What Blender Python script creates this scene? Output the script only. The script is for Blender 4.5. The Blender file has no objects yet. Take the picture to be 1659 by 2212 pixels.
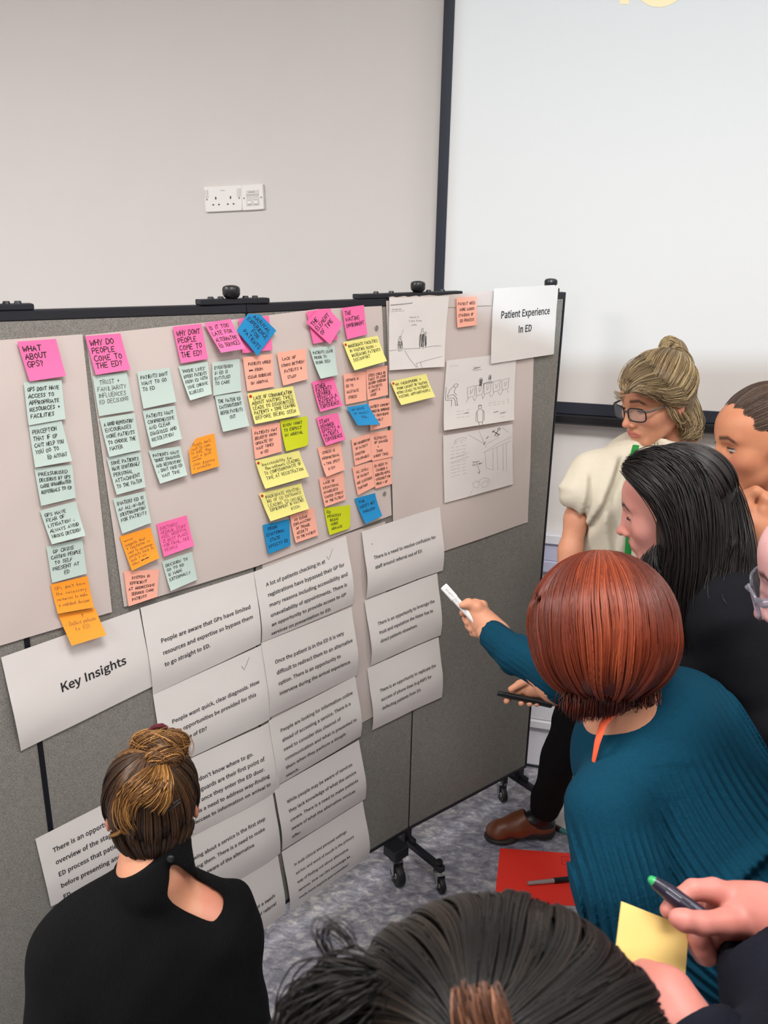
import bpy, math, random
import numpy as np
from mathutils import Vector, Matrix

# ------------------------------------------------------------------ camera, light, exposure
SC = bpy.context.scene
COL = SC.collection
F_PX, PITCH, ROLL, CAM_H = 1801.9, 0.315, 0.0192, 1.99
IMG_W, IMG_H = 1659.0, 2212.0
CXY = (829.5, 1106.0)

cam_data = bpy.data.cameras.new('camera')
cam = bpy.data.objects.new('camera', cam_data)
COL.objects.link(cam)
SC.camera = cam
cam_data.sensor_fit = 'VERTICAL'
cam_data.sensor_height = 36.0
cam_data.sensor_width = 36.0 * IMG_W / IMG_H
cam_data.lens = F_PX / IMG_H * 36.0
cam_data.clip_start = 0.02
cam_data.dof.use_dof = True
cam_data.dof.focus_distance = 1.95
cam_data.dof.aperture_fstop = cam_data.lens / 2.6      # a phone's pupil, about 2.6 mm across
_cp, _sp = math.cos(PITCH), math.sin(PITCH)
FW = Vector((0, _cp, -_sp)); UP0 = Vector((0, _sp, _cp)); RT0 = Vector((1, 0, 0))
_cr, _sr = math.cos(ROLL), math.sin(ROLL)
RT = RT0 * _cr + UP0 * _sr
UP = UP0 * _cr - RT0 * _sr
CAM = Vector((0, 0, CAM_H))
cam.matrix_world = Matrix(((RT.x, UP.x, -FW.x, CAM.x), (RT.y, UP.y, -FW.y, CAM.y), (RT.z, UP.z, -FW.z, CAM.z), (0, 0, 0, 1)))

world = bpy.data.worlds.new('world'); SC.world = world
world.use_nodes = True
world.node_tree.nodes['Background'].inputs[0].default_value = (0.9, 0.93, 1.0, 1)
world.node_tree.nodes['Background'].inputs[1].default_value = 0.25

SC.view_settings.view_transform = 'Standard'
SC.view_settings.look = 'None'
SC.view_settings.gamma = 1.0
SC.view_settings.use_curve_mapping = False
SC.view_settings.exposure = 0.0
SC.cycles.use_denoising = True
SC.cycles.max_bounces = 6
SC.cycles.diffuse_bounces = 4
SC.cycles.glossy_bounces = 3
SC.cycles.transmission_bounces = 6
SC.cycles.transparent_max_bounces = 6
SC.cycles.sample_clamp_indirect = 4.0
SC.cycles.caustics_reflective = False
SC.cycles.caustics_refractive = False

CEIL_Z = 3.3

def area_light(name, loc, rot, size, power, color):
    l = bpy.data.lights.new(name, 'AREA'); l.shape = 'RECTANGLE'
    l.size, l.size_y = size; l.energy = power; l.color = color
    o = bpy.data.objects.new(name, l); o.location = loc; o.rotation_euler = rot
    COL.objects.link(o); return o

LAMPS = [(-2.5, 0.9), (0.2, 0.45), (2.3, 0.7), (-2.2, -1.5), (0.3, -1.9), (2.5, -1.7)]
for _i, (_x, _y) in enumerate(LAMPS):
    area_light('ceiling_lamp_light', (_x, _y, CEIL_Z - 0.06), (0, 0, 0), (1.15, 0.55), (98, 54, 32, 44, 30, 14)[_i], (1.0, 0.975, 0.95))

# ------------------------------------------------------------------ small helpers
def pix(px, py, d):
    """the point seen at photo pixel (px,py), d metres in front of the lens along its axis"""
    x = (px - CXY[0]) / F_PX * d; y = -(py - CXY[1]) / F_PX * d
    return CAM + FW * d + RT * x + UP * y

def ray(px, py):
    return FW + RT * ((px - CXY[0]) / F_PX) - UP * ((py - CXY[1]) / F_PX)

def on_floor(px, py, z=0.0):
    r = ray(px, py); return CAM + r * ((z - CAM_H) / r.z)

def lin(c):
    c = c / 255.0
    return c / 12.92 if c <= 0.04045 else ((c + 0.055) / 1.055) ** 2.4

def rgb(r, g, b):
    return (lin(r), lin(g), lin(b), 1.0)

def tag(o, label=None, cat=None, group=None, kind=None):
    if label: o['label'] = label
    if cat: o['category'] = cat
    if group: o['group'] = group
    if kind: o['kind'] = kind
    return o

def empty(name, loc=(0, 0, 0), label=None, cat=None, group=None):
    o = bpy.data.objects.new(name, None); o.location = loc; o.empty_display_size = 0.05
    COL.objects.link(o)
    return tag(o, label, cat, group)

def world_parent(o, parent):
    if parent is not None:
        o.parent = parent
        m = Matrix.LocRotScale(parent.location, parent.rotation_euler, parent.scale)   # every parent_inverse cancels its own parent
        o.matrix_parent_inverse = m.inverted()

def mesh(name, verts, faces, mat, parent=None, smooth=False, attrs=None, mats_idx=None):
    """verts in WORLD coordinates; linked as one object"""
    me = bpy.data.meshes.new(name)
    me.from_pydata([tuple(v) for v in verts], [], [tuple(int(i) for i in f) for f in faces])
    if isinstance(mat, (list, tuple)):
        for m in mat: me.materials.append(m)
    else:
        me.materials.append(mat)
    if mats_idx is not None:
        me.polygons.foreach_set('material_index', mats_idx)
    if smooth:
        me.polygons.foreach_set('use_smooth', [True] * len(me.polygons))
    if attrs:
        for an, vals in attrs.items():
            a = me.attributes.new(an, 'FLOAT', 'POINT'); a.data.foreach_set('value', vals)
    me.update()
    o = bpy.data.objects.new(name, me); COL.objects.link(o)
    world_parent(o, parent)
    return o

def mesh_np(name, V, Fq, mat, parent=None, attrs=None, smooth=True):
    """fast path: V (n,3) float array, Fq (m,k) int array"""
    me = bpy.data.meshes.new(name)
    n, (m, k) = len(V), Fq.shape
    me.vertices.add(n); me.vertices.foreach_set('co', np.ascontiguousarray(V, dtype=np.float32).ravel())
    me.loops.add(m * k); me.loops.foreach_set('vertex_index', np.ascontiguousarray(Fq, dtype=np.int32).ravel())
    me.polygons.add(m)
    me.polygons.foreach_set('loop_start', np.arange(0, m * k, k, dtype=np.int32))
    me.polygons.foreach_set('use_smooth', np.full(m, smooth, dtype=bool))
    me.update(calc_edges=True); me.validate()
    me.materials.append(mat)
    if attrs:
        for an, vals in attrs.items():
            a = me.attributes.new(an, 'FLOAT', 'POINT'); a.data.foreach_set('value', np.asarray(vals, dtype=np.float32))
    o = bpy.data.objects.new(name, me); COL.objects.link(o)
    world_parent(o, parent)
    return o

class MB:
    """collects simple shapes, world coordinates, into one mesh"""
    def __init__(s): s.v = []; s.f = []
    def add(s, v, f):
        n = len(s.v); s.v += [Vector(p) for p in v]; s.f += [tuple(i + n for i in q) for q in f]; return s
    def box(s, c, ex, ey, ez, bev=0.0):
        """centre and three half-extent vectors, chamfered by bev"""
        c, ex, ey, ez = Vector(c), Vector(ex), Vector(ey), Vector(ez)
        if bev <= 0:
            v = [c + ex * a + ey * b + ez * d for a in (-1, 1) for b in (-1, 1) for d in (-1, 1)]
            return s.add(v, [(0, 1, 3, 2), (4, 6, 7, 5), (0, 4, 5, 1), (2, 3, 7, 6), (0, 2, 6, 4), (1, 5, 7, 3)])
        L = [ex.length, ey.length, ez.length]; k = [max(0.0, 1 - bev / l) for l in L]
        v = []; idx = {}
        for a in (-1, 1):
            for b in (-1, 1):
                for d in (-1, 1):
                    for ax in range(3):
                        t = [a * k[0], b * k[1], d * k[2]]; t[ax] = (a, b, d)[ax]
                        idx[(a, b, d, ax)] = len(v); v.append(c + ex * t[0] + ey * t[1] + ez * t[2])
        f = []
        for ax in range(3):
            o = [i for i in range(3) if i != ax]
            for sg in (-1, 1):
                q = []
                for (p, r) in ((-1, -1), (1, -1), (1, 1), (-1, 1)):
                    t = [0, 0, 0]; t[ax] = sg; t[o[0]] = p; t[o[1]] = r
                    q.append(idx[(t[0], t[1], t[2], ax)])
                f.append(tuple(q))
        for ax in range(3):
            o = [i for i in range(3) if i != ax]
            for p in (-1, 1):
                for r in (-1, 1):
                    q = []
                    for sg, who in ((-1, o[0]), (1, o[0]), (1, o[1]), (-1, o[1])):
                        t = [0, 0, 0]; t[ax] = sg; t[o[0]] = p; t[o[1]] = r
                        q.append(idx[(t[0], t[1], t[2], who)])
                    f.append(tuple(q))
        for a in (-1, 1):
            for b in (-1, 1):
                for d in (-1, 1):
                    f.append((idx[(a, b, d, 0)], idx[(a, b, d, 1)], idx[(a, b, d, 2)]))
        return s.add(v, f)
    def tube(s, pts, radii, n=12, cap=True, flat=None):
        pts = [Vector(p) for p in pts]
        if not isinstance(radii, (list, tuple)): radii = [radii] * len(pts)
        base = len(s.v); t0 = (pts[1] - pts[0]).normalized()
        up = Vector((0, 0, 1)) if abs(t0.z) < 0.9 else Vector((0, 1, 0))
        x = t0.cross(up).normalized()
        for i, p in enumerate(pts):
            t = (pts[min(i + 1, len(pts) - 1)] - pts[max(i - 1, 0)]).normalized()
            x = (x - t * x.dot(t)).normalized(); y = t.cross(x)
            for k in range(n):
                a = 2 * math.pi * k / n
                s.v.append(p + x * math.cos(a) * radii[i] + y * math.sin(a) * radii[i] * (flat or 1))
        for i in range(len(pts) - 1):
            for k in range(n):
                a, b = base + i * n + k, base + i * n + (k + 1) % n
                s.f.append((a, b, b + n, a + n))
        if cap:
            s.f.append(tuple(base + k for k in range(n))[::-1]); s.f.append(tuple(base + (len(pts) - 1) * n + k for k in range(n)))
        return s
    def build(s, name, mat, parent=None, smooth=False):
        o = mesh(name, s.v, s.f, mat, parent)
        if smooth:
            me = o.data
            me.polygons.foreach_set('use_smooth', [True] * len(me.polygons))
            try: me.set_sharp_from_angle(angle=0.7)
            except Exception: pass
        return o

# ------------------------------------------------------------------ materials
def new_mat(name):
    m = bpy.data.materials.new(name); m.use_nodes = True
    return m, m.node_tree, m.node_tree.nodes['Principled BSDF']

def mat_plain(name, col, rough=0.6, metal=0.0, spec=0.5, noise=0.0, nscale=40, bump=0.0, bscale=200, sheen=0.0, sss=0.0, sssc=(0.9, 0.3, 0.15)):
    m, t, b = new_mat(name)
    b.inputs['Roughness'].default_value = rough; b.inputs['Metallic'].default_value = metal
    b.inputs['Specular IOR Level'].default_value = spec
    b.inputs['Base Color'].default_value = col
    tc = t.nodes.new('ShaderNodeTexCoord')
    if noise:
        n = t.nodes.new('ShaderNodeTexNoise'); n.inputs['Scale'].default_value = nscale; n.inputs['Detail'].default_value = 4
        t.links.new(tc.outputs['Object'], n.inputs['Vector'])
        mx = t.nodes.new('ShaderNodeMix'); mx.data_type = 'RGBA'
        mx.inputs['A'].default_value = tuple(c * (1 - noise) for c in col[:3]) + (1,)
        mx.inputs['B'].default_value = tuple(min(1, c * (1 + noise)) for c in col[:3]) + (1,)
        t.links.new(n.outputs['Fac'], mx.inputs['Factor']); t.links.new(mx.outputs['Result'], b.inputs['Base Color'])
    if bump:
        n2 = t.nodes.new('ShaderNodeTexNoise'); n2.inputs['Scale'].default_value = bscale; n2.inputs['Detail'].default_value = 3
        t.links.new(tc.outputs['Object'], n2.inputs['Vector'])
        bp = t.nodes.new('ShaderNodeBump'); bp.inputs['Strength'].default_value = bump; bp.inputs['Distance'].default_value = 0.002
        t.links.new(n2.outputs['Fac'], bp.inputs['Height']); t.links.new(bp.outputs['Normal'], b.inputs['Normal'])
    if sheen:
        b.inputs['Sheen Weight'].default_value = sheen
    if sss:
        b.inputs['Subsurface Weight'].default_value = sss; b.inputs['Subsurface Radius'].default_value = (0.012, 0.005, 0.003)
        b.inputs['Subsurface Scale'].default_value = 1.0
    return m

def ramp(t, fac, stops):
    r = t.nodes.new('ShaderNodeValToRGB')
    el = r.color_ramp.elements
    el[0].position, el[0].color = stops[0]; el[1].position, el[1].color = stops[-1]
    for p, c in stops[1:-1]:
        e = el.new(p); e.color = c
    t.links.new(fac, r.inputs[0]); return r.outputs[0]

def mat_floor():
    m, t, b = new_mat('floor_linoleum')
    tc = t.nodes.new('ShaderNodeTexCoord')
    mp = t.nodes.new('ShaderNodeMapping'); mp.inputs['Scale'].default_value = (1.0, 1.6, 1); mp.inputs['Rotation'].default_value = (0, 0, 0.7)
    t.links.new(tc.outputs['Object'], mp.inputs['Vector'])
    n = t.nodes.new('ShaderNodeTexNoise'); n.inputs['Scale'].default_value = 26; n.inputs['Detail'].default_value = 9; n.inputs['Roughness'].default_value = 0.68; n.inputs['Distortion'].default_value = 0.5
    t.links.new(mp.outputs[0], n.inputs['Vector'])
    c1 = ramp(t, n.outputs['Fac'], [(0.33, rgb(104, 105, 116)), (0.45, rgb(130, 131, 142)), (0.54, rgb(156, 156, 164)), (0.66, rgb(200, 198, 198))])
    n2 = t.nodes.new('ShaderNodeTexNoise'); n2.inputs['Scale'].default_value = 3.2; n2.inputs['Detail'].default_value = 3
    t.links.new(tc.outputs['Object'], n2.inputs['Vector'])
    mx = t.nodes.new('ShaderNodeMix'); mx.data_type = 'RGBA'; mx.blend_type = 'MULTIPLY'; mx.inputs['Factor'].default_value = 0.6
    t.links.new(c1, mx.inputs['A'])
    t.links.new(ramp(t, n2.outputs['Fac'], [(0.35, (0.72, 0.72, 0.85, 1)), (0.65, (1.0, 0.95, 0.86, 1))]), mx.inputs['B'])
    t.links.new(mx.outputs['Result'], b.inputs['Base Color'])
    b.inputs['Roughness'].default_value = 0.42
    return m

def mat_felt(name, base):
    m, t, b = new_mat(name)
    tc = t.nodes.new('ShaderNodeTexCoord')
    n = t.nodes.new('ShaderNodeTexNoise'); n.inputs['Scale'].default_value = 420; n.inputs['Detail'].default_value = 4; n.inputs['Roughness'].default_value = 0.75
    n2 = t.nodes.new('ShaderNodeTexNoise'); n2.inputs['Scale'].default_value = 60; n2.inputs['Detail'].default_value = 3
    t.links.new(tc.outputs['Object'], n.inputs['Vector']); t.links.new(tc.outputs['Object'], n2.inputs['Vector'])
    d = tuple(c * 0.62 for c in base[:3]) + (1,); l = tuple(min(1, c * 1.4) for c in base[:3]) + (1,)
    c1 = ramp(t, n.outputs['Fac'], [(0.36, d), (0.5, base), (0.64, l)])
    mx = t.nodes.new('ShaderNodeMix'); mx.data_type = 'RGBA'; mx.blend_type = 'MULTIPLY'; mx.inputs['Factor'].default_value = 0.5
    t.links.new(c1, mx.inputs['A']); t.links.new(ramp(t, n2.outputs['Fac'], [(0.3, (0.8, 0.8, 0.8, 1)), (0.7, (1, 1, 1, 1))]), mx.inputs['B'])
    t.links.new(mx.outputs['Result'], b.inputs['Base Color'])
    b.inputs['Roughness'].default_value = 0.95; b.inputs['Specular IOR Level'].default_value = 0.15
    bp = t.nodes.new('ShaderNodeBump'); bp.inputs['Strength'].default_value = 0.5; bp.inputs['Distance'].default_value = 0.001
    t.links.new(n.outputs['Fac'], bp.inputs['Height']); t.links.new(bp.outputs['Normal'], b.inputs['Normal'])
    return m

M = {}
M['wall'] = mat_plain('wall_paint', rgb(216, 212, 209), 0.85, noise=0.02, nscale=6, bump=0.06, bscale=120)
M['wall_low'] = mat_plain('wall_lower_paint', rgb(206, 203, 208), 0.7, noise=0.02, nscale=6)
M['ceiling'] = mat_plain('ceiling_paint', rgb(235, 232, 226), 0.9)
M['floor'] = mat_floor()
M['felt'] = mat_felt('grey_board_felt', rgb(136, 133, 127))
M['black'] = mat_plain('black_powder_coat', rgb(20, 22, 30), 0.45)
M['black_soft'] = mat_plain('black_plastic', rgb(18, 19, 22), 0.35)
M['rubber'] = mat_plain('black_rubber', rgb(22, 22, 23), 0.55, noise=0.2)
M['chrome'] = mat_plain('zinc_plated_steel', rgb(190, 190, 192), 0.28, metal=1.0)
M['white_plastic'] = mat_plain('white_plastic', rgb(236, 234, 232), 0.35)
M['trunking'] = mat_plain('white_trunking_plastic', rgb(222, 222, 228), 0.4)
M['lilac'] = mat_plain('pale_lilac_panel', rgb(190, 192, 216), 0.5)
M['screen'] = mat_plain('matt_white_screen', rgb(206, 202, 198), 0.9)
M['screen_black'] = mat_plain('screen_black_border', rgb(24, 30, 44), 0.6)
M['ink'] = mat_plain('black_ink', rgb(24, 22, 26), 0.6)
M['ink_thin'] = mat_plain('thin_dark_ink', rgb(70, 60, 62), 0.7)
M['pencil'] = mat_plain('grey_pencil', rgb(128, 122, 118), 0.7)
M['ink_red'] = mat_plain('dark_maroon_ink', rgb(120, 30, 60), 0.7)
M['ink_blue'] = mat_plain('navy_ink', rgb(20, 30, 70), 0.6)
M['print'] = mat_plain('laser_print_black', rgb(42, 40, 44), 0.7)
M['paper'] = mat_plain('white_office_paper', rgb(226, 221, 217), 0.75, noise=0.015, nscale=14, bump=0.05, bscale=40)
M['flip'] = mat_plain('flipchart_paper', rgb(208, 195, 189), 0.75, noise=0.02, nscale=7, bump=0.12, bscale=16)
M['red_dot'] = mat_plain('red_sticker', rgb(205, 45, 45), 0.6)
NOTE_COL = dict(pink=(247, 112, 170), green=(194, 212, 204), orange=(255, 158, 40), salmon=(250, 178, 156), yellow=(240, 232, 138),
                lime=(206, 214, 22), blue=(22, 138, 196))
for k_, c_ in NOTE_COL.items():
    M[k_] = mat_plain(k_ + '_note_paper', rgb(*c_), 0.7, noise=0.02, nscale=30)
# ------------------------------------------------------------------ planes measured from the photograph
E_PTS = [(-0.76302, 1.61688), (-0.31741, 1.92463), (0.10285, 2.30440), (0.54502, 2.66207)]
_d0 = Vector(E_PTS[1]) - Vector(E_PTS[0]); _d0.normalize()
E_PTS = [tuple(Vector(E_PTS[0]) - _d0 * 0.56)] + E_PTS
Z_BOT, Z_TOP = 0.131, 1.848
PAN = []
_s = 0.0
for a_, b_ in zip(E_PTS[:-1], E_PTS[1:]):
    a_, b_ = Vector(a_), Vector(b_); u_ = (b_ - a_); w_ = u_.length; u_.normalize()
    n_ = Vector((u_.y, -u_.x))
    PAN.append(dict(a=a_, u=u_, n=n_, w=w_, s0=_s)); _s += w_
BOARD_W = _s

def board_uv(px, py, h=0.0):
    r = ray(px, py); best = None
    for i, P in enumerate(PAN):
        n3 = Vector((P['n'].x, P['n'].y, 0)); a3 = Vector((P['a'].x, P['a'].y, 0)) + n3 * h
        t = n3.dot(a3 - CAM) / n3.dot(r); q = CAM + r * t
        s = (Vector((q.x, q.y)) - P['a']).dot(P['u'])
        err = max(0 if i == 0 else -s, 0 if i == len(PAN) - 1 else s - P['w'], 0)
        if best is None or err < best[0]: best = (err, P['s0'] + s, q.z)
    return best[1], best[2]

def board_pt(s, z, h=0.0):
    i = 0
    while i < len(PAN) - 1 and s > PAN[i]['s0'] + PAN[i]['w']: i += 1
    P = PAN[i]; n = P['n'].copy(); t = s - P['s0']
    R = 0.06                                       # blend the normal close to the joints
    if i < len(PAN) - 1 and P['w'] - t < R: n = n.lerp(PAN[i + 1]['n'], 0.5 * (1 - (P['w'] - t) / R)).normalized()
    if i > 0 and t < R: n = n.lerp(PAN[i - 1]['n'], 0.5 * (1 - t / R)).normalized()
    q = P['a'] + P['u'] * t + n * h
    return Vector((q.x, q.y, z))

W_AZ = math.radians(104); W_U = Vector((math.sin(W_AZ), math.cos(W_AZ), 0)); W_N = Vector((W_U.y, -W_U.x, 0))   # W_N points into the room
W_D = 2.94
def wall_pt(s, z, h=0.0):
    return Vector((-W_N.x * W_D, -W_N.y * W_D, 0)) + W_U * s + W_N * h + Vector((0, 0, z))
def wall_uv(px, py, h=0.0):
    r = ray(px, py); a = wall_pt(0, 0, h); t = W_N.dot(a - CAM) / W_N.dot(r); q = CAM + r * t
    return (q - a).dot(W_U), q.z

# ------------------------------------------------------------------ room shell
ROOM_L, ROOM_R, ROOM_B = -4.2, 3.6, -4.5
def slab(name, c, ex, ey, ez, mat, kind='structure', parent=None):
    o = MB().box(c, ex, ey, ez).build(name, mat, parent)
    if kind and parent is None: o['kind'] = kind
    return o
_wm = wall_pt((ROOM_L + ROOM_R) / 2, CEIL_Z / 2, -0.05)
slab('wall_back', _wm, W_U * ((ROOM_R - ROOM_L) / 2), W_N * 0.05, (0, 0, CEIL_Z / 2), M['wall'])
pL = wall_pt(ROOM_L, 0); pR = wall_pt(ROOM_R, 0)
DEPTH = 7.0
for nm, p0 in (('wall_left', pL), ('wall_right', pR)):
    sg = -1 if nm == 'wall_left' else 1
    slab(nm, p0 + W_N * (DEPTH / 2) + W_U * (0.05 * sg) + Vector((0, 0, CEIL_Z / 2)), W_N * (DEPTH / 2), W_U * 0.05, (0, 0, CEIL_Z / 2), M['wall'])
_mid = (pL + pR) / 2
slab('wall_front', _mid + W_N * (DEPTH + 0.05) + Vector((0, 0, CEIL_Z / 2)), W_U * ((ROOM_R - ROOM_L) / 2), W_N * 0.05, (0, 0, CEIL_Z / 2), M['wall'])
slab('floor', _mid + W_N * (DEPTH / 2) + Vector((0, 0, -0.05)), W_U * ((ROOM_R - ROOM_L) / 2 + 0.1), W_N * (DEPTH / 2 + 0.1), (0, 0, 0.05), M['floor'])
slab('ceiling', _mid + W_N * (DEPTH / 2) + Vector((0, 0, CEIL_Z + 0.05)), W_U * ((ROOM_R - ROOM_L) / 2 + 0.1), W_N * (DEPTH / 2 + 0.1), (0, 0, 0.05), M['ceiling'])
# wall trunking: a dado run with a lilac panel under it, and a skirting trunk
def wall_strip(name, s0, s1, z0, z1, th, mat, parent=None, bev=0.003, h0=0.0):
    c = wall_pt((s0 + s1) / 2, (z0 + z1) / 2, h0 + th / 2)
    return MB().box(c, W_U * ((s1 - s0) / 2), W_N * (th / 2), (0, 0, (z1 - z0) / 2), bev).build(name, mat, parent)
def wz(py, px=1178): return wall_uv(px, py)[1]
S_T0, S_T1 = -0.9, ROOM_R - 0.01
d_ = empty('trim_1', wall_pt(S_T0, 0.8)); d_['kind'] = 'structure'
wall_strip('trunking_cover', S_T0, S_T1, wz(1166), wz(1146), 0.045, M['trunking'], d_)
wall_strip('trunking_base', S_T0, S_T1, wz(1205), wz(1166), 0.030, M['lilac'], d_)
wall_strip('trunking_cover', S_T0, S_T1, wz(1229), wz(1205), 0.034, M['lilac'], d_)
d_ = empty('baseboard_back', wall_pt(S_T0, 0.2)); d_['kind'] = 'structure'
wall_strip('trunking_cover', S_T0, S_T1, wz(1545), wz(1510), 0.040, M['trunking'], d_)
wall_strip('trunking_cover', S_T0, S_T1, wz(1562), wz(1546), 0.048, M['trunking'], d_)
wall_strip('skirting', S_T0, S_T1, 0.002, wz(1562), 0.018, M['trunking'], d_)
wall_strip('seal', S_T0, S_T1, 0.0, 0.012, 0.022, M['black'], d_)

# ceiling lamps (out of the frame, they light the room)
M['lamp'] = mat_plain('lamp_diffuser', rgb(250, 246, 238), 0.5)
_b = M['lamp'].node_tree.nodes['Principled BSDF']; _b.inputs['Emission Color'].default_value = (1, 0.95, 0.88, 1); _b.inputs['Emission Strength'].default_value = 1.2
for (x, y), wh in zip(LAMPS, ('above the board left side', 'above the group', 'by the right wall', 'at the back left', 'at the back middle', 'at the back right')):
    t = empty('ceiling_lamp', (x, y, CEIL_Z), 'recessed rectangular ceiling lamp ' + wh, 'lamp', 'ceiling lamps')
    MB().box((x, y, CEIL_Z - 0.01), (0.62, 0, 0), (0, 0.32, 0), (0, 0, 0.010), 0.003).build('frame', M['white_plastic'], t)
    MB().box((x, y, CEIL_Z - 0.022), (0.58, 0, 0), (0, 0.28, 0), (0, 0, 0.004), 0.001).build('diffuser', M['lamp'], t)

# ------------------------------------------------------------------ projection screen
SH = 0.06
def suv(px, py, h=SH): return wall_uv(px, py, h)
s_out = (suv(952, 0)[0] + suv(944, 625)[0]) / 2
s_in = (suv(975, 0)[0] + suv(966, 625)[0]) / 2
z_in = suv(1300, 873)[1]; z_out = suv(1300, 920)[1]
S_W = 2.15; z_t = 3.1
scr = empty('projection_screen', wall_pt(s_out + 1.0, z_out, SH), 'large white projection screen with black border hanging on the wall', 'screen')
def scr_box(name, s0, s1, z0, z1, h0, h1, mat, bev=0.002):
    return MB().box(wall_pt((s0 + s1) / 2, (z0 + z1) / 2, (h0 + h1) / 2), W_U * ((s1 - s0) / 2), W_N * ((h1 - h0) / 2), (0, 0, (z1 - z0) / 2), bev).build(name, mat, scr)
scr_box('fabric', s_out, s_out + S_W, z_in - 0.01, z_t, SH - 0.004, SH, M['screen'], 0)
scr_box('border', s_out, s_in, z_in - 0.02, z_t, SH, SH + 0.002, M['screen_black'], 0)
scr_box('border', s_out + S_W - 0.05, s_out + S_W, z_in - 0.02, z_t, SH, SH + 0.002, M['screen_black'], 0)
zm = (z_in * 0.45 + z_out * 0.55)
scr_box('bottom_bar', s_out - 0.01, s_out + S_W + 0.01, zm, z_in, SH - 0.005, SH + 0.004, M['screen_black'])
scr_box('bottom_bar', s_out - 0.02, s_out + S_W + 0.02, z_out, zm, SH - 0.02, SH + 0.018, M['black_soft'], 0.006)
scr_box('casing', s_out - 0.04, s_out + S_W + 0.04, z_t, CEIL_Z - 0.005, 0.002, SH + 0.05, M['white_plastic'], 0.01)
# the projected slide: pale orange lettering, mostly above the frame
M['slide_orange'] = mat_plain('projected_orange', rgb(252, 214, 170), 0.9)
def arc_strip(c, r0, r1, a0, a1, n=40):
    v = []; f = []
    for i in range(n + 1):
        a = a0 + (a1 - a0) * i / n
        for r in (r0, r1): v.append(wall_pt(c[0] + math.cos(a) * r, c[1] + math.sin(a) * r * 1.05, SH + 0.0012))
    for i in range(n): f.append((2 * i, 2 * i + 1, 2 * i + 3, 2 * i + 2))
    return v, f
_a = suv(1338, 9); _b2 = suv(1358, 9); _c = suv(1425, 12); _pr = suv(1395, 0)[0]
lt = MB()
lt.add([wall_pt(_a[0], _a[1], SH + 0.0012), wall_pt(_b2[0], _b2[1], SH + 0.0012), wall_pt(_b2[0], _a[1] + 0.16, SH + 0.0012), wall_pt(_a[0], _a[1] + 0.16, SH + 0.0012)], [(0, 1, 2, 3)])
lt.add([wall_pt(_a[0] - 0.05, _a[1] + 0.16, SH + 0.0012), wall_pt(_b2[0] + 0.05, _a[1] + 0.16, SH + 0.0012), wall_pt(_b2[0] + 0.05, _a[1] + 0.185, SH + 0.0012), wall_pt(_a[0] - 0.05, _a[1] + 0.185, SH + 0.0012)], [(0, 1, 2, 3)])
_v, _f = arc_strip((_c[0], _c[1] + 0.085), 0.055, 0.085, 0, 2 * math.pi); lt.add(_v, _f)
lt.build('projected_lettering', M['slide_orange'], scr)

# ------------------------------------------------------------------ projector (behind the camera, throws the slide)
Sa = wall_pt(*suv(1196, 780), SH); Sb = wall_pt(*suv(1659, 781), SH)
B1_ = board_pt(*board_uv(1066, 683), 0.004)
PRJ = None
n_pl = (Sb - Sa).cross(B1_ - Sa).normalized()
px_, py_ = 0.30, -0.30
pz_ = Sa.z - (n_pl.x * (px_ - Sa.x) + n_pl.y * (py_ - Sa.y)) / n_pl.z
PRJ = Vector((px_, py_, pz_))
print('PROJECTOR', PRJ)
# projector body: a closed housing with a lens opening that frames the beam
def build_projector():
    s1 = s_out + S_W - 0.05
    zl = suv(966, 780)[1]
    def on_scr(s, z): return wall_pt(s, z, SH)
    r_ = (Sb - Sa); slope = (suv(1659, 781)[1] - suv(1196, 780)[1]) / (suv(1659, 781)[0] - suv(1196, 780)[0])
    z0 = suv(1196, 780)[1]; s0_ = suv(1196, 780)[0]
    cr = [on_scr(s_in, z0 + slope * (s_in - s0_)), on_scr(s1, z0 + slope * (s1 - s0_)), on_scr(s1, z_t), on_scr(s_in, z_t)]
    ctr = (cr[0] + cr[2]) / 2; ax = (ctr - PRJ).normalized()
    side = ax.cross(Vector((0, 0, 1))).normalized(); upv = side.cross(ax).normalized()
    D = 0.14
    hole = []
    for c in cr:
        d = c - PRJ; hole.append(PRJ + d * (D / d.dot(ax)))
    t = empty('projector', PRJ - Vector((0, 0, 0.1)), 'white ceiling projector throwing the slide onto the screen', 'projector')
    W, Hh, back = 0.17, 0.10, 0.14
    P = lambda a, b, c: PRJ + side * a + upv * b + ax * c
    outer = [P(-W, -Hh, D), P(W, -Hh, D), P(W, Hh, D), P(-W, Hh, D)]
    v = outer + hole; f = [(0, 1, 5, 4), (1, 2, 6, 5), (2, 3, 7, 6), (3, 0, 4, 7)]
    o = mesh('front_panel', v, f, M['black_soft'], t)
    v = outer + [P(-W, -Hh, -back), P(W, -Hh, -back), P(W, Hh, -back), P(-W, Hh, -back)]
    mesh('housing', v, [(0, 1, 5, 4), (1, 2, 6, 5), (2, 3, 7, 6), (3, 0, 4, 7), (4, 5, 6, 7)], M['white_plastic'], t)
    MB().tube([P(0, Hh, 0), Vector((P(0, Hh, 0).x, P(0, Hh, 0).y, CEIL_Z))], 0.02).build('ceiling_pole', M['white_plastic'], t)
    l = bpy.data.lights.new('projector_lamp_light', 'POINT'); l.energy = PRJ_POWER; l.color = (0.66, 0.86, 1.0); l.shadow_soft_size = 0.002
    lo = bpy.data.objects.new('projector_lamp_light', l); lo.location = PRJ; COL.objects.link(lo)
PRJ_POWER = 250
build_projector()

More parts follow.
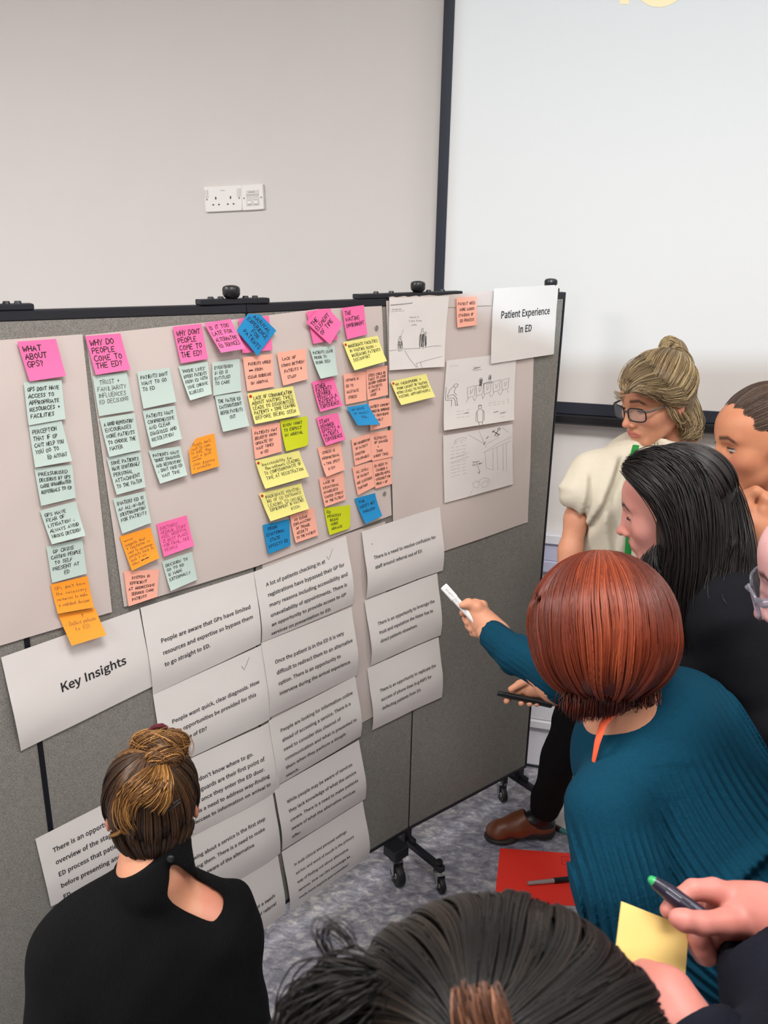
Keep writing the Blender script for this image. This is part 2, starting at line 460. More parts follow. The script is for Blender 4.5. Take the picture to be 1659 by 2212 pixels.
# ------------------------------------------------------------------ folding display board
board = empty('display_board', board_pt(PAN[1]['s0'], 0.0), 'tall grey felt folding display board on castors, covered in papers', 'display board')
TH = 0.022
for i, P in enumerate(PAN):
    u3 = Vector((P['u'].x, P['u'].y, 0)); n3 = Vector((P['n'].x, P['n'].y, 0)); a3 = Vector((P['a'].x, P['a'].y, 0))
    gl = 0.0028; gr = 0.0028
    if i == 1: gl = 0.006
    if i == 0: gr = 0.006
    c = a3 + u3 * ((P['w'] + gl - gr) / 2) - n3 * (TH / 2) + Vector((0, 0, (Z_BOT + Z_TOP) / 2))
    MB().box(c, u3 * ((P['w'] - gl - gr) / 2), n3 * (TH / 2), (0, 0, (Z_TOP - Z_BOT) / 2 - 0.012), 0.002).build('panel', M['felt'], board)
    for nm, z0, z1, e in (('top_rail', Z_TOP - 0.021, Z_TOP, 0.0025), ('bottom_rail', Z_BOT, Z_BOT + 0.013, 0.0025)):
        c = a3 + u3 * (P['w'] / 2) - n3 * (TH / 2) + Vector((0, 0, (z0 + z1) / 2))
        MB().box(c, u3 * (P['w'] / 2), n3 * (TH / 2 + e), (0, 0, (z1 - z0) / 2), 0.003).build(nm, M['black'], board)
    # hinge strip on the left joint of each panel
    if i > 0:
        w = 0.006 if i == 1 else 0.0025
        c = a3 - n3 * 0.012 + Vector((0, 0, (Z_BOT + Z_TOP) / 2))
        MB().box(c, u3 * (w + 0.001), n3 * 0.010, (0, 0, (Z_TOP - Z_BOT) / 2 - 0.002)).build('hinge_strip', M['black'], board)
Pn = PAN[-1]; u3 = Vector((Pn['u'].x, Pn['u'].y, 0)); n3 = Vector((Pn['n'].x, Pn['n'].y, 0)); a3 = Vector((Pn['a'].x, Pn['a'].y, 0))
MB().box(a3 + u3 * (Pn['w'] + 0.003) - n3 * (TH / 2) + Vector((0, 0, (Z_BOT + Z_TOP) / 2)), u3 * 0.003, n3 * (TH / 2), (0, 0, (Z_TOP - Z_BOT) / 2 - 0.001)).build('side_rail', M['black'], board)

def clamp(px0, px1, pxk, s_ref, ztop_px=None):
    """a black bar lying on the top rail with a domed knob on it"""
    s0 = board_uv(px0, 655)[0]; s1 = board_uv(px1, 650)[0]; sk = board_uv(pxk, 650)[0]
    def P3(s, z, h): return board_pt(s, z, h)
    mid = P3((s0 + s1) / 2, 0, -TH / 2); dirv = (P3(s1, 0, 0) - P3(s0, 0, 0)); L = dirv.length; dirv.normalize(); nn = Vector((dirv.y, -dirv.x, 0))
    bar = MB().box(mid + Vector((0, 0, Z_TOP + 0.006)), dirv * (L / 2), nn * 0.014, (0, 0, 0.006), 0.002)
    for q in (0.18, 0.32, 0.68, 0.82):
        bar.tube([mid + dirv * (L * (q - 0.5)) + Vector((0, 0, Z_TOP + 0.011)), mid + dirv * (L * (q - 0.5)) + Vector((0, 0, Z_TOP + 0.017))], [0.008, 0.006], 10)
    b = bar.build('clamp_bar', M['black'], board)
    k = P3(sk, 0, -TH / 2)
    prof = [(0.0, 0.012), (0.004, 0.017), (0.009, 0.0195), (0.020, 0.020), (0.025, 0.018), (0.028, 0.012), (0.029, 0.003)]
    MB().tube([k + Vector((0, 0, Z_TOP + 0.012 + z)) for z, r in prof], [r for z, r in prof], 20).build('knob', M['black_soft'], b, smooth=True)
clamp(-110, 72, -40, 0)
clamp(430, 580, 505, 1)
clamp(776, 1000, 908, 2)
clamp(1150, 1206, 1193, 3)

def caster(base_top, wheel_r, yaw, parent, width=0.020):
    """base_top: centre of the stem socket; the wheel rests on z=0"""
    d = Vector((math.cos(yaw), math.sin(yaw), 0)); sd = Vector((-d.y, d.x, 0))
    wc = Vector((base_top.x, base_top.y, wheel_r)) + d * wheel_r * 0.55
    c = empty('caster', (base_top.x, base_top.y, 0)); world_parent(c, parent)
    # wheel: tyre profile revolved round the axle
    prof = [(-1.0, 0.72), (-1.0, 0.90), (-0.75, 0.98), (-0.3, 1.0), (0.3, 1.0), (0.75, 0.98), (1.0, 0.90), (1.0, 0.72)]
    v = []; f = []; n = 28
    for k in range(n):
        a = 2 * math.pi * k / n; rr = d * math.cos(a) + Vector((0, 0, 1)) * math.sin(a)
        for x, r in prof: v.append(wc + sd * (x * width / 2) + rr * (r * wheel_r))
    m = len(prof)
    for k in range(n):
        for j in range(m):
            f.append((k * m + j, k * m + (j + 1) % m, ((k + 1) % n) * m + (j + 1) % m, ((k + 1) % n) * m + j))
    mesh('wheel', v, f, M['rubber'], c, smooth=True)
    h = MB()
    h.tube([wc - sd * (width * 0.42), wc + sd * (width * 0.42)], wheel_r * 0.72, 24)
    h.build('wheel_disc', M['rubber'], c, smooth=True)
    hb = MB()
    for sg in (-1, 1):
        hb.tube([wc + sd * sg * width * 0.42, wc + sd * sg * width * 0.50], [wheel_r * 0.36, wheel_r * 0.30], 18)
        hb.tube([wc + sd * sg * width * 0.6, wc + sd * sg * width * 0.95], wheel_r * 0.16, 8)
    hb.build('hub', M['chrome'], c, smooth=True)
    top = 2 * wheel_r + 0.010
    fk = MB()
    for sg in (-1, 1):
        off = sd * sg * (width / 2 + 0.004)
        a0 = wc + off - d * wheel_r * 0.16 - Vector((0, 0, wheel_r * 0.25)); a1 = wc + off + d * wheel_r * 0.16 - Vector((0, 0, wheel_r * 0.25))
        bt = Vector((base_top.x, base_top.y, top)) + off
        b0 = bt - d * wheel_r * 0.45; b1 = bt + d * wheel_r * 0.55
        tt = sd * 0.0012
        fk.add([a0 - tt, a1 - tt, b1 - tt, b0 - tt, a0 + tt, a1 + tt, b1 + tt, b0 + tt], [(0, 1, 2, 3), (4, 7, 6, 5), (0, 4, 5, 1), (1, 5, 6, 2), (2, 6, 7, 3), (3, 7, 4, 0)])
    cc = Vector((base_top.x, base_top.y, top))
    fk.box(cc, d * wheel_r * 0.52, sd * (width / 2 + 0.005), (0, 0, 0.0016))
    fk.build('fork', M['chrome'], c)
    st = MB()
    st.tube([cc + Vector((0, 0, z)) for z in (0.0, 0.004, 0.006, 0.010, 0.012)], [0.020, 0.021, 0.016, 0.019, 0.014], 20)
    st.build('swivel_plate', M['chrome'], c, smooth=True)
    MB().tube([cc + Vector((0, 0, 0.010)), base_top], 0.008, 10).build('stem', M['black'], c)
    return c

def foot(joint_i, out, back, cast_px, r_front=0.024, r_back=0.024, yaw=-1.9):
    P = PAN[joint_i] if joint_i < len(PAN) else None
    if P is None:
        Q = PAN[-1]; base = Q['a'] + Q['u'] * (Q['w'] - 0.02); n = Q['n']
    else:
        base = P['a'].copy(); n = (P['n'] + PAN[joint_i - 1]['n']).normalized()
    n3 = Vector((n.x, n.y, 0)); u3 = Vector((-n.y, n.x, 0)); b3 = Vector((base.x, base.y, 0))
    zb = 0.083
    ft = MB()
    ft.box(b3 + n3 * ((out - back) / 2) + Vector((0, 0, zb)), n3 * ((out + back) / 2), u3 * 0.011, (0, 0, 0.010), 0.002)
    ft.box(b3 - n3 * 0.011 + Vector((0, 0, (zb + Z_BOT) / 2)), n3 * 0.010, u3 * 0.016, (0, 0, (Z_BOT - zb) / 2 + 0.004), 0.002)
    ft.box(b3 + n3 * 0.02 + Vector((0, 0, zb + 0.018)), n3 * 0.012, u3 * 0.004, (0, 0, 0.012))
    fo = ft.build('foot_beam', M['black'], board)
    e = b3 + n3 * (out - 0.018)
    MB().tube([e + Vector((0, 0, zb + 0.009)), e + Vector((0, 0, zb + 0.016)), e + Vector((0, 0, zb + 0.024))], [0.006, 0.013, 0.010], 14).build('foot_knob', M['black_soft'], fo, smooth=True)
    return b3, n3, u3, zb
b3, n3, u3, zb = foot(3, 0.165, 0.16, None)
caster(b3 + n3 * 0.15 + Vector((0, 0, zb - 0.009)), 0.026, -1.2, board, 0.018)
caster(b3 - n3 * 0.14 + Vector((0, 0, zb - 0.009)), 0.030, -1.0, board, 0.020)
# the locked larger castor under the end of the middle panel
Pm = PAN[2]; um = Vector((Pm['u'].x, Pm['u'].y, 0)); nm_ = Vector((Pm['n'].x, Pm['n'].y, 0))
bb = Vector((Pm['a'].x, Pm['a'].y, 0)) + um * (Pm['w'] - 0.085) + nm_ * 0.03
sb = MB().box(bb + Vector((0, 0, 0.118)), um * 0.030, nm_ * 0.03, (0, 0, 0.020), 0.003).build('castor_block', M['black'], board)
caster(bb + Vector((0, 0, 0.099)), 0.036, -1.15, board, 0.026)
b3, n3, u3, zb = foot(4, 0.15, 0.16, None)
caster(b3 + n3 * 0.135 + Vector((0, 0, zb - 0.009)), 0.026, -1.9, board, 0.018)
q_ = on_floor(1082, 1731)
caster(Vector((q_.x, q_.y + 0.02, zb - 0.009)), 0.030, -1.3, board, 0.020)
MB().box(Vector((q_.x, q_.y + 0.02, 0.1)), u3 * 0.012, n3 * 0.02, (0, 0, 0.03)).build('castor_block', M['black'], board)
for j in (1,):
    b3, n3, u3, zb = foot(j, 0.15, 0.16, None)
    caster(b3 + n3 * 0.135 + Vector((0, 0, zb - 0.009)), 0.026, -1.9, board, 0.018)
    caster(b3 - n3 * 0.145 + Vector((0, 0, zb - 0.009)), 0.026, -1.0, board, 0.018)

# ------------------------------------------------------------------ handwriting: a single-stroke alphabet
GL = {
'A': '0,0 .45,1 .9,0|.2,.38 .75,.38', 'B': '0,0 0,1 .5,1 .7,.8 .45,.55 0,.52|.45,.54 .8,.3 .5,0 0,0', 'C': '.8,.85 .5,1 .15,.8 0,.5 .15,.15 .5,0 .85,.15',
'D': '0,0 .05,1 .45,.95 .8,.6 .75,.25 .4,0 0,0', 'E': '.75,1 0,1 0,0 .75,0|0,.5 .6,.52', 'F': '.75,1 0,1 0,0|0,.5 .6,.52', 'G': '.8,.85 .45,1 .1,.75 0,.4 .25,0 .75,.1 .8,.45 .5,.45',
'H': '0,1 0,0|.75,1 .75,0|0,.5 .75,.5', 'I': '.2,1 .2,0', 'J': '.7,1 .6,.2 .3,0 0,.2', 'K': '0,1 0,0|.7,1 0,.45 .75,0', 'L': '0,1 0,0 .65,0',
'M': '0,0 .08,1 .45,.35 .8,1 .95,0', 'N': '0,0 0,1 .7,0 .75,1', 'O': '.4,1 .05,.7 .05,.3 .4,0 .8,.3 .78,.75 .4,1', 'P': '0,0 0,1 .55,1 .75,.75 .5,.48 0,.48',
'Q': '.4,1 .05,.7 .05,.3 .4,0 .8,.3 .78,.75 .4,1|.5,.3 .85,-.05', 'R': '0,0 0,1 .55,1 .7,.75 .5,.5 0,.48|.35,.48 .8,0', 'S': '.72,.88 .35,1 .08,.78 .35,.52 .7,.3 .4,0 0,.12',
'T': '0,1 .85,1|.42,1 .4,0', 'U': '0,1 .05,.25 .35,0 .7,.2 .75,1', 'V': '0,1 .4,0 .8,1', 'W': '0,1 .2,0 .48,.7 .75,0 1,1', 'X': '0,1 .75,0|.75,1 0,0', 'Y': '0,1 .38,.5 .75,1|.38,.5 .35,0',
'Z': '0,1 .75,1 0,0 .8,0', '+': '.1,.45 .7,.45|.4,.75 .4,.15', '/': '0,-.05 .5,1.05', "'": '.1,1.05 .05,.8', '-': '.1,.45 .6,.48', '?': '0,.8 .3,1 .65,.8 .35,.5 .33,.28|.33,.08 .34,.0',
'&': '.8,.1 .2,.8 .4,1 .6,.8 .05,.3 .3,0 .8,.4', '(': '.35,1.05 .1,.7 .1,.3 .35,-.05', ')': '.05,1.05 .3,.7 .3,.3 .05,-.05', ':': '.1,.6 .14,.55|.1,.1 .14,.05', '.': '.1,.05 .15,0',
',': '.15,.1 .05,-.15', '~': '.0,.2 .06,.14|.5,.2 .56,.14|.28,.65 .33,.6', '^': '.35,0 .35,1|.1,.65 .35,1 .6,.65', '#': '0,.35 1.9,.5|0,.5 1.9,.35|0,.25 1.9,.42|.1,.6 1.8,.55|.05,.45 1.85,.3', '=': '0,.4 4,.62|0,.48 4,.52',
'a': '.55,.5 .25,.55 .05,.25 .25,0 .5,.2 .55,.55 .55,.1 .7,0', 'b': '.05,1 .05,0 .4,0 .6,.3 .35,.55 .05,.4', 'c': '.5,.45 .25,.55 .05,.25 .25,0 .55,.1', 'd': '.55,.5 .25,.55 .05,.25 .25,0 .5,.15 .6,1 .55,0',
'e': '.05,.28 .5,.35 .35,.55 .1,.4 .1,.1 .35,0 .6,.12', 'f': '.5,.95 .3,1 .2,.7 .15,-.25|0,.5 .45,.52', 'g': '.5,.5 .2,.55 .05,.25 .25,0 .5,.2 .52,.5 .45,-.3 .15,-.4', 'h': '.05,1 .05,0 .1,.35 .35,.55 .5,.35 .52,0',
'i': '.1,.5 .12,0|.1,.75 .12,.7', 'j': '.2,.5 .2,-.3 0,-.35', 'k': '.05,1 .05,0|.45,.5 .1,.25 .5,0', 'l': '.1,1 .12,.05 .22,0', 'm': '0,0 .05,.5 .25,.5 .28,0 .35,.5 .55,.5 .6,0', 'n': '0,0 .05,.5 .3,.55 .45,.35 .48,0',
'o': '.3,.55 .05,.3 .2,0 .5,.15 .5,.45 .3,.55', 'p': '.05,.5 .0,-.4|.05,.4 .35,.55 .5,.3 .3,0 .05,.1', 'q': '.5,.5 .2,.55 .05,.25 .25,0 .5,.2 .5,.5 .5,-.4', 'r': '.05,.5 .08,0 .15,.4 .4,.52', 's': '.4,.5 .15,.5 .1,.32 .38,.2 .3,0 .02,.05',
't': '.2,.9 .2,.05 .4,0|.02,.6 .42,.62', 'u': '.02,.5 .05,.1 .3,0 .48,.2 .5,.5 .5,.05', 'v': '0,.5 .2,0 .45,.5', 'w': '0,.5 .15,0 .32,.4 .48,0 .65,.5', 'x': '0,.5 .45,0|.45,.5 0,0', 'y': '0,.5 .2,.1|.45,.5 .1,-.4', 'z': '0,.5 .4,.5 0,0 .45,0'}
GLP = {k: [[tuple(map(float, p.split(','))) for p in st.split()] for st in v.split('|')] for k, v in GL.items()}
def gl_width(ch):
    if ch == ' ': return 0.85
    g = GLP.get(ch)
    return (max(p[0] for st in g for p in st) + 0.28) if g else 0.5

def write_lines(lines, x0, y0, hgt, pitch, rnd, wmax=None, slant=0.08, jit=0.05):
    """polylines in note space (x right, y down, metres)"""
    out = []
    for li, ln in enumerate(lines):
        dx = 0.0
        while ln.startswith('_'): ln = ln[1:]; dx += hgt * 0.8
        w = sum(gl_width(c) for c in ln) * hgt * 0.78
        k = 1.0 if not wmax or w + dx <= wmax else (wmax - dx) / w
        x = x0 + dx; y = y0 + li * pitch; drift = rnd.uniform(-0.02, 0.02)
        for c in ln:
            if c != ' ' and c in GLP:
                sc = hgt * rnd.uniform(0.9, 1.08); dy = rnd.uniform(-0.06, 0.06) * hgt
                for st in GLP[c]:
                    out.append([(x + (p[0] * 0.78 * k + p[1] * slant) * sc + rnd.uniform(-jit, jit) * hgt * 0.5, y + dy - p[1] * sc + (x - x0) * drift + rnd.uniform(-jit, jit) * hgt * 0.5) for p in st])
            x += gl_width(c) * hgt * 0.78 * k
    return out

def ribbon(lines, width, fmap, name, mat, parent, seg=0.004):
    """flat pen strokes laid on a surface: fmap(x,y) -> world point just above it"""
    V = []; F = []
    for pl in lines:
        if len(pl) < 2: continue
        pts = [pl[0]]
        for a, b in zip(pl[:-1], pl[1:]):
            L = math.hypot(b[0] - a[0], b[1] - a[1]); n = max(1, int(L / seg))
            pts += [(a[0] + (b[0] - a[0]) * i / n, a[1] + (b[1] - a[1]) * i / n) for i in range(1, n + 1)]
        base = len(V)
        for i, p in enumerate(pts):
            a = pts[max(i - 1, 0)]; b = pts[min(i + 1, len(pts) - 1)]
            dx, dy = b[0] - a[0], b[1] - a[1]; L = math.hypot(dx, dy) or 1e-6
            ex = (p[0] - dx / L * width * 0.3, p[1] - dy / L * width * 0.3) if i == 0 else ((p[0] + dx / L * width * 0.3, p[1] + dy / L * width * 0.3) if i == len(pts) - 1 else p)
            nx, ny = -dy / L * width / 2, dx / L * width / 2
            V.append(fmap(ex[0] + nx, ex[1] + ny)); V.append(fmap(ex[0] - nx, ex[1] - ny))
        for i in range(len(pts) - 1):
            q = base + 2 * i; F.append((q, q + 1, q + 3, q + 2))
    if not F: return None
    return mesh(name, V, F, mat, parent)

# ------------------------------------------------------------------ paper lying on the board
class Sheet:
    """four photo corners -> a paper on the board; W,H its real size; curl 'out' lifts the lower edge, 'under' bellies it"""
    def __init__(s, quad, W, H, h0, lift=(0.01, 0.01), mode='out', power=2.2, wob=0.0, seed=0):
        s.W, s.H, s.h0, s.lift, s.mode, s.power, s.wob = W, H, h0, lift, mode, power, wob
        lo = lift if mode == 'out' else (0, 0)
        hs = [h0, h0, h0 + lo[1], h0 + lo[0]]
        s.c = [board_uv(q[0], q[1], h) for q, h in zip(quad, hs)]
        s.ph = seed * 1.7
    def at(s, x, y, dh=0.0):
        u, v = x / s.W, y / s.H
        a, b, c, d = s.c
        S = (a[0] * (1 - u) + b[0] * u) * (1 - v) + (d[0] * (1 - u) + c[0] * u) * v
        Z = (a[1] * (1 - u) + b[1] * u) * (1 - v) + (d[1] * (1 - u) + c[1] * u) * v
        L = s.lift[0] * (1 - u) + s.lift[1] * u
        vv = min(max(v, 0), 1)
        if s.mode == 'out': h = L * vv ** s.power
        else: h = L * math.sin(math.pi * vv ** 1.6) + 0.0006
        if s.wob: h += s.wob * (math.sin(u * 9 + v * 4 + s.ph) * math.sin(v * 13 + u * 3 + s.ph) + 1) * 0.5 * min(1, v * 6)
        return board_pt(S, Z, s.h0 + h + dh)
    def build(s, name, mat, nx=8, ny=10, cut=None, parent=None):
        V = []; F = []; idx = {}
        for j in range(ny + 1):
            for i in range(nx + 1):
                idx[(i, j)] = len(V); x, y = s.W * i / nx, s.H * j / ny
                V.append(s.at(x, y))
        for j in range(ny):
            for i in range(nx):
                q = [idx[(i, j)], idx[(i, j + 1)], idx[(i + 1, j + 1)], idx[(i + 1, j)]]
                if cut:
                    cx, cy = cut[1]; k = cut[0]; fx = (i + 0.5) / nx; fy = (j + 0.5) / ny
                    ax = fx if 'L' in k else 1 - fx; ay = fy if 'T' in k else 1 - fy
                    e = ax / cx + ay / cy
                    st = 0.5 / nx / cx + 0.5 / ny / cy
                    if e < 1 - st * 0.6: continue
                    if e < 1 + st * 0.6:      # diagonal half
                        drop = {'TL': 0, 'BL': 1, 'BR': 2, 'TR': 3}[k]; q.pop(drop)
                F.append(tuple(q))
        return mesh(name, V, F, mat, parent, smooth=True)
# ------------------------------------------------------------------ large flipchart sheets
rnd = random.Random(7)
def big_sheet(name, quad, W, H, h0, label, lift, mode, wob, nx=24, ny=24, cut=None, seed=1, mat='flip'):
    sh = Sheet(quad, W, H, h0, lift, mode, 2.0, wob, seed)
    o = sh.build(name, M[mat], nx, ny, cut); tag(o, label, 'paper'); return sh, o
f1, _o = big_sheet('flipchart_sheet', [(-62, 739), (178, 722), (242, 1322), (-62, 1413)], 0.30, 0.75, 0.0015, 'blank beige flipchart sheet under the leftmost column of notes', (0.003, 0.004), 'out', 0.002)
f2, _o = big_sheet('flipchart_sheet', [(184, 724), (824, 650), (846, 1113), (268, 1311)], 0.95, 0.66, 0.002, 'widest beige flipchart sheet, under most of the sticky notes', (0.003, 0.003), 'out', 0.002, 40, 26)
f4, _o = big_sheet('flipchart_sheet', [(566, 1212), (832, 1126), (836, 1532), (592, 1664)], 0.42, 0.62, 0.001, 'beige flipchart strip mostly hidden behind the printed insight pages', (0.001, 0.001), 'out', 0.001)
f3, _o = big_sheet('flipchart_sheet', [(834, 650), (1158, 620), (1140, 1128), (851, 1230)], 0.50, 0.80, 0.0025, 'creased beige flipchart sheet on the right end of the board, behind the sketches', (0.0015, 0.0015), 'out', 0.003, 28, 36)
MB_ = [(841, 706), (812, 708)]
def punch(sh, px, py):
    s, z = board_uv(px, py, sh.h0 + 0.004)
    v = [board_pt(s, z, sh.h0 + 0.0062)]
    for k in range(14): a = 2 * math.pi * k / 14; v.append(board_pt(s + math.cos(a) * 0.0055, z + math.sin(a) * 0.0065, sh.h0 + 0.0062))
    return v, [(0, k + 1, (k + 1) % 14 + 1) for k in range(14)]
ph = MB()
for q in ((813, 708), (830, 1066)):
    v_, f_ = punch(f2, *q); ph.add(v_, f_)
ph.build('punched_hole', M['felt'], _o if False else bpy.data.objects['flipchart_sheet.001'])
# a folded-over lip of paper hooked on the top rail
lip = MB()
for (x0, x1) in ((838, 905), (905, 1060)):
    a = board_uv(x0, 645); b = board_uv(x1, 632); n = 8
    for i in range(n):
        s0 = a[0] + (b[0] - a[0]) * i / n; s1 = a[0] + (b[0] - a[0]) * (i + 1) / n
        w0 = 0.004 * math.sin(i * 2.1) ; w1 = 0.004 * math.sin((i + 1) * 2.1)
        v = [board_pt(s0, Z_TOP - 0.03, 0.005), board_pt(s1, Z_TOP - 0.03, 0.005), board_pt(s1, Z_TOP + 0.003 + w1 * 0.4, 0.0045), board_pt(s0, Z_TOP + 0.003 + w0 * 0.4, 0.0045), board_pt(s1, Z_TOP + 0.004 + w1 * 0.4, -0.03), board_pt(s0, Z_TOP + 0.004 + w0 * 0.4, -0.03)]
        lip.add(v, [(0, 1, 2, 3), (3, 2, 4, 5)])
lip.build('folded_lip', M['flip'], bpy.data.objects['flipchart_sheet.003'])

# ------------------------------------------------------------------ printed A4 pages
SANS = None
try:      # the sans-serif that ships inside Blender itself; the built-in font stands in if it is missing
    import os
    SANS = bpy.data.fonts.load(os.path.join(bpy.utils.system_resource('DATAFILES'), 'fonts', 'Noto Sans CJK Regular.woff2'))
except Exception: SANS = None
def printed(text, size_w, ref_line, fmap, x0, y0, pitch, parent, name='printed_text', align='LEFT', mat='print'):
    """text laid on a sheet: the ref line is size_w metres wide; (x0,y0) = left end of the first baseline"""
    cu = bpy.data.curves.new('t', 'FONT'); cu.body = ref_line
    if SANS: cu.font = SANS; cu.space_word = 1.25
    cu.body = ref_line; cu.size = 1.0; cu.resolution_u = 2; cu.offset = 0.008
    o = bpy.data.objects.new('t', cu); COL.objects.link(o)
    bpy.context.view_layer.update()
    w1 = o.dimensions.x; size = size_w / max(w1, 1e-6)
    dg = bpy.context.evaluated_depsgraph_get()
    V = []; F = []
    for li, ln in enumerate(text):
        if not ln: continue
        cu.body = ln.lstrip('_'); cu.update_tag(); bpy.context.view_layer.update()
        dg = bpy.context.evaluated_depsgraph_get()
        me = bpy.data.meshes.new_from_object(o.evaluated_get(dg))
        xs = [v.co.x for v in me.vertices]; wl = max(xs) * size
        ox = x0
        if align == 'CENTER': ox = x0 - wl / 2
        if ln.startswith('_'): ox = x0 + size_w - wl
        b = len(V)
        for v in me.vertices: V.append(fmap(ox + v.co.x * size, y0 + li * pitch - v.co.y * size * 1.04))
        for p in me.polygons: F.append(tuple(b + i for i in p.vertices))
        bpy.data.meshes.remove(me)
    bpy.data.objects.remove(o); bpy.data.curves.remove(cu)
    return mesh(name, V, F, M[mat], parent)

AW, AH = 0.297, 0.210
PAGES = [
 # quad, label, lines, ref line width, first baseline y, pitch, x0, h0, lift
 ([(2, 1420), (300, 1315), (330, 1482), (45, 1622)], 'printed title page reading Key Insights, lowest left heading', ['Key Insights'], .145, .118, .03, .100, .0050, (.012, .006)),
 ([(303, 1313), (548, 1235), (563, 1390), (330, 1500)], 'printed page beginning People are aware that GPs have limited', ['People are aware that GPs have limited', 'resources and expertise so bypass them', 'to go straight to ED.'], .238, .093, .0285, .035, .0042, (.011, .009)),
 ([(330, 1500), (566, 1392), (583, 1553), (352, 1664)], 'printed page beginning People want quick, clear diagnosis', ['People want quick, clear diagnosis. How', 'can opportunities be provided for this', 'outside of ED?'], .238, .092, .0285, .035, .0038, (.010, .009)),
 ([(358, 1662), (584, 1558), (604, 1705), (384, 1822)], 'printed page about patients who do not know where to go', ['Patients don\'t know where to go.', 'Security guards are their first point of', 'contact once they enter the ED door.', 'There is a need to address way-finding', 'and access to information on arrival to', 'ED.'], .238, .066, .0270, .022, .0034, (.010, .009)),
 ([(384, 1822), (588, 1708), (605, 1843), (405, 1965)], 'printed page beginning Knowing about a service is the first step', ['Knowing about a service is the first step', 'in using them. There is a need to make', 'patients aware of the alternative', 'services.'], .248, .068, .0285, .010, .0030, (.010, .009)),
 ([(405, 1965), (600, 1845), (616, 1972), (430, 2095)], 'lowest printed page of the left block, ending and referral', ['_There is an opportunity for a needs', '_assessment service and referral'], .230, .118, .0285, .034, .0026, (.010, .009)),
 ([(548, 1235), (747, 1157), (762, 1305), (565, 1388)], 'printed page beginning A lot of patients checking in at', ['A lot of patients checking in at', 'registrations have bypassed their GP for', 'many reasons including accessibility and', 'unavailability of appointments. There is', 'an opportunity to provide access to GP', 'services on presentation to ED.'], .247, .052, .0292, .028, .0060, (.010, .012)),
 ([(564, 1389), (759, 1311), (771, 1458), (582, 1550)], 'printed page beginning Once the patient is in the ED', ['Once the patient is in the ED it is very', 'difficult to redirect them to an alternative', 'option. There is an opportunity to', 'intervene during the arrival experience.'], .252, .067, .0292, .031, .0056, (.010, .012)),
 ([(580, 1557), (767, 1460), (779, 1590), (597, 1698)], 'printed page beginning People are looking for information online', ['People are looking for information online', 'ahead of accessing a service. There is a', 'need to consider this channel of', 'communication and what is presented to', 'them when they perform a Google', 'search.'], .248, .050, .0292, .030, .0052, (.009, .012)),
 ([(592, 1702), (775, 1598), (789, 1725), (609, 1837)], 'printed page beginning While people may be aware of services', ['While people may be aware of services', 'they lack knowledge of what the service', 'covers. There is a need to make patients', 'aware of what the alternative services', 'offer.'], .238, .066, .0292, .031, .0048, (.010, .012)),
 ([(608, 1840), (783, 1730), (797, 1850), (626, 1968)], 'printed page beginning In both clinical and personal settings', ['In both clinical and personal settings', 'ad-hoc and word of mouth is the primary', 'way of finding out about alternative', 'services. How can this knowledge be', 'made more explicit and accessible?'], .212, .066, .0292, .031, .0044, (.009, .012)),
 ([(781, 1148), (950, 1095), (956, 1232), (790, 1293)], 'printed page beginning There is a need to resolve confusion', ['There is a need to resolve confusion for', 'staff around referral out of ED.'], .238, .092, .0292, .030, .0064, (.012, .010)),
 ([(787, 1298), (944, 1238), (952, 1372), (800, 1438)], 'printed page beginning There is an opportunity to leverage', ['There is an opportunity to leverage the', 'trust and reputation the Mater has to', 'direct patients elsewhere.'], .236, .087, .0275, .036, .0060, (.012, .010)),
 ([(793, 1444), (947, 1376), (954, 1506), (803, 1578)], 'printed page beginning There is an opportunity to replicate', ['There is an opportunity to replicate the', 'success of phone lines (e.g.ANP) for', 'deflecting patients from ED.'], .236, .090, .0292, .036, .0056, (.011, .010)),
 ([(76, 1812), (300, 1698), (326, 1850), (110, 1958)], 'printed page behind the kneeling person, beginning There is an opportunity for an', ['There is an opportunity for an', 'overview of the stages of the', 'ED process that patients need', 'before presenting and in the', 'ED'], .236, .060, .0360, .036, .0040, (.004, .004)),
 ([(1067, 623), (1206.5, 615), (1196, 765), (1060, 786)], 'printed title page reading Patient Experience In ED, top right corner', ['Patient Experience', 'In ED'], .225, .085, .046, .150, .0080, (.010, .006)),
]
for k, (q, lab, lines, rw, y0, pitch, x0, h0, lift) in enumerate(PAGES):
    mode = 'under' if k < 15 else 'out'
    sh = Sheet(q, AW, AH, h0, lift, mode, 2.0, 0.0012, k)
    o = sh.build('printed_page', M['paper'], 12, 14); tag(o, lab, 'paper')
    fm = lambda x, y, sh=sh: sh.at(x, y, 0.0007)
    if k == 0: printed(lines, rw, lines[0], fm, x0, y0, pitch, o)
    elif k == 15: printed(lines, rw, lines[0], fm, x0, y0, pitch, o, align='CENTER')
    else:
        ref = max(lines, key=len)
        printed(lines, rw, ref, fm, x0, y0, pitch, o)
    if k in (2, 6):
        bx, by = (.245, .03) if k == 2 else (.235, .035)
        ribbon([[(bx - .012, by), (bx - .006, by + .012), (bx + .012, by - .014)]], .0012, fm, 'tick_mark', M['pencil'], o)
    if k == 11: ribbon([[(.03, .045), (.032, .046)]], .002, fm, 'pen_dot', M['ink'], o)

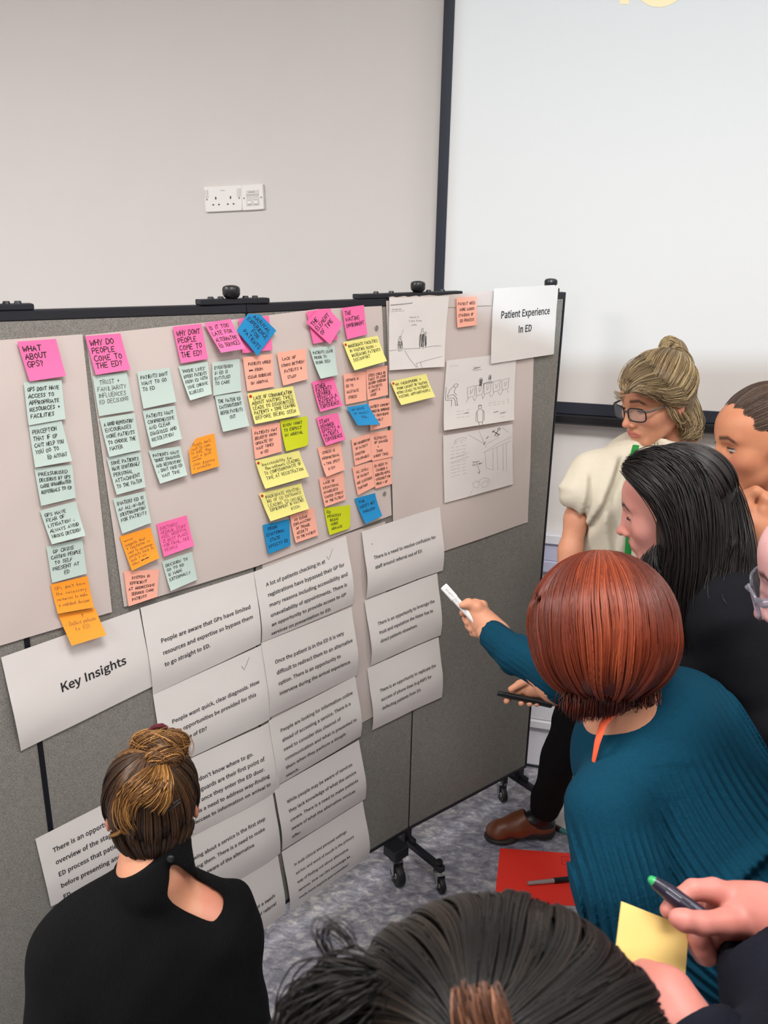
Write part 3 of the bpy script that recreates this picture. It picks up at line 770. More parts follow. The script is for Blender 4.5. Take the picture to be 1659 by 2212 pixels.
# ------------------------------------------------------------------ sticky notes
NOTES = [
 # colour, quad TL TR BR BL, text lines, letter height, lift, opts
 ('pink', [(37,738),(121,732),(143,812),(64,824)], ['WHAT','ABOUT','GPS?'], .0125, (.006,.008), {'w': .0019, 'wh': 'heading the leftmost column'}),
 ('green', [(51,826),(133,821),(142,905),(62,919)], ['GPS DONT HAVE','ACCESS TO','APPROPRIATE','RESOURCES +','FACILITIES'], .0088, (.004,.004), {'w': .0014}),
 ('green', [(62,920),(133,908),(156,996),(76,1010)], ['PERCEPTION','THAT IF GP','CANT HELP YOU','YOU GO TO','____ED ANYWAY'], .0088, (.007,.008), {}),
 ('green', [(74,1012),(156,1003),(164,1075),(89,1093)], ['PRESSURISED','DECISIONS BY GPS','CAUSE UNWARRANTED','REFERRALS TO ED'], .0088, (.005,.003), {}),
 ('green', [(86,1103),(164,1083),(185,1157),(112,1176)], ['GPS HAVE','FEAR OF','LITIGATION ~','ALWAYS AVOID','WRONG DECISION'], .0088, (.010,.012), {}),
 ('green', [(100,1181),(178,1164),(188,1239),(113,1259)], ['_GP CRISIS','CAUSING PEOPLE','_TO SELF','PRESENT AT','____ED'], .0088, (.004,.004), {}),
 ('orange', [(109,1263),(189,1244),(203,1312),(125,1326)], ["GPs don't have",'the necessary','resources to make','a confident decision'], .0105, (.012,.012), {'thin': 1}),
 ('orange', [(125,1327),(205,1313),(230,1372),(155,1395)], ['_____^','~ Deflect patients','__to ED'], .0115, (.026,.028), {'thin': 1, 'pow': 1.4}),
 ('pink', [(184,726),(260,720),(282,798),(207,810)], ['WHY DO','PEOPLE','COME TO','THE ED?'], .0125, (.008,.008), {'w': .0018, 'wh': 'heading the second column'}),
 ('green', [(200,813),(274,804),(290,887),(214,899)], ['_TRUST +','FAMILIARITY','INFLUENCES','ED DECISIONS'], .0100, (.002,.002), {'w': .0010}),
 ('green', [(215,904),(291,892),(304,972),(236,987)], ['A GOOD REPUTATION','ENCOURAGES','MORE PATIENTS','TO CHOOSE THE','MATER'], .0088, (.008,.006), {}),
 ('green', [(230,988),(304,975),(315,1052),(252,1069)], ['SOME PATIENTS','HAVE EMOTIONAL/','PERSONAL','ATTACHMENT','TO THE MATER'], .0088, (.008,.006), {}),
 ('green', [(244,1077),(314,1061),(327,1129),(264,1153)], ['(MATER) ED IS','AN ALL-IN-ONE','SOLUTION/OPTION','FOR PATIENTS'], .0088, (.007,.006), {}),
 ('orange', [(258,1159),(325,1139),(345,1205),(285,1233)], ['=','suggests that','+ reputation we','want to encourage','patients back to','seek + use','other ##'], .0082, (.010,.012), {'thin': 1}),
 ('salmon', [(267,1234),(344,1230),(340,1289),(278,1310)], ['__SYSTEM IS','_EFFICIENT','AT ADDRESSING','_SERIOUS CARE','_PATIENTS'], .0075, (.006,.004), {'w': .0013}),
 ('pink', [(338,1132),(403,1113),(420,1179),(354,1203)], ['DOCTORS/','MEDICAL STAFF','FEEL HOSPITAL','IS BEST PLACE','FOR FRAIL, SICK','PEOPLE'], .0080, (.008,.010), {'thin': 2}),
 ('green', [(350,1213),(415,1192),(426,1252),(369,1277)], ['DECISION TO','GO TO ED','IS MADE','EXTERNALLY'], .0088, (.012,.006), {}),
 ('green', [(296,803),(366,794),(381,868),(310,883)], ['PATIENTS DONT','WANT TO GO','TO ED'], .0088, (.006,.006), {}),
 ('green', [(308,887),(378,876),(393,948),(327,967)], ['PATIENTS WANT','COMPREHENSIVE','AND CLEAR','DIAGNOSIS AND','RESOLUTION'], .0088, (.010,.010), {}),
 ('green', [(321,973),(390,964),(405,1026),(346,1045)], ['PATIENTS WANT',"'QUICK' DIAGNOSIS",'AND RESOLUTION','~ DONT MIND ED','_WAIT TIME'], .0088, (.012,.012), {}),
 ('pink', [(373,706),(435,699),(450,775),(391,785)], ['WHY DONT','PEOPLE','COME TO','THE ED?'], .0125, (.008,.006), {'w': .0018, 'wh': 'heading the fourth column'}),
 ('pink', [(441,698),(498,689),(530,753),(478,762)], ['IS IT TOO','LATE FOR','ALTERNATIVE','ED SERVICES'], .0110, (.020,.020), {'w': .0016, 'pow': 1.5, 'lay': .003}),
 ('pink', [(515,688),(581,682),(589,756),(523,763)], [], .01, (.003,.003), {'lab': 'blank pink sticky note almost hidden behind the blue arrival diamond'}),
 ('blue', [(546,663),(597,714),(557,769),(511,714)], ['_ARRIVAL','EXPERIENCE','___FOR','_PATIENTS'], .0115, (.006,.006), {'w': .0014, 'lay': .006, 'cut': ('TL', (.30,.30)), 'wh': 'turned on its corner'}),
 ('green', [(385,791),(449,781),(458,851),(411,865)], ["'PHONE LINES'",'DIVERT PATIENTS','FROM ED WITH','SOME CHRONIC','ILLNESSES'], .0088, (.014,.010), {}),
 ('green', [(458,783),(517,775),(521,844),(461,855)], ['EVERYBODY','IN ED IS','ENTITLED','TO CARE'], .0088, (.003,.003), {}),
 ('green', [(464,855),(522,847),(538,920),(482,933)], ['THE MATER ED','CANT/WONT/DONT','REFER PATIENTS','____OUT'], .0088, (.010,.010), {}),
 ('orange', [(406,952),(463,936),(474,1007),(414,1025)], ["_People don't",'want to come','to A&E, they','want a quick','=','clear diagnosis','+ resolution'], .0090, (.007,.007), {'thin': 1, 'cut': ('TL', (.25,.3))}),
 ('salmon', [(524,772),(589,764),(593,835),(534,845)], ['_PATIENTS WOULD','_# FROM','CLEAR GUIDELINE','_ON ARRIVAL'], .0080, (.003,.003), {'p': .016}),
 ('salmon', [(598,762),(661,753),(665,819),(612,833)], ['_LACK OF','COMMS BETWEEN','_PATIENTS &','__STAFF'], .0082, (.006,.005), {'p': .016}),
 ('yellow', [(534,850),(633,834),(649,896),(552,916)], ['_LACK OF COMMUNICATION','ABOUT WAITING TIMES','LEADS TO DISGRUNTLED','PATIENTS + SOME LEAVING','BEFORE BEING SEEN'], .0100, (.009,.009), {'wide': 1, 'lay': .002}),
 ('salmon', [(543,923),(605,912),(609,975),(552,992)], ['PATIENTS MAY','BENEFIT FROM','UPDATE ON','WAIT TIMES','__IN ED'], .0080, (.003,.003), {}),
 ('lime', [(605,909),(664,899),(667,962),(618,975)], ['KNOW WHAT','TO EXPECT','ON ARRIVAL'], .0090, (.008,.004), {'cut': ('BR', (.12,.12)), 'lay': .001}),
 ('yellow', [(552,995),(646,973),(668,1029),(574,1056)], ['_Inaccessibility for','__Non-nationals LEADING','_TO CONFUSION/WASTE OF','_TIME AT REGISTRATION'], .0100, (.012,.012), {'wide': 1, 'lay': .002, 'w': .0011}),
 ('yellow', [(560,1066),(651,1044),(668,1099),(585,1126)], ['_INADEQUATE MONITOR-','_ING OF ED ENTRANCE','_LEADING TO UNSAFE','_ENVIRONMENT IN WAITING','__________ROOM'], .0098, (.012,.012), {'wide': 1, 'lay': .002, 'w': .0011}),
 ('blue', [(568,1134),(625,1121),(628,1178),(581,1197)], ['_PRIOR','EMOTIONAL','_STATE','EFFECTS ED'], .0090, (.008,.004), {'p': .016}),
 ('salmon', [(626,1113),(678,1096),(688,1156),(639,1173)], ['_NO CLEAR','EXPLANATION','_OF TRIAGE','_RESULTS','TO THE PATIENT'], .0080, (.008,.006), {}),
 ('pink', [(662,673),(714,666),(730,733),(677,743)], [], .01, (.003,.003), {'lab': 'pink sticky note mostly hidden behind the element of time diamond'}),
 ('pink', [(661,696),(699,655),(741,699),(713,744)], ['THE','ELEMENT','OF TIME'], .0125, (.008,.010), {'w': .0016, 'lay': .006, 'cut': ('TR', (.28,.28)), 'wh': 'turned on its corner'}),
 ('pink', [(739,665),(786,659),(794,722),(750,733)], ['THE','WAITING','ENVIRONMENT'], .0115, (.006,.006), {'w': .0015, 'wh': 'rightmost heading by the paper edge'}),
 ('green', [(669,752),(723,746),(730,810),(693,818)], ['PATIENTS LEAVE','PRIOR TO','BEING SEEN'], .0085, (.016,.008), {}),
 ('yellow', [(741,739),(816,725),(836,780),(766,800)], ['_INADEQUATE FACILITIES','_IN WAITING ROOM -','_INCREASING PATIENTS','_DISCOMFORT'], .0092, (.018,.016), {'wide': 1, 'pow': 1.6, 'lay': .001}),
 ('pink', [(674,825),(721,815),(741,876),(692,890)], ['OTHER','PATIENTS','DEMINER','EFFECTS A',"PATIENT'S",'EXPERIENCE'], .0105, (.010,.010), {'w': .0016}),
 ('pink', [(683,902),(730,891),(747,949),(704,963)], ['STAFF','DEMINER','EFFECTS A','PATIENTS','EXPERIENCE'], .0105, (.012,.010), {'w': .0016}),
 ('salmon', [(742,808),(791,802),(792,865),(747,874)], ['NOTHING IN','ED TO','ALLEVIATE','_STRESS'], .0078, (.002,.002), {'p': .017}),
 ('salmon', [(791,799),(837,789),(838,853),(794,864)], ['STEPS COULD BE','TAKEN TO AVOID','SENSORY OVERLOAD','IN PATIENTS','_LIGHTS &','_NOISE'], .0078, (.003,.003), {'lay': .001}),
 ('blue', [(749,880),(795,872),(821,917),(773,919)], ['_NO SENSE','_OF HOMELY','____FEEL'], .0085, (.014,.028), {'lay': .004, 'pow': 1.3, 'w': .0010}),
 ('salmon', [(796,866),(844,859),(847,919),(800,931)], ['PATIENT COMFORT','COULD BE IMPROVED','_BY PROVIDING','__HOMELY','_ITEMS'], .0078, (.003,.003), {}),
 ('salmon', [(686,967),(736,956),(745,1015),(705,1030)], ['_STRESS IS','PROPORTIONAL','+ TIME SPENT','__IN ENV'], .0080, (.012,.006), {'p': .016}),
 ('salmon', [(689,1033),(742,1020),(747,1079),(702,1095)], ['_LACK OF','SITUATIONAL','AWARENESS','CAUSED STRESS','OF THE PATIENT'], .0080, (.008,.004), {}),
 ('lime', [(700,1097),(757,1091),(757,1141),(712,1156)], ['ED','PROCESS','_BEING','_MORE','_HUMANE'], .0090, (.008,.003), {'cut': ('BR', (.12,.12))}),
 ('salmon', [(759,949),(802,935),(804,993),(767,1006)], ['THE CONSIDERATION','_OF PATIENT','CONDITION','(VULNERABLE)'], .0080, (.003,.003), {'p': .0165}),
 ('salmon', [(800,935),(850,928),(849,986),(804,996)], ['_ELEMENTS','_OF DANGER','___+','__TOXIC','(NIGHT TIME)'], .0080, (.003,.003), {'lay': .001}),
 ('salmon', [(761,1009),(804,997),(810,1051),(773,1070)], ['_ALL LEVELS','_OF PATIENT','ARE CLUSTERED','TOGETHER'], .0078, (.004,.004), {'p': .0165}),
 ('salmon', [(804,995),(845,986),(847,1045),(811,1056)], ['ED NEEDS TO','_CONSIDER A','DEDICATED MENTAL','ASSESSMENT FOR','PREGN + INF'], .0078, (.003,.003), {'lay': .001}),
 ('blue', [(766,1077),(810,1065),(826,1114),(790,1132)], ['_FAIL','SAFETY NET','_PARADIGM'], .0088, (.014,.012), {'p': .017}),
 ('yellow', [(844,824),(921,807),(940,857),(867,875)], ['_NO MICROPHONE +','_POOR LAYOUT OF WAITING','ROOM LEADS TO PATIENTS','MISSING APPOINTMENTS'], .0090, (.018,.016), {'wide': 1, 'pow': 1.6, 'lay': .003}),
 ('salmon', [(986,643),(1031,640),(1030,702),(988,708)], ['PATIENT NEED','_MORE UNDER-','STANDING OF','_ED PROCESS'], .0085, (.004,.004), {'p': .017, 'lay': .002}),
]
def thin_pink(op): return op.get('thin') == 2
for k, (colr, q, lines, hgt, lift, op) in enumerate(NOTES):
    W, H = (.127, .076) if op.get('wide') else (.076, .076)
    h0 = 0.0095 + op.get('lay', 0)
    sh = Sheet(q, W, H, h0, lift, 'out', op.get('pow', 2.0), 0, k)
    o = sh.build('sticky_note', M[colr], 10, 10, op.get('cut'))
    words = ' '.join(x.strip('_') for x in lines)
    for ch in '=#~^': words = words.replace(ch, '')
    words = ' '.join(words.split()[:6])
    lab = op.get('lab') or ('%s sticky note handwritten %s%s' % (colr if colr != 'green' else 'pale green', words, (', ' + op['wh']) if op.get('wh') else ''))
    tag(o, lab, 'sticky note', 'sticky notes on the display board')
    if not lines: continue
    r_ = random.Random(100 + k)
    n = len(lines)
    if colr == 'salmon': hgt *= .80; pitch = .0146
    elif colr == 'yellow': hgt *= .86; pitch = .0126
    elif colr == 'pink' and op.get('w', 0) >= .0015: hgt *= .84; pitch = .0150 if n < 5 else .0120
    elif colr == 'orange': hgt *= .80; pitch = .0140 if n < 5 else .0102
    elif colr == 'blue': hgt *= .86; pitch = .0155
    elif thin_pink(op): hgt *= .86; pitch = .0112
    else: hgt *= .80; pitch = .0122
    pitch = min(pitch, (H - .016) / max(n, 3))
    thin = op.get('thin'); w = op.get('w', .0007 if thin else .0013)
    mat = M['ink'] if not thin else (M['ink_thin'] if thin == 1 else M['ink_red'])
    if colr == 'blue': mat = M['ink_blue']
    if k == 9 or k == 34: mat = M['ink_thin']
    pl = write_lines(lines, .006, (.013 if colr == 'salmon' else .0095) + hgt, hgt, pitch, r_, W - .012)
    if pl: ribbon(pl, w, lambda x, y, sh=sh: sh.at(x, y, .0005), 'handwriting', mat, o)
    if op.get('wide'):
        v = [sh.at(.006, .008, .0006)] + [sh.at(.006 + .0038 * math.cos(a * math.pi / 7), .008 + .0038 * math.sin(a * math.pi / 7), .0006) for a in range(14)]
        mesh('round_sticker', v, [(0, i + 1, (i + 1) % 14 + 1) for i in range(14)], M['red_dot'], o)

# ------------------------------------------------------------------ hand-drawn sketch sheets
def sketch(quad, W, H, h0, lift, label, groups, mode='out', seed=0, pw=3.0):
    sh = Sheet(quad, W, H, h0, lift, mode, pw, 0.001, seed)
    o = sh.build('sketch_sheet', M['paper'], 14, 18); tag(o, label, 'drawing', 'pencil sketches on the display board')
    for nm, w, mat, pls in groups:
        pls = [[(x * W, y * H) for x, y in pl] for pl in pls]
        ribbon(pls, w, lambda x, y: sh.at(x, y, .0006), nm, M[mat], o)
    return sh, o
rs = random.Random(5)
def ell(cx, cy, rx, ry, n=12, a0=0.2, turns=1.1): return [(cx + rx * math.cos(a0 + 2 * math.pi * turns * i / n), cy + ry * math.sin(a0 + 2 * math.pi * turns * i / n)) for i in range(n + 1)]
def scrib(x0, y0, x1, y1, n, amp): return [(x0 + (x1 - x0) * i / n, y0 + (y1 - y0) * i / n + amp * (1 if i % 2 else -1) * rs.uniform(.5, 1)) for i in range(n + 1)]
def hatch(x0, y0, x1, y1, n): return [[(x0 + (x1 - x0) * i / n + rs.uniform(-.005, .005), y0), (x0 + (x1 - x0) * i / n + rs.uniform(-.01, .01), y1)] for i in range(n + 1)]
def tiny_words(x, y, w, n=3, amp=.006):
    out = []; cx = x
    for i in range(n):
        L = w / n * rs.uniform(.5, .85); out.append(scrib(cx, y, cx + L, y - .004, max(3, int(L / .012)), amp)); cx += w / n
    return out
def wr(lines, x, y, h, p, W, H, wmax=None): return [[(a / W, b / H) for a, b in pl] for pl in write_lines(lines, x * W, y * H, h, p, rs, wmax)]
# sketch 1: two groups of people far apart in a bare room
W1, H1 = .25, .29
g = [('sketch_lines', .0014, 'ink', [ell(.19, .55, .018, .02), [(.17, .57), (.15, .64), (.15, .70)], [(.20, .57), (.23, .63), (.235, .70)], [(.15, .64), (.19, .66), (.23, .64)]] + hatch(.165, .60, .22, .70, 5) + [[(.16, .70), (.165, .745)], [(.19, .70), (.185, .745)], [(.22, .70), (.215, .745)]]
   + [ell(.575, .46, .018, .025), [(.555, .49), (.53, .56), (.535, .66), (.545, .72)], [(.60, .49), (.615, .56), (.61, .66), (.60, .73)]] + hatch(.545, .52, .605, .70, 7)
   + [ell(.635, .51, .016, .02), [(.62, .53), (.65, .56), (.66, .63), (.645, .72)]] + hatch(.625, .55, .655, .69, 4)),
     ('room_lines', .0009, 'ink_thin', [[(0, .725), (.14, .718)], [(.235, .712), (.54, .715)], [(.66, .705), (.82, .695), (.92, .70)], [(.20, .54), (.235, .46), (.25, .44)], [(.27, .735), (.36, .86), (.48, .985)], [(.47, .93), (.55, .915), (.59, .99)], [(.47, .93), (.5, .985)], [(.55, .915), (.95, .85)]]),
     ('handwriting', .0006, 'ink_thin', wr(['Patients &'], .34, .285, .0065, .012, W1, H1) + wr(['& their friends'], .33, .335, .0065, .012, W1, H1) + wr(['waiting'], .38, .39, .006, .012, W1, H1) + wr(['Outside ED'], .04, .165, .006, .012, W1, H1) + [[(.03, .185), (.25, .180)]]),
     ('crossed_out_title', .0010, 'ink', [scrib(.02, .10, .38, .075, 40, .012), scrib(.02, .095, .38, .08, 30, .006)])]
sketch([(841, 644), (970, 640), (960, 792), (841, 800)], W1, H1, .0085, (.006, .010), 'sketch of standing people in a bare room, top left of the drawings', g, seed=2)
# sketch 2: waiting room seats
W2, H2 = .30, .32
seats = []
for i, x in enumerate((.31, .43, .54, .67, .80)):
    w = .105; y0 = .43 - i * .012
    seats += [[(x, y0), (x + w, y0 - .02), (x + w - .004, y0 + .13), (x + .01, y0 + .15), (x, y0)], [(x + .04, y0 + .03), (x + .05, y0 + .10)], [(x + .08, y0 + .02), (x + .06, y0 + .09)], [(x + .02, y0 + .15), (x - .01, y0 + .22)], [(x + w * .8, y0 + .15), (x + w, y0 + .20)]]
g = [('sketch_lines', .0014, 'ink', [ell(.15, .375, .03, .025), [(.12, .38), (.07, .43), (.045, .50), (.05, .545)], [(.15, .41), (.13, .46), (.15, .50), (.17, .515)], [(.05, .545), (.13, .55), (.15, .60), (.15, .66)], [(.05, .515), (.12, .50), (.17, .56), (.175, .64)], [(.15, .66), (.19, .665), (.175, .64)], [(.02, .38), (.02, .57), (.11, .58)], [(.10, .58), (.10, .67)],
    ell(.49, .345, .022, .035)] + hatch(.475, .33, .51, .43, 5) + [ell(.62, .31, .018, .03)] + hatch(.605, .30, .635, .36, 4) + [[(.53, .40), (.60, .385), (.66, .385), (.66, .40), (.58, .415)], ell(.495, .735, .022, .032), [(.47, .715), (.52, .715)], [(.475, .77), (.44, .81), (.435, .94)], [(.515, .77), (.555, .81), (.555, .94)], [(.455, .80), (.46, .95), (.535, .955), (.54, .80)], [(.47, .95), (.485, 1.0)], [(.52, .955), (.53, 1.0)]]),
     ('seat_lines', .0010, 'ink_thin', seats),
     ('handwriting', .0006, 'ink_thin', wr(['Title', 'Reception'], .37, .155, .0065, .012, W2, H2) + tiny_words(.04, .09, .16, 2) + tiny_words(.68, .085, .2, 3) + [x for y in (.755, .80, .845) for x in tiny_words(.17, y, .20, 3)] + [x for y in (.70, .735) for x in tiny_words(.62, y, .26, 4)] + [x for y in (.83, .90) for x in tiny_words(.78, y + .03, .12, 1)] + [[(.955, .04), (.965, .09)], [(.945, .07), (.975, .06)], [(.89, .66), (.905, .68), (.90, .74)]]),
     ('crossed_out_words', .0022, 'ink', [[(.69, .845), (.76, .838)], [(.79, .875), (.86, .868)], [(.28, .795), (.33, .79)], [(.38, .165), (.47, .15)]])]
sketch([(965, 779), (1116, 761), (1111, 907), (959, 930)], W2, H2, .0100, (.014, .010), 'sketch of a waiting room with a row of five seats', g, seed=3)
# sketch 3: corridor with notes
W3, H3 = .29, .30
g = [('handwriting', .0006, 'ink_thin', [x for i in range(4) for x in tiny_words(.10, .20 + i * .05, .22, 3)] + [x for i in range(5) for x in tiny_words(.10, .43 + i * .05, .24, 3)] + [x for i in range(2) for x in tiny_words(.15, .115 + i * .03, .15, 2)] + [[(.09, .36), (.33, .325)], [(.09, .42), (.35, .38)], [(.14, .16), (.17, .09), (.25, .075), (.32, .09), (.30, .14)]]),
     ('arrow', .0010, 'ink', wr(['TEAM', 'WAITING'], .40, .50, .008, .0125, W3, H3) + [[(.47, .54), (.49, .60), (.50, .68)], [(.47, .65), (.50, .685), (.51, .64)]]),
     ('bold_marks', .0026, 'ink', [[(.70, .06), (.80, .135)], [(.73, .14), (.78, .06)], [(.69, .075), (.73, .05)], [(.76, .15), (.80, .125)], [(.77, .045), (.80, .02)], [(.79, .06), (.82, .04)], [(.56, .24), (.59, .205)], [(.605, .16), (.635, .13)]]),
     ('room_lines', .0008, 'pencil', [[(.35, .05), (.56, .22)], [(.5, .02), (.6, .3)], [(.56, .37), (.72, .29), (.98, .20)], [(.58, .36), (.60, .62), (.70, .68)], [(.60, .36), (.98, .27)], [(.70, .34), (.70, .68)], [(.76, .32), (.77, .70)], [(.85, .3), (.85, .72)], [(.90, .29), (.90, .74)], [(.58, .25), (.80, .17)], [(.84, .02), (.93, .12)], [(.40, .80), (.41, .88), (.47, .90), (.50, .82), (.46, .79), (.40, .80)], [(.52, .85), (.58, .82), (.62, .84), (.62, .91), (.54, .92), (.52, .85)], [(.46, .82), (.55, .76), (.63, .80), (.65, .86)], [(.33, 1.0), (.40, .90)]])]
sketch([(957, 941), (1107, 916), (1108, 1046), (960, 1087)], W3, H3, .0085, (.003, .003), 'pencil sketch of a corridor with handwritten notes, lowest of the drawings', g, seed=4)
# ------------------------------------------------------------------ implicit surfaces -> one continuous mesh
def vnp(v): return np.array([v[0], v[1], v[2]], dtype=np.float32)
class Frame:
    """local frame: x right, y forward, z up of the thing"""
    def __init__(s, o, fwd, up=(0, 0, 1)):
        f = Vector(fwd).normalized(); x = f.cross(Vector(up)).normalized(); u = x.cross(f).normalized()
        s.o, s.x, s.y, s.z = Vector(o), x, f, u
        s.R = np.array([list(x), list(f), list(u)], dtype=np.float32)      # rows: axes
        s.on = vnp(o)
    def w(s, p): return s.o + s.x * p[0] + s.y * p[1] + s.z * p[2]
    def loc(s, V): return (V - s.on) @ s.R.T
    def wn(s, A): return A @ s.R + s.on
def roll_up(fwd, deg):
    f = Vector(fwd).normalized(); x = f.cross(Vector((0, 0, 1))).normalized(); u = x.cross(f)
    a = math.radians(deg); return u * math.cos(a) + x * math.sin(a)
def view_dir(px, py, yaw, down):
    """direction seen from the lens: yaw 0 = towards us, 90 = to the left of the picture, 180 = away; down in degrees"""
    r = ray(px, py); t = Vector((-r.x, -r.y, 0)).normalized(); l = Vector((0, 0, 1)).cross(t) * -1
    if l.dot(RT) > 0: l = -l
    a, d = math.radians(yaw), math.radians(down)
    h = t * math.cos(a) + l * math.sin(a)
    return h * math.cos(d) - Vector((0, 0, 1)) * math.sin(d)

class SDF:
    def __init__(s, lo, hi, h):
        s.lo = np.array(lo, np.float32); s.h = h
        s.n = np.maximum(3, np.ceil((np.array(hi) - s.lo) / h).astype(int) + 1)
        s.D = np.full(s.n, 0.2, np.float32)
    def sub(s, lo, hi):
        a = np.clip(np.floor((np.array(lo) - s.lo) / s.h).astype(int), 0, s.n); b = np.clip(np.ceil((np.array(hi) - s.lo) / s.h).astype(int) + 1, 0, s.n)
        if np.any(b <= a): return None, None
        sl = tuple(slice(int(i), int(j)) for i, j in zip(a, b))
        g = [s.lo[k] + s.h * np.arange(a[k], b[k], dtype=np.float32) for k in range(3)]
        X, Y, Z = np.meshgrid(*g, indexing='ij'); return sl, np.stack([X, Y, Z], -1)
    def put(s, sl, d, k, op):
        D = s.D[sl]
        if op == 'add':
            if k > 0:
                hh = np.maximum(k - np.abs(D - d), 0) / k; r = np.minimum(D, d) - hh * hh * k * 0.25
            else: r = np.minimum(D, d)
        else:
            d = -d
            if k > 0:
                hh = np.maximum(k - np.abs(D - d), 0) / k; r = np.maximum(D, d) + hh * hh * k * 0.25
            else: r = np.maximum(D, d)
        s.D[sl] = r
    def ell(s, c, r, fr=None, k=0.01, op='add'):
        r = np.array(r, np.float32); rm = float(r.max()) + k + 2.5 * s.h
        cw = vnp(fr.w(c)) if fr else vnp(c)
        sl, P = s.sub(cw - rm, cw + rm)
        if sl is None: return s
        q = P - cw
        if fr is not None: q = q @ fr.R.T
        k0 = np.linalg.norm(q / r, axis=-1); k1 = np.linalg.norm(q / (r * r), axis=-1) + 1e-9
        s.put(sl, (k0 * (k0 - 1) / k1).astype(np.float32), k, op); return s
    def cap(s, a, b, ra, rb=None, fr=None, k=0.01, op='add'):
        rb = ra if rb is None else rb
        A = vnp(fr.w(a)) if fr else vnp(a); B = vnp(fr.w(b)) if fr else vnp(b)
        m = max(ra, rb) + k + 2.5 * s.h
        sl, P = s.sub(np.minimum(A, B) - m, np.maximum(A, B) + m)
        if sl is None: return s
        ba = B - A; L2 = float(ba @ ba) + 1e-12
        t = np.clip(((P - A) @ ba) / L2, 0, 1)
        d = np.linalg.norm(P - A - t[..., None] * ba, axis=-1) - (ra + (rb - ra) * t)
        s.put(sl, d.astype(np.float32), k, op); return s
    def chain(s, pts, rs, k=0.01, fr=None):
        for i in range(len(pts) - 1): s.cap(pts[i], pts[i + 1], rs[i], rs[i + 1], fr, k)
        return s
    def half(s, p, n, k=0.004):
        """cut away the side n points to"""
        n = vnp(Vector(n).normalized()); sl, P = s.sub(s.lo, s.lo + s.n * s.h)
        d = (P - vnp(p)) @ n
        s.put(sl, -d.astype(np.float32), k, 'cut'); return s
    def mesh(s, smooth=1):
        D = s.D; S = D < 0
        c = np.zeros(tuple(i - 1 for i in D.shape), np.int8)
        for dx in (0, 1):
            for dy in (0, 1):
                for dz in (0, 1):
                    c += S[dx:D.shape[0] - 1 + dx, dy:D.shape[1] - 1 + dy, dz:D.shape[2] - 1 + dz]
        act = np.argwhere((c > 0) & (c < 8))
        idx = np.full(c.shape, -1, np.int64); idx[tuple(act.T)] = np.arange(len(act))
        acc = np.zeros((len(act), 3), np.float64); cnt = np.zeros(len(act))
        for ax in range(3):
            o = [i for i in range(3) if i != ax]
            for p in (0, 1):
                for q in (0, 1):
                    a = act.copy(); a[:, o[0]] += p; a[:, o[1]] += q; b = a.copy(); b[:, ax] += 1
                    va = D[tuple(a.T)]; vb = D[tuple(b.T)]; m = (va < 0) != (vb < 0)
                    t = np.where(m, va / np.where(m, va - vb, 1), 0)
                    pt = a.astype(np.float64); pt[:, ax] += t
                    acc[m] += (pt - 0)[m]; cnt[m] += 1
        V = s.lo + s.h * (acc / cnt[:, None])
        Fs = []
        for ax in range(3):
            sh = list(D.shape); sl0 = [slice(None)] * 3; sl1 = [slice(None)] * 3
            sl0[ax] = slice(0, sh[ax] - 1); sl1[ax] = slice(1, sh[ax])
            A, B = S[tuple(sl0)], S[tuple(sl1)]
            e = np.argwhere(A != B); o = [i for i in range(3) if i != ax]
            ok = (e[:, o[0]] > 0) & (e[:, o[1]] > 0) & (e[:, o[0]] < sh[o[0]] - 1) & (e[:, o[1]] < sh[o[1]] - 1)
            e = e[ok]; ins = A[tuple(e.T)]
            def cell(p, q):
                g = e.copy(); g[:, o[0]] -= p; g[:, o[1]] -= q; return idx[tuple(g.T)]
            q = np.stack([cell(1, 1), cell(0, 1), cell(0, 0), cell(1, 0)], 1)
            flip = ins if ax != 1 else ~ins
            q[~flip] = q[~flip][:, ::-1]
            Fs.append(q[(q >= 0).all(1)])
        F = np.concatenate(Fs)
        for _ in range(smooth):
            W = np.zeros_like(V); N = np.zeros(len(V))
            for a, b in ((0, 1), (1, 2), (2, 3), (3, 0)):
                np.add.at(W, F[:, a], V[F[:, b]]); np.add.at(N, F[:, a], 1); np.add.at(W, F[:, b], V[F[:, a]]); np.add.at(N, F[:, b], 1)
            V = V * 0.5 + 0.5 * W / np.maximum(N, 1)[:, None]
        return V.astype(np.float32), F
def join_vf(parts):
    V = []; F = []; n = 0
    for v, f in parts: V.append(v); F.append(f + n); n += len(v)
    return np.concatenate(V), np.concatenate(F)
def bounds(pts, m):
    a = np.array([[p[0], p[1], p[2]] for p in pts]); return a.min(0) - m, a.max(0) + m

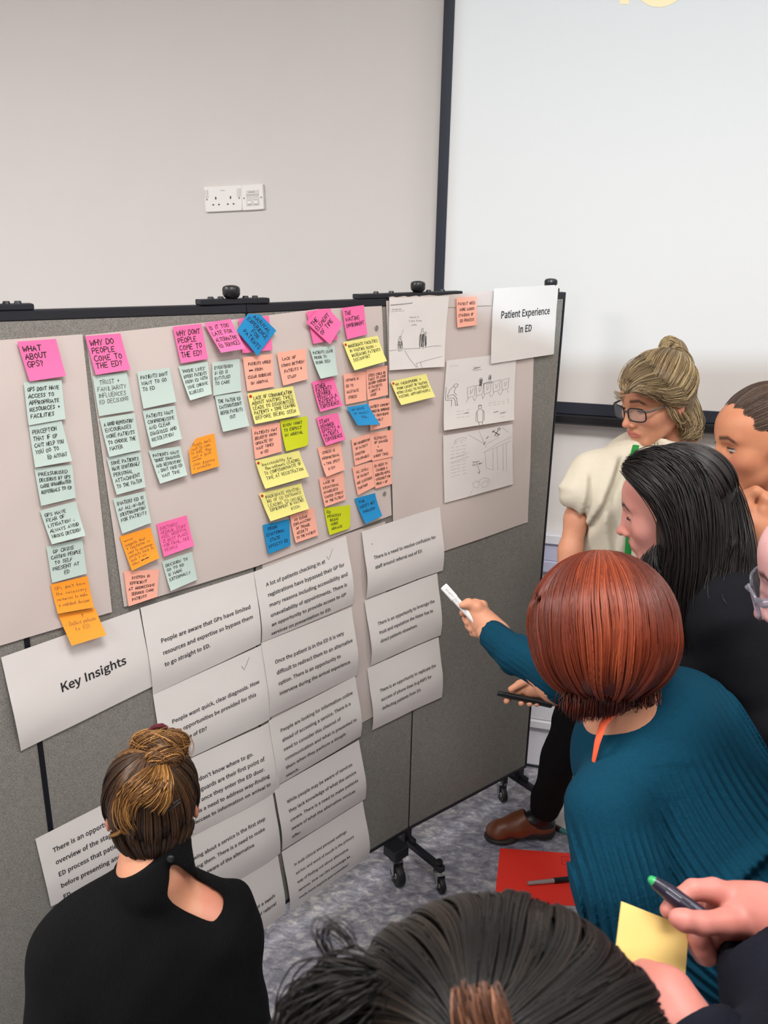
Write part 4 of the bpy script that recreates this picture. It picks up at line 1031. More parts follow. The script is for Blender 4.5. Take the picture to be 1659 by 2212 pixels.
# ------------------------------------------------------------------ skin, hair, cloth materials
def mat_skin(name, base, lip=(178, 92, 88), brow=(70, 48, 38)):
    m, t, b = new_mat(name)
    def attr(n):
        a = t.nodes.new('ShaderNodeAttribute'); a.attribute_name = n; return a.outputs['Fac']
    tc = t.nodes.new('ShaderNodeTexCoord')
    n = t.nodes.new('ShaderNodeTexNoise'); n.inputs['Scale'].default_value = 28; n.inputs['Detail'].default_value = 4
    t.links.new(tc.outputs['Object'], n.inputs['Vector'])
    c = ramp(t, n.outputs['Fac'], [(0.35, tuple(x * k for x, k in zip(base[:3], (0.95, 0.88, 0.86))) + (1,)), (0.65, base)])
    for an, col, f in (('blush', (205, 120, 105), 0.5), ('lip', lip, 0.8), ('brow', brow, 0.95)):
        mu = t.nodes.new('ShaderNodeMath'); mu.operation = 'MULTIPLY'; mu.inputs[1].default_value = f
        t.links.new(attr(an), mu.inputs[0])
        mx = t.nodes.new('ShaderNodeMix'); mx.data_type = 'RGBA'
        t.links.new(mu.outputs[0], mx.inputs['Factor']); t.links.new(c, mx.inputs['A']); mx.inputs['B'].default_value = rgb(*col)
        c = mx.outputs['Result']
    t.links.new(c, b.inputs['Base Color'])
    b.inputs['Roughness'].default_value = 0.5; b.inputs['Specular IOR Level'].default_value = 0.35
    b.inputs['Subsurface Weight'].default_value = 0.12; b.inputs['Subsurface Radius'].default_value = (0.010, 0.004, 0.002); b.inputs['Subsurface Scale'].default_value = 1.0
    n2 = t.nodes.new('ShaderNodeTexNoise'); n2.inputs['Scale'].default_value = 300; n2.inputs['Detail'].default_value = 2
    t.links.new(tc.outputs['Object'], n2.inputs['Vector'])
    bp = t.nodes.new('ShaderNodeBump'); bp.inputs['Strength'].default_value = 0.12; bp.inputs['Distance'].default_value = 0.0006
    t.links.new(n2.outputs['Fac'], bp.inputs['Height']); t.links.new(bp.outputs['Normal'], b.inputs['Normal'])
    return m

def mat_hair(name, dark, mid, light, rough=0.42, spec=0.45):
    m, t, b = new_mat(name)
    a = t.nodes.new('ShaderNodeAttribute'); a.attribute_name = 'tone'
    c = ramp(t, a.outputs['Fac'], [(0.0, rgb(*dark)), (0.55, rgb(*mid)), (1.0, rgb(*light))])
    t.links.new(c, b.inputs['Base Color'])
    b.inputs['Roughness'].default_value = rough; b.inputs['Specular IOR Level'].default_value = spec
    return m

def mat_knit(name, col, scale, rot, depth=0.004, rough=0.95):
    """ribbed knit: the ribs are relief, the colour is even"""
    m, t, b = new_mat(name)
    tc = t.nodes.new('ShaderNodeTexCoord'); mp = t.nodes.new('ShaderNodeMapping'); mp.inputs['Rotation'].default_value = rot
    t.links.new(tc.outputs['Object'], mp.inputs['Vector'])
    w = t.nodes.new('ShaderNodeTexWave'); w.wave_type = 'BANDS'; w.bands_direction = 'X'; w.inputs['Scale'].default_value = scale; w.inputs['Distortion'].default_value = 0.35
    w.inputs['Detail'].default_value = 1
    t.links.new(mp.outputs[0], w.inputs['Vector'])
    n = t.nodes.new('ShaderNodeTexNoise'); n.inputs['Scale'].default_value = 220; n.inputs['Detail'].default_value = 3
    t.links.new(tc.outputs['Object'], n.inputs['Vector'])
    ad = t.nodes.new('ShaderNodeMath'); ad.operation = 'MULTIPLY_ADD'; ad.inputs[1].default_value = 0.35
    t.links.new(n.outputs['Fac'], ad.inputs[0]); t.links.new(w.outputs['Fac'], ad.inputs[2])
    bp = t.nodes.new('ShaderNodeBump'); bp.inputs['Strength'].default_value = 0.9; bp.inputs['Distance'].default_value = depth
    t.links.new(ad.outputs[0], bp.inputs['Height']); t.links.new(bp.outputs['Normal'], b.inputs['Normal'])
    c = ramp(t, n.outputs['Fac'], [(0.3, tuple(x * 0.8 for x in col[:3]) + (1,)), (0.7, col)])
    t.links.new(c, b.inputs['Base Color']); b.inputs['Roughness'].default_value = rough; b.inputs['Specular IOR Level'].default_value = 0.15
    return m

# ------------------------------------------------------------------ hair
def tubes(name, S, radius, mat, parent, tone, sides=3):
    """S (n,K,3) strands -> one mesh of thin tapering tubes"""
    n, K, _ = S.shape
    T = np.gradient(S, axis=1); T /= np.linalg.norm(T, axis=2, keepdims=True) + 1e-9
    ref = np.tile(np.array([0.31, 0.52, 0.79]), (n, K, 1)); X = np.cross(T, ref); X /= np.linalg.norm(X, axis=2, keepdims=True) + 1e-9
    Y = np.cross(T, X)
    tp = np.ones(K); tp[-1] = 0.25; tp[0] = 0.5
    if K > 4: tp[-2] = 0.7
    rad = (np.asarray(radius).reshape(-1, 1) * tp[None, :])[..., None]
    V = np.stack([S + rad * (math.cos(2 * math.pi * j / sides) * X + math.sin(2 * math.pi * j / sides) * Y) for j in range(sides)], 2)
    base = (np.arange(n)[:, None] * K + np.arange(K - 1)[None, :]) * sides
    F = []
    for j in range(sides):
        j2 = (j + 1) % sides
        F.append(np.stack([base + j, base + j2, base + sides + j2, base + sides + j], -1).reshape(-1, 4))
    tn = np.repeat(np.asarray(tone), K * sides)
    return mesh_np(name, V.reshape(-1, 3), np.concatenate(F), mat, parent, {'tone': tn})

def meridians(rng, n, K, fr, c, radii, pole, tmax, tmin=0.02, start=0.5, phi=(0, 2 * math.pi), lift=0.003, clump=40, camp=0.004, wave=0.0, extra=None, swirl=0.0):
    """strands on an ellipsoid running away from a pole (local directions)"""
    pole = np.array(pole, float); pole /= np.linalg.norm(pole)
    a = np.array([0.0, 0.0, 1.0]) if abs(pole[2]) < 0.9 else np.array([0.0, 1.0, 0.0])
    e1 = np.cross(a, pole); e1 /= np.linalg.norm(e1); e2 = np.cross(pole, e1)
    ph = rng.uniform(phi[0], phi[1], n)
    tm = np.array([tmax(p) for p in ph]) if callable(tmax) else np.full(n, tmax)
    t0 = tmin + (rng.uniform(0, 1, n) ** 1.6) * tm * start; t1 = tm * rng.uniform(0.93, 1.04, n)
    u = np.linspace(0, 1, K)[None, :]; th = t0[:, None] + (t1 - t0)[:, None] * u
    cl = np.round(ph * clump / (2 * math.pi)) * 2 * math.pi / clump
    php = ph[:, None] + (cl - ph)[:, None] * 0.35 * u + wave * np.sin(th * 5 + cl[:, None] * 7) + swirl * th
    d = np.cos(th)[..., None] * pole + np.sin(th)[..., None] * (np.cos(php)[..., None] * e1 + np.sin(php)[..., None] * e2)
    rr = 1 + (rng.uniform(-0.3, 1, n)[:, None] * lift + np.sin(cl * 13.7)[:, None] * camp * u) / float(np.mean(radii))
    P = np.array(c) + d * np.array(radii) * rr[..., None]
    if extra is not None: P = extra(P, ph, u, rng)
    return fr.wn(P.astype(np.float32)), ph

def guides_hair(rng, n, K, guides, jit=0.008, taper=1.0, ends=(0.9, 1.0), depth=None):
    """strands blended between neighbouring guide polylines (world points)"""
    G = []
    for g in guides:
        g = np.array([[p[0], p[1], p[2]] for p in g], float)
        # smooth resample (Catmull-Rom)
        m = len(g); out = []
        gp = np.vstack([2 * g[0] - g[1], g, 2 * g[-1] - g[-2]])
        for q in np.linspace(0, m - 1, K):
            i = min(int(q), m - 2); t = q - i; p0, p1, p2, p3 = gp[i:i + 4]
            out.append(0.5 * ((2 * p1) + (-p0 + p2) * t + (2 * p0 - 5 * p1 + 4 * p2 - p3) * t * t + (-p0 + 3 * p1 - 3 * p2 + p3) * t ** 3))
        G.append(out)
    G = np.array(G); x = rng.uniform(0, len(G) - 1, n); i = np.minimum(x.astype(int), len(G) - 2); f = (x - i)[:, None, None]
    S = G[i] * (1 - f) + G[i + 1] * f
    off = rng.normal(0, jit, (n, 1, 3)); env = (0.35 + 0.65 * np.sin(np.linspace(0.15, math.pi * 0.85, K)))[None, :, None] if taper else 1
    S = S + off * env + rng.normal(0, jit * 0.12, (n, K, 3)).cumsum(1) * 0.4
    return S.astype(np.float32)

def bun_strands(rng, n, K, fr, c, R, r, turns=0.8, squash=1.0):
    """strands winding round a torus-like bun, axis = local z of fr"""
    a0 = rng.uniform(0, 2 * math.pi, n); b0 = rng.uniform(0, 2 * math.pi, n); u = np.linspace(0, 1, K)[None, :]
    a = a0[:, None] + turns * 2 * math.pi * u; b = b0[:, None] + 0.9 * u * math.pi * rng.choice([-1, 1], n)[:, None]
    rr = r * rng.uniform(0.75, 1.08, n)[:, None]
    P = np.stack([(R + rr * np.cos(b)) * np.cos(a), (R + rr * np.cos(b)) * np.sin(a) * 0.92, rr * np.sin(b) * squash], -1) + np.array(c)
    P += 0.002 * np.sin(a * 3 + b0[:, None])[..., None]
    return fr.wn(P.astype(np.float32))

# ------------------------------------------------------------------ heads
def head_sdf(S, fr, sc=1.0, k=1.0, nose=1.0, fine=True, jawk=1.0, lids=True, down=True):
    def e(c, r, kk=0.01, op='add'): S.ell([x * sc for x in c], [x * sc for x in r], fr, kk * sc, op)
    def c_(a, b, ra, rb, kk=0.006, op='add'): S.cap([x * sc for x in a], [x * sc for x in b], ra * sc, rb * sc, fr, kk * sc, op)
    e((0, -0.014, 0.030), (0.0735, 0.092, 0.083))
    e((0, 0.022, -0.010), (0.0655, 0.060, 0.085), 0.03)
    e((0, 0.028, -0.062), (0.052 * jawk, 0.050, 0.047), 0.03)
    e((0, 0.062, -0.095), (0.020, 0.017, 0.016), 0.022)
    for s in (-1, 1):
        c_((s * 0.052, -0.004, -0.052), (s * 0.018, 0.058, -0.096), 0.013, 0.012, 0.02)       # jaw line
        e((s * 0.040, 0.050, -0.028), (0.022, 0.022, 0.022), 0.022)                            # cheek
        c_((s * 0.008, 0.080, 0.020), (s * 0.044, 0.064, 0.022), 0.0075, 0.006, 0.014)          # brow ridge
        e((s * 0.031, 0.089, 0.001), (0.0185, 0.013, 0.0125), 0.012, 'cut')                     # socket
        if lids:
            e((s * 0.0305, 0.0665, 0.000), (0.0150, 0.0135, 0.0125), 0.004)                     # lid over the eyeball
            c_((s * 0.018, 0.0775, -0.007), (s * 0.043, 0.0735, -0.006), 0.0022, 0.0018, 0.003)  # lower lid
        e((s * 0.0110, 0.076, -0.022), (0.0135, 0.0150, 0.0230), 0.012)                         # side of the nose
        e((s * 0.0125, 0.091, -0.040), (0.0085, 0.0095, 0.0075), 0.006)                         # nostril wing
        e((s * 0.0765, -0.010, -0.008), (0.0065, 0.019, 0.031), 0.004)                          # ear
        e((s * 0.0815, -0.006, -0.004), (0.0045, 0.010, 0.018), 0.004, 'cut')
        e((s * 0.0745, 0.002, -0.032), (0.005, 0.008, 0.010), 0.005)                            # lobe
        e((s * 0.0765, 0.008, -0.012), (0.004, 0.005, 0.008), 0.004)
    e((0, 0.032, 0.040), (0.058, 0.0555, 0.050), 0.02)                                            # forehead
    c_((0, 0.0835, 0.020), (0, 0.0900, -0.004), 0.0075, 0.0070, 0.008)                           # nose root
    c_((0, 0.0880, -0.002), (0, 0.1005, -0.030), 0.0070, 0.0085, 0.008)                            # nose bridge
    e((0, 0.1035 * 1.0, -0.036), (0.0105, 0.0110 * nose, 0.0095), 0.006)                        # tip
    for s in (-1, 1): e((s * 0.0065, 0.099, -0.0475), (0.0036, 0.0045, 0.004), 0.002, 'cut')
    e((0, 0.078, -0.066), (0.026, 0.014, 0.020), 0.012)                                         # muzzle
    c_((-0.020, 0.078, -0.0665), (0, 0.0885, -0.0625), 0.0040, 0.0058, 0.003); c_((0, 0.0885, -0.0625), (0.020, 0.078, -0.0665), 0.0058, 0.0040, 0.003)
    c_((-0.017, 0.078, -0.0725), (0.017, 0.078, -0.0725), 0.0055, 0.0055, 0.003); e((0, 0.083, -0.0745), (0.014, 0.0075, 0.0060), 0.003)
    c_((-0.023, 0.081, -0.0690), (0, 0.0945, -0.0680), 0.0012, 0.0014, 0.0025, 'cut'); c_((0, 0.0945, -0.0680), (0.023, 0.081, -0.0690), 0.0014, 0.0012, 0.0025, 'cut')
    c_((-0.010, 0.090, -0.084), (0.010, 0.090, -0.084), 0.0045, 0.0045, 0.006, 'cut')

def face_attrs(V, fr, sc=1.0):
    P = fr.loc(V) / sc
    x, y, z = P[:, 0], P[:, 1], P[:, 2]
    lip = np.clip(1.2 - np.sqrt((x / 0.0235) ** 2 + ((z + 0.0688 + 0.10 * np.abs(x)) / 0.0098) ** 2) , 0, 1) * (y > 0.06); lip = np.clip(lip * 4, 0, 1)
    bz = 0.0235 + 0.10 * np.abs(x) - 2.6 * np.clip(np.abs(x) - 0.035, 0, 1) ** 1.0 * 0.35
    brow = np.clip(1.3 - np.abs(z - bz) / 0.0056, 0, 1) * np.clip((np.abs(x) - 0.009) / 0.004, 0, 1) * np.clip((0.052 - np.abs(x)) / 0.006, 0, 1) * (y > 0.03)
    blush = np.clip(1 - np.sqrt(((np.abs(x) - 0.042) / 0.026) ** 2 + ((z + 0.032) / 0.024) ** 2), 0, 1) * (y > 0.0) + np.clip(1 - np.sqrt((x / 0.018) ** 2 + ((z + 0.036) / 0.016) ** 2), 0, 1) * (y > 0.085) + np.clip((np.abs(x) - 0.074) / 0.004, 0, 1) * (y < 0.02) * 0.9
    return {'lip': lip, 'brow': brow, 'blush': np.clip(blush, 0, 1)}

def eyes(fr, parent, sc=1.0, iris=(96, 74, 52), open_=0.5, lz=-0.004):
    """eyeballs just proud of the lids, iris turned down, and lash lines"""
    for s in (-1, 1):
        c = (s * 0.0300, 0.0655, -0.0030)
        v = []; f = []; n = 18; m = 12; R = 0.0138
        for i in range(m + 1):
            t = math.pi * i / m
            for j in range(n):
                a = 2 * math.pi * j / n; v.append(fr.w([(c[0] + R * math.sin(t) * math.cos(a)) * sc, (c[1] + R * math.sin(t) * math.sin(a)) * sc, (c[2] + R * 0.42 * open_ / 0.5 * math.cos(t) ) * sc]))
        for i in range(m):
            for j in range(n): f.append((i * n + j, i * n + (j + 1) % n, (i + 1) * n + (j + 1) % n, (i + 1) * n + j))
        e = mesh('eyeball', v, f, M['eye_white'], parent, smooth=True)
        ib = MB(); cc = Vector((c[0] + s * 0.0005, c[1] + R * 0.90, c[2] - 0.0022))
        vv = [fr.w((cc + Vector((0, 0.0018, 0))) * sc)] + [fr.w(Vector((cc.x + 0.0058 * math.cos(a * math.pi / 8), cc.y + 0.0001, cc.z + 0.0034 * math.sin(a * math.pi / 8))) * sc) for a in range(16)]
        mesh('iris', vv, [(0, i + 1, (i + 1) % 16 + 1) for i in range(16)], mat_plain('iris', rgb(*iris), 0.2), e)
        pts = [(s * x, 0.0668 + 0.0156 * math.sqrt(max(0, 1 - ((x - 0.0305) / 0.0162) ** 2)) , lz + 0.0022 * (1 - ((x - 0.0305) / 0.0140) ** 2)) for x in (0.0175, 0.0205, 0.0245, 0.0285, 0.0325, 0.0365, 0.0405, 0.0450)]
        MB().tube([fr.w([q * sc for q in p]) for p in pts], [0.0006 * sc, 0.0011 * sc, 0.0014 * sc, 0.0016 * sc, 0.0017 * sc, 0.0018 * sc, 0.0018 * sc, 0.0009 * sc], 6).build('eyelashes', M['lash'], parent, smooth=True)
M['eye_white'] = mat_plain('eye_white', rgb(216, 206, 200), 0.25)
M['lash'] = mat_plain('dark_lashes', rgb(38, 26, 22), 0.7)
# ------------------------------------------------------------------ people
RG = np.random.default_rng(11)
SKIN = mat_skin('skin_fair', rgb(206, 148, 118))
SKIN_PINK = mat_skin('skin_pink', rgb(208, 144, 132), lip=(188, 104, 104))
SKIN_TAN = mat_skin('skin_warm', rgb(200, 136, 102))
M['knit_black'] = mat_knit('fine_black_knit', rgb(13, 13, 15), 120, (0, 0, 0), 0.0008)
M['teal'] = mat_knit('ribbed_teal_knit', rgb(18, 84, 112), 14, (0.2, -0.55, -0.75), 0.006)
M['teal_sleeve'] = mat_knit('ribbed_teal_sleeve', rgb(16, 72, 96), 22, (0.3, 0.9, 0.4), 0.003)
M['charcoal'] = mat_plain('charcoal_jersey', rgb(23, 23, 27), 0.9, spec=0.1, noise=0.1, nscale=60, bump=0.2, bscale=160)
M['navy'] = mat_plain('dark_navy_wool', rgb(24, 25, 34), 0.95, spec=0.1, noise=0.15, nscale=90, bump=0.4, bscale=220)
M['linen'] = mat_plain('cream_linen', rgb(206, 198, 180), 0.9, spec=0.15, noise=0.03, nscale=90, bump=0.25, bscale=260)
M['trousers'] = mat_plain('black_trousers', rgb(18, 18, 20), 0.85, spec=0.15, bump=0.2, bscale=120)
M['lilac_cloth'] = mat_plain('pale_pink_cloth', rgb(214, 176, 186), 0.9)
M['lanyard_green'] = mat_plain('green_lanyard', rgb(20, 128, 52), 0.6)
M['lanyard_orange'] = mat_plain('orange_lanyard', rgb(240, 96, 56), 0.6)
M['brown_leather'] = mat_plain('brown_leather', rgb(112, 60, 34), 0.38, noise=0.18, nscale=30, bump=0.1, bscale=180)
M['sole'] = mat_plain('dark_sole', rgb(30, 24, 22), 0.6)

def skin_mesh(name, parts, mat, parent, fr=None, sc=1.0):
    V, F = join_vf(parts)
    at = face_attrs(V, fr, sc) if fr is not None else None
    return mesh_np(name, V, F, mat, parent, at)
def cloth(name, S, mat, parent, smooth=2):
    V, F = S.mesh(smooth); return mesh_np(name, V, F, mat, parent)
def folds(S, fn):
    """gentle folds: shifts the distance field by fn(P)"""
    sl, P = S.sub(S.lo, S.lo + S.n * S.h); S.D[sl] = S.D[sl] + fn(P).astype(np.float32)
def hair_base(name, S, mat, parent, tone=0.12, smooth=1):
    V, F = S.mesh(smooth); return mesh_np(name, V, F, mat, parent, {'tone': np.full(len(V), tone)})
def body_skin(joints, extra=None, h=0.008):
    """a plain body: list of (a, b, ra, rb) capsules under the clothes"""
    pts = [p for j in joints for p in j[:2]]; lo, hi = bounds(pts, max(max(j[2], j[3]) for j in joints) + 0.02)
    S = SDF(lo, hi, h)
    for a, b, ra, rb in joints: S.cap(a, b, ra, rb, None, 0.03)
    return S

def legs(root, hip, facing, r=0.105, mat='trousers', kneel=False):
    """trousers and shoes from the hip to the floor"""
    f = Vector((facing.x, facing.y, 0)).normalized(); sd = Vector((f.y, -f.x, 0)); hip = Vector(hip)
    A = []; feet = []
    for s_ in (-1, 1):
        h = hip + sd * 0.085 * s_
        if kneel:
            k = Vector((h.x, h.y, 0.075)) + f * 0.28 + sd * 0.05 * s_; e = Vector((h.x, h.y, 0.06)) - f * 0.06
            A.append([h, k, e]); feet.append((e, -f))
        else:
            k = Vector((h.x, h.y, hip.z * 0.52)) + f * 0.03; e = Vector((h.x, h.y, 0.085)) - f * 0.01
            A.append([h, k, e]); feet.append((e, f))
    lo, hi = bounds([p for a in A for p in a], 0.17); lo[2] = max(lo[2], -0.02)
    S = SDF(lo, hi, 0.011)
    for a in A: S.chain(a, [r, 0.070, 0.048], 0.03)
    S.half((0, 0, 0.004), (0, 0, -1), 0.002)
    cloth(mat, S, M['trousers'], root, 2)
    for e, d in feet:
        q = Vector((e.x, e.y, 0.035)); B = SDF(*bounds([q, q + d * 0.19], 0.06), 0.006)
        B.cap(q - d * 0.02, q + d * 0.15, 0.034, 0.030, None, 0.01); B.cap(q, q + Vector((0, 0, 0.035)), 0.038, 0.042, None, 0.01)
        B.half((0, 0, 0.003), (0, 0, -1), 0.002); cloth('shoe', B, M['black_soft'], root, 1)

# =============================================================== kneeling person with the bun, black top
def person_bun():
    C = pix
    root = empty('person', C(328, 2100, 1.6), 'person seen from behind in a black top with a cut-out shoulder, blonde bun', 'person')
    hc = C(328, 1732, 1.52); fwd = view_dir(328, 1742, 181, 14); fr = Frame(hc, fwd, roll_up(fwd, 1))
    sc = 1.0
    neck0 = fr.w((0, -0.02, -0.06)); neck1 = C(332, 1890, 1.50)
    sl, sr = C(158, 2045, 1.50), C(484, 2010, 1.53)
    chest = C(318, 2110, 1.52); hips = C(310, 2420, 1.66)
    lo, hi = bounds([hc], 0.135); S1 = SDF(lo, hi, 0.0028); head_sdf(S1, fr, sc, lids=False)
    S1.cap(neck0, neck1, 0.053, 0.054, None, 0.02)
    S2 = SDF(*bounds([neck0, neck1, sl, sr, chest, hips], 0.2), 0.007)
    S2.cap(neck0, neck1, 0.050, 0.052, None, 0.02)
    def torso(S, g):
        S.cap(C(248, 1988, 1.53), C(428, 1978, 1.54), 0.066 + g, 0.066 + g, None, 0.05)
        S.cap(sl, sr, 0.052 + g, 0.052 + g, None, 0.05)
        S.ell((0, 0, 0), (0.180 + g, 0.105 + g, 0.15 + g), Frame(C(312, 2085, 1.57), fwd), 0.06)
        S.cap(C(312, 2080, 1.58), C(310, 2420, 1.70), 0.135 + g, 0.150 + g, None, 0.08)
        S.cap(C(330, 1880, 1.50), C(320, 1960, 1.54), 0.058 + g * .5, 0.08 + g, None, 0.04)
    torso(S2, -0.004)
    el, er = C(128, 2290, 1.50), C(515, 2250, 1.60)
    for a, b in ((sl, el), (sr, er)): S2.cap(a, b, 0.048, 0.04, None, 0.03)
    skin_mesh('body', [S1.mesh(), S2.mesh()], SKIN, root, fr)
    # black top: a shell over the torso with the cut-out
    S = SDF(*bounds([neck1, sl, sr, chest, hips, el, er], 0.22), 0.0052)
    torso(S, 0.007)
    S.cap(sl, el, 0.064, 0.072, None, 0.04); S.cap(sr, er, 0.060, 0.066, None, 0.04)
    S.cap(el, C(120, 2420, 1.42), 0.070, 0.060, None, 0.03); S.cap(er, C(560, 2400, 1.60), 0.064, 0.060, None, 0.03)
    S.ell(C(505, 1950, 1.53), (0.026, 0.04, 0.03), None, 0.03)
    S.cap(C(335, 1885, 1.48), C(368, 1872, 1.480), 0.044, 0.042, None, 0.02)
    S.cap(C(334, 1830, 1.495), C(334, 1890, 1.505), 0.0650, 0.073, None, 0.008)
    def fo(P):
        q = fr.loc(P.reshape(-1, 3)).reshape(P.shape)
        return 0.0022 * np.sin(q[..., 0] * 26 + q[..., 2] * 34) * np.sin(q[..., 2] * 15 + 1.0 + q[..., 0] * 9) + 0.0012 * np.sin(q[..., 0] * 60 - q[..., 2] * 45)
    folds(S, fo)
    # collar opening: cut above the collar line
    S.half(C(362, 1842, 1.445), (fr.z * 1.0 + fwd * -0.12 + fr.x * -0.60), 0.003)
    # the keyhole: an outline cut through the back
    poly = [(366, 1868), (382, 1867), (412, 1890), (446, 1910), (478, 1930), (484, 1943), (480, 1968), (462, 1993), (440, 1986), (400, 1968), (372, 1950), (361, 1934), (366, 1900)]
    sl_, P = S.sub(vnp(C(425, 1930, 1.45)) - 0.16, vnp(C(425, 1930, 1.45)) + 0.16)
    Q = P - vnp(CAM); dz = Q @ vnp(FW); ux = (Q @ vnp(RT)) / dz * F_PX + CXY[0]; uy = -(Q @ vnp(UP)) / dz * F_PX + CXY[1]
    dist = np.full(ux.shape, 1e9, np.float32); ins = np.zeros(ux.shape, bool)
    for (x0, y0), (x1, y1) in zip(poly, poly[1:] + poly[:1]):
        ex, ey = x1 - x0, y1 - y0; t = np.clip(((ux - x0) * ex + (uy - y0) * ey) / (ex * ex + ey * ey), 0, 1)
        dist = np.minimum(dist, np.hypot(ux - x0 - t * ex, uy - y0 - t * ey))
        c = ((y0 > uy) != (y1 > uy)) & (ux < ex * (uy - y0) / (ey if ey else 1e-9) + x0); ins ^= c
    dd = np.where(ins, -dist, dist) / F_PX * 1.45
    dd = np.maximum(dd, (dz - 1.56))
    S.put(sl_, dd.astype(np.float32), 0.004, 'cut')
    top = cloth('black_top', S, M['knit_black'], root, 2)
    # collar band with its button
    cb = []
    nb = 30; V = []; F = []
    cc = Vector(C(333, 1869, 1.5)); rx, ry = 0.062, 0.060
    bt = MB(); bq = C(369, 1842 + 12, 1.432)
    bt.tube([bq, bq - FW * 0.003, bq - FW * 0.0045], [0.0062, 0.0062, 0.004], 16).build('button', M['black_soft'], top, smooth=True)
    # ponytail hair: swept up to the bun
    HM = mat_hair('hair_dark_blonde', (34, 24, 18), (104, 68, 36), (190, 138, 74))
    S3 = SDF(*bounds([hc], 0.14), 0.003)
    S3.ell((0, -0.016, 0.028), (0.0785, 0.0965, 0.0885), fr, 0.01); S3.ell((0, -0.045, -0.035), (0.060, 0.044, 0.050), fr, 0.02)
    S3.half(fr.w((0, -0.05, -0.052)), (-fr.z * 1.0 + fr.y * 0.75), 0.004)
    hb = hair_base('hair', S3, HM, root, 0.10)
    bunl = fr.loc(vnp(C(338, 1632, 1.50))[None])[0]
    pole = np.array([0.01, -0.42, 0.9])
    def tm(p): return 2.35
    St, ph = meridians(RG, 3600, 14, fr, (0, -0.018, 0.027), (0.0795, 0.0985, 0.0905), pole, tm, start=0.85, clump=34, camp=0.006, lift=0.004)
    L = fr.loc(St.reshape(-1, 3)).reshape(St.shape)
    keep = (L[:, -1, 2] > -0.085) | (L[:, -1, 1] > 0); keep &= ~((L[:, :, 1].max(1) > 0.055) & (L[:, :, 2].min(1) < 0.02))
    L[..., 2] = np.maximum(L[..., 2], -0.088)
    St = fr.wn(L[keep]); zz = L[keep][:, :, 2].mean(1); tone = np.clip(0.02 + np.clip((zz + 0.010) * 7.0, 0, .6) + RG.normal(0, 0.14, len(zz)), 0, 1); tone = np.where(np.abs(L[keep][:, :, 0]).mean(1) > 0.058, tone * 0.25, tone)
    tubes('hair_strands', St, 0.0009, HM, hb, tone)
    Sn, ph = meridians(RG, 1500, 10, fr, (0, -0.034, -0.022), (0.068, 0.062, 0.066), (0, -0.25, -1.0), 1.45, start=0.5, clump=44, camp=0.004, lift=0.003)
    Ln = fr.loc(Sn.reshape(-1, 3)).reshape(Sn.shape); kp = (Ln[:, :, 1].max(1) < -0.01) & (Ln[:, :, 2].min(1) > -0.088)
    tubes('hair_strands', Sn[kp], 0.0008, HM, hb, np.clip(RG.normal(0.10, 0.08, kp.sum()), 0, 1))
    # sweeps of lighter hair hanging from the bun
    def g(*p): return [C(*q) for q in p]
    G = [g((330, 1655, 1.44), (285, 1690, 1.405), (262, 1740, 1.40), (270, 1785, 1.41), (290, 1800, 1.42)),
         g((335, 1658, 1.435), (310, 1690, 1.395), (278, 1725, 1.395), (272, 1760, 1.40), (285, 1790, 1.41)),
         g((345, 1658, 1.435), (345, 1690, 1.39), (320, 1712, 1.385), (300, 1718, 1.39), (285, 1728, 1.40)),
         g((360, 1655, 1.435), (365, 1690, 1.39), (360, 1725, 1.388), (350, 1745, 1.395), (348, 1755, 1.41))]
    S4 = guides_hair(RG, 700, 12, G, 0.005); tubes('hair_strands', S4, 0.0009, HM, hb, np.clip(RG.normal(0.72, 0.2, len(S4)), 0, 1))
    W = [g((290, 1668, 1.45), (275, 1680, 1.45), (262, 1690, 1.46), (244, 1697, 1.47)), g((270, 1785, 1.42), (262, 1795, 1.42), (252, 1802, 1.43), (238, 1806, 1.44))]
    for w_ in W: S5 = guides_hair(RG, 40, 8, [w_, w_], 0.0015); tubes('hair_strands', S5, 0.0006, HM, hb, np.full(len(S5), 0.75))
    # the bun
    bf = Frame(C(343, 1622, 1.50), view_dir(340, 1630, 180, 60), roll_up(view_dir(340, 1630, 180, 60), 8))
    Sb_ = SDF(*bounds([bf.o], 0.08), 0.003); Sb_.ell((0, 0, 0.004), (0.048, 0.045, 0.030), bf, 0.005); Sb_.ell((-0.02, 0.012, 0.012), (0.03, 0.03, 0.026), bf, 0.01); Sb_.ell(C(352, 1642, 1.465), (0.034, 0.026, 0.022), None, 0.012)
    bun = hair_base('bun', Sb_, HM, root, 0.25)
    for (n_, R_, r_, c_, sq, tn) in ((700, 0.030, 0.019, (0, 0, 0.004), 1.15, 0.6), (360, 0.020, 0.015, (-0.014, 0.006, 0.020), 1.0, 0.72), (260, 0.014, 0.016, (0.022, -0.004, 0.016), 1.0, 0.6)):
        S6 = bun_strands(RG, n_, 14, bf, c_, R_, r_, 0.55, sq)
        tubes('hair_strands', S6, 0.0009, HM, bun, np.clip(RG.normal(tn, 0.22, n_), 0, 1))
    S6 = bun_strands(RG, 420, 14, Frame(C(352, 1642, 1.462), bf.y, bf.z * -1 + bf.y), (0, 0, 0), 0.020, 0.014, 0.5, 1.0); tubes('hair_strands', S6, 0.0009, HM, bun, np.clip(RG.normal(0.5, 0.25, 420), 0, 1))
    S7 = bun_strands(RG, 60, 10, bf, (0, 0, 0.006), 0.038, 0.022, 0.18); S7 += RG.normal(0, 0.0015, S7.shape).cumsum(1)
    tubes('hair_strands', S7, 0.0005, HM, bun, np.full(60, 0.8))
    # hair claw on top and two grips
    cl = MB(); cp = [C(322, 1578, 1.49), C(335, 1569, 1.485), (C(350, 1567, 1.485)), C(362, 1572, 1.488)]
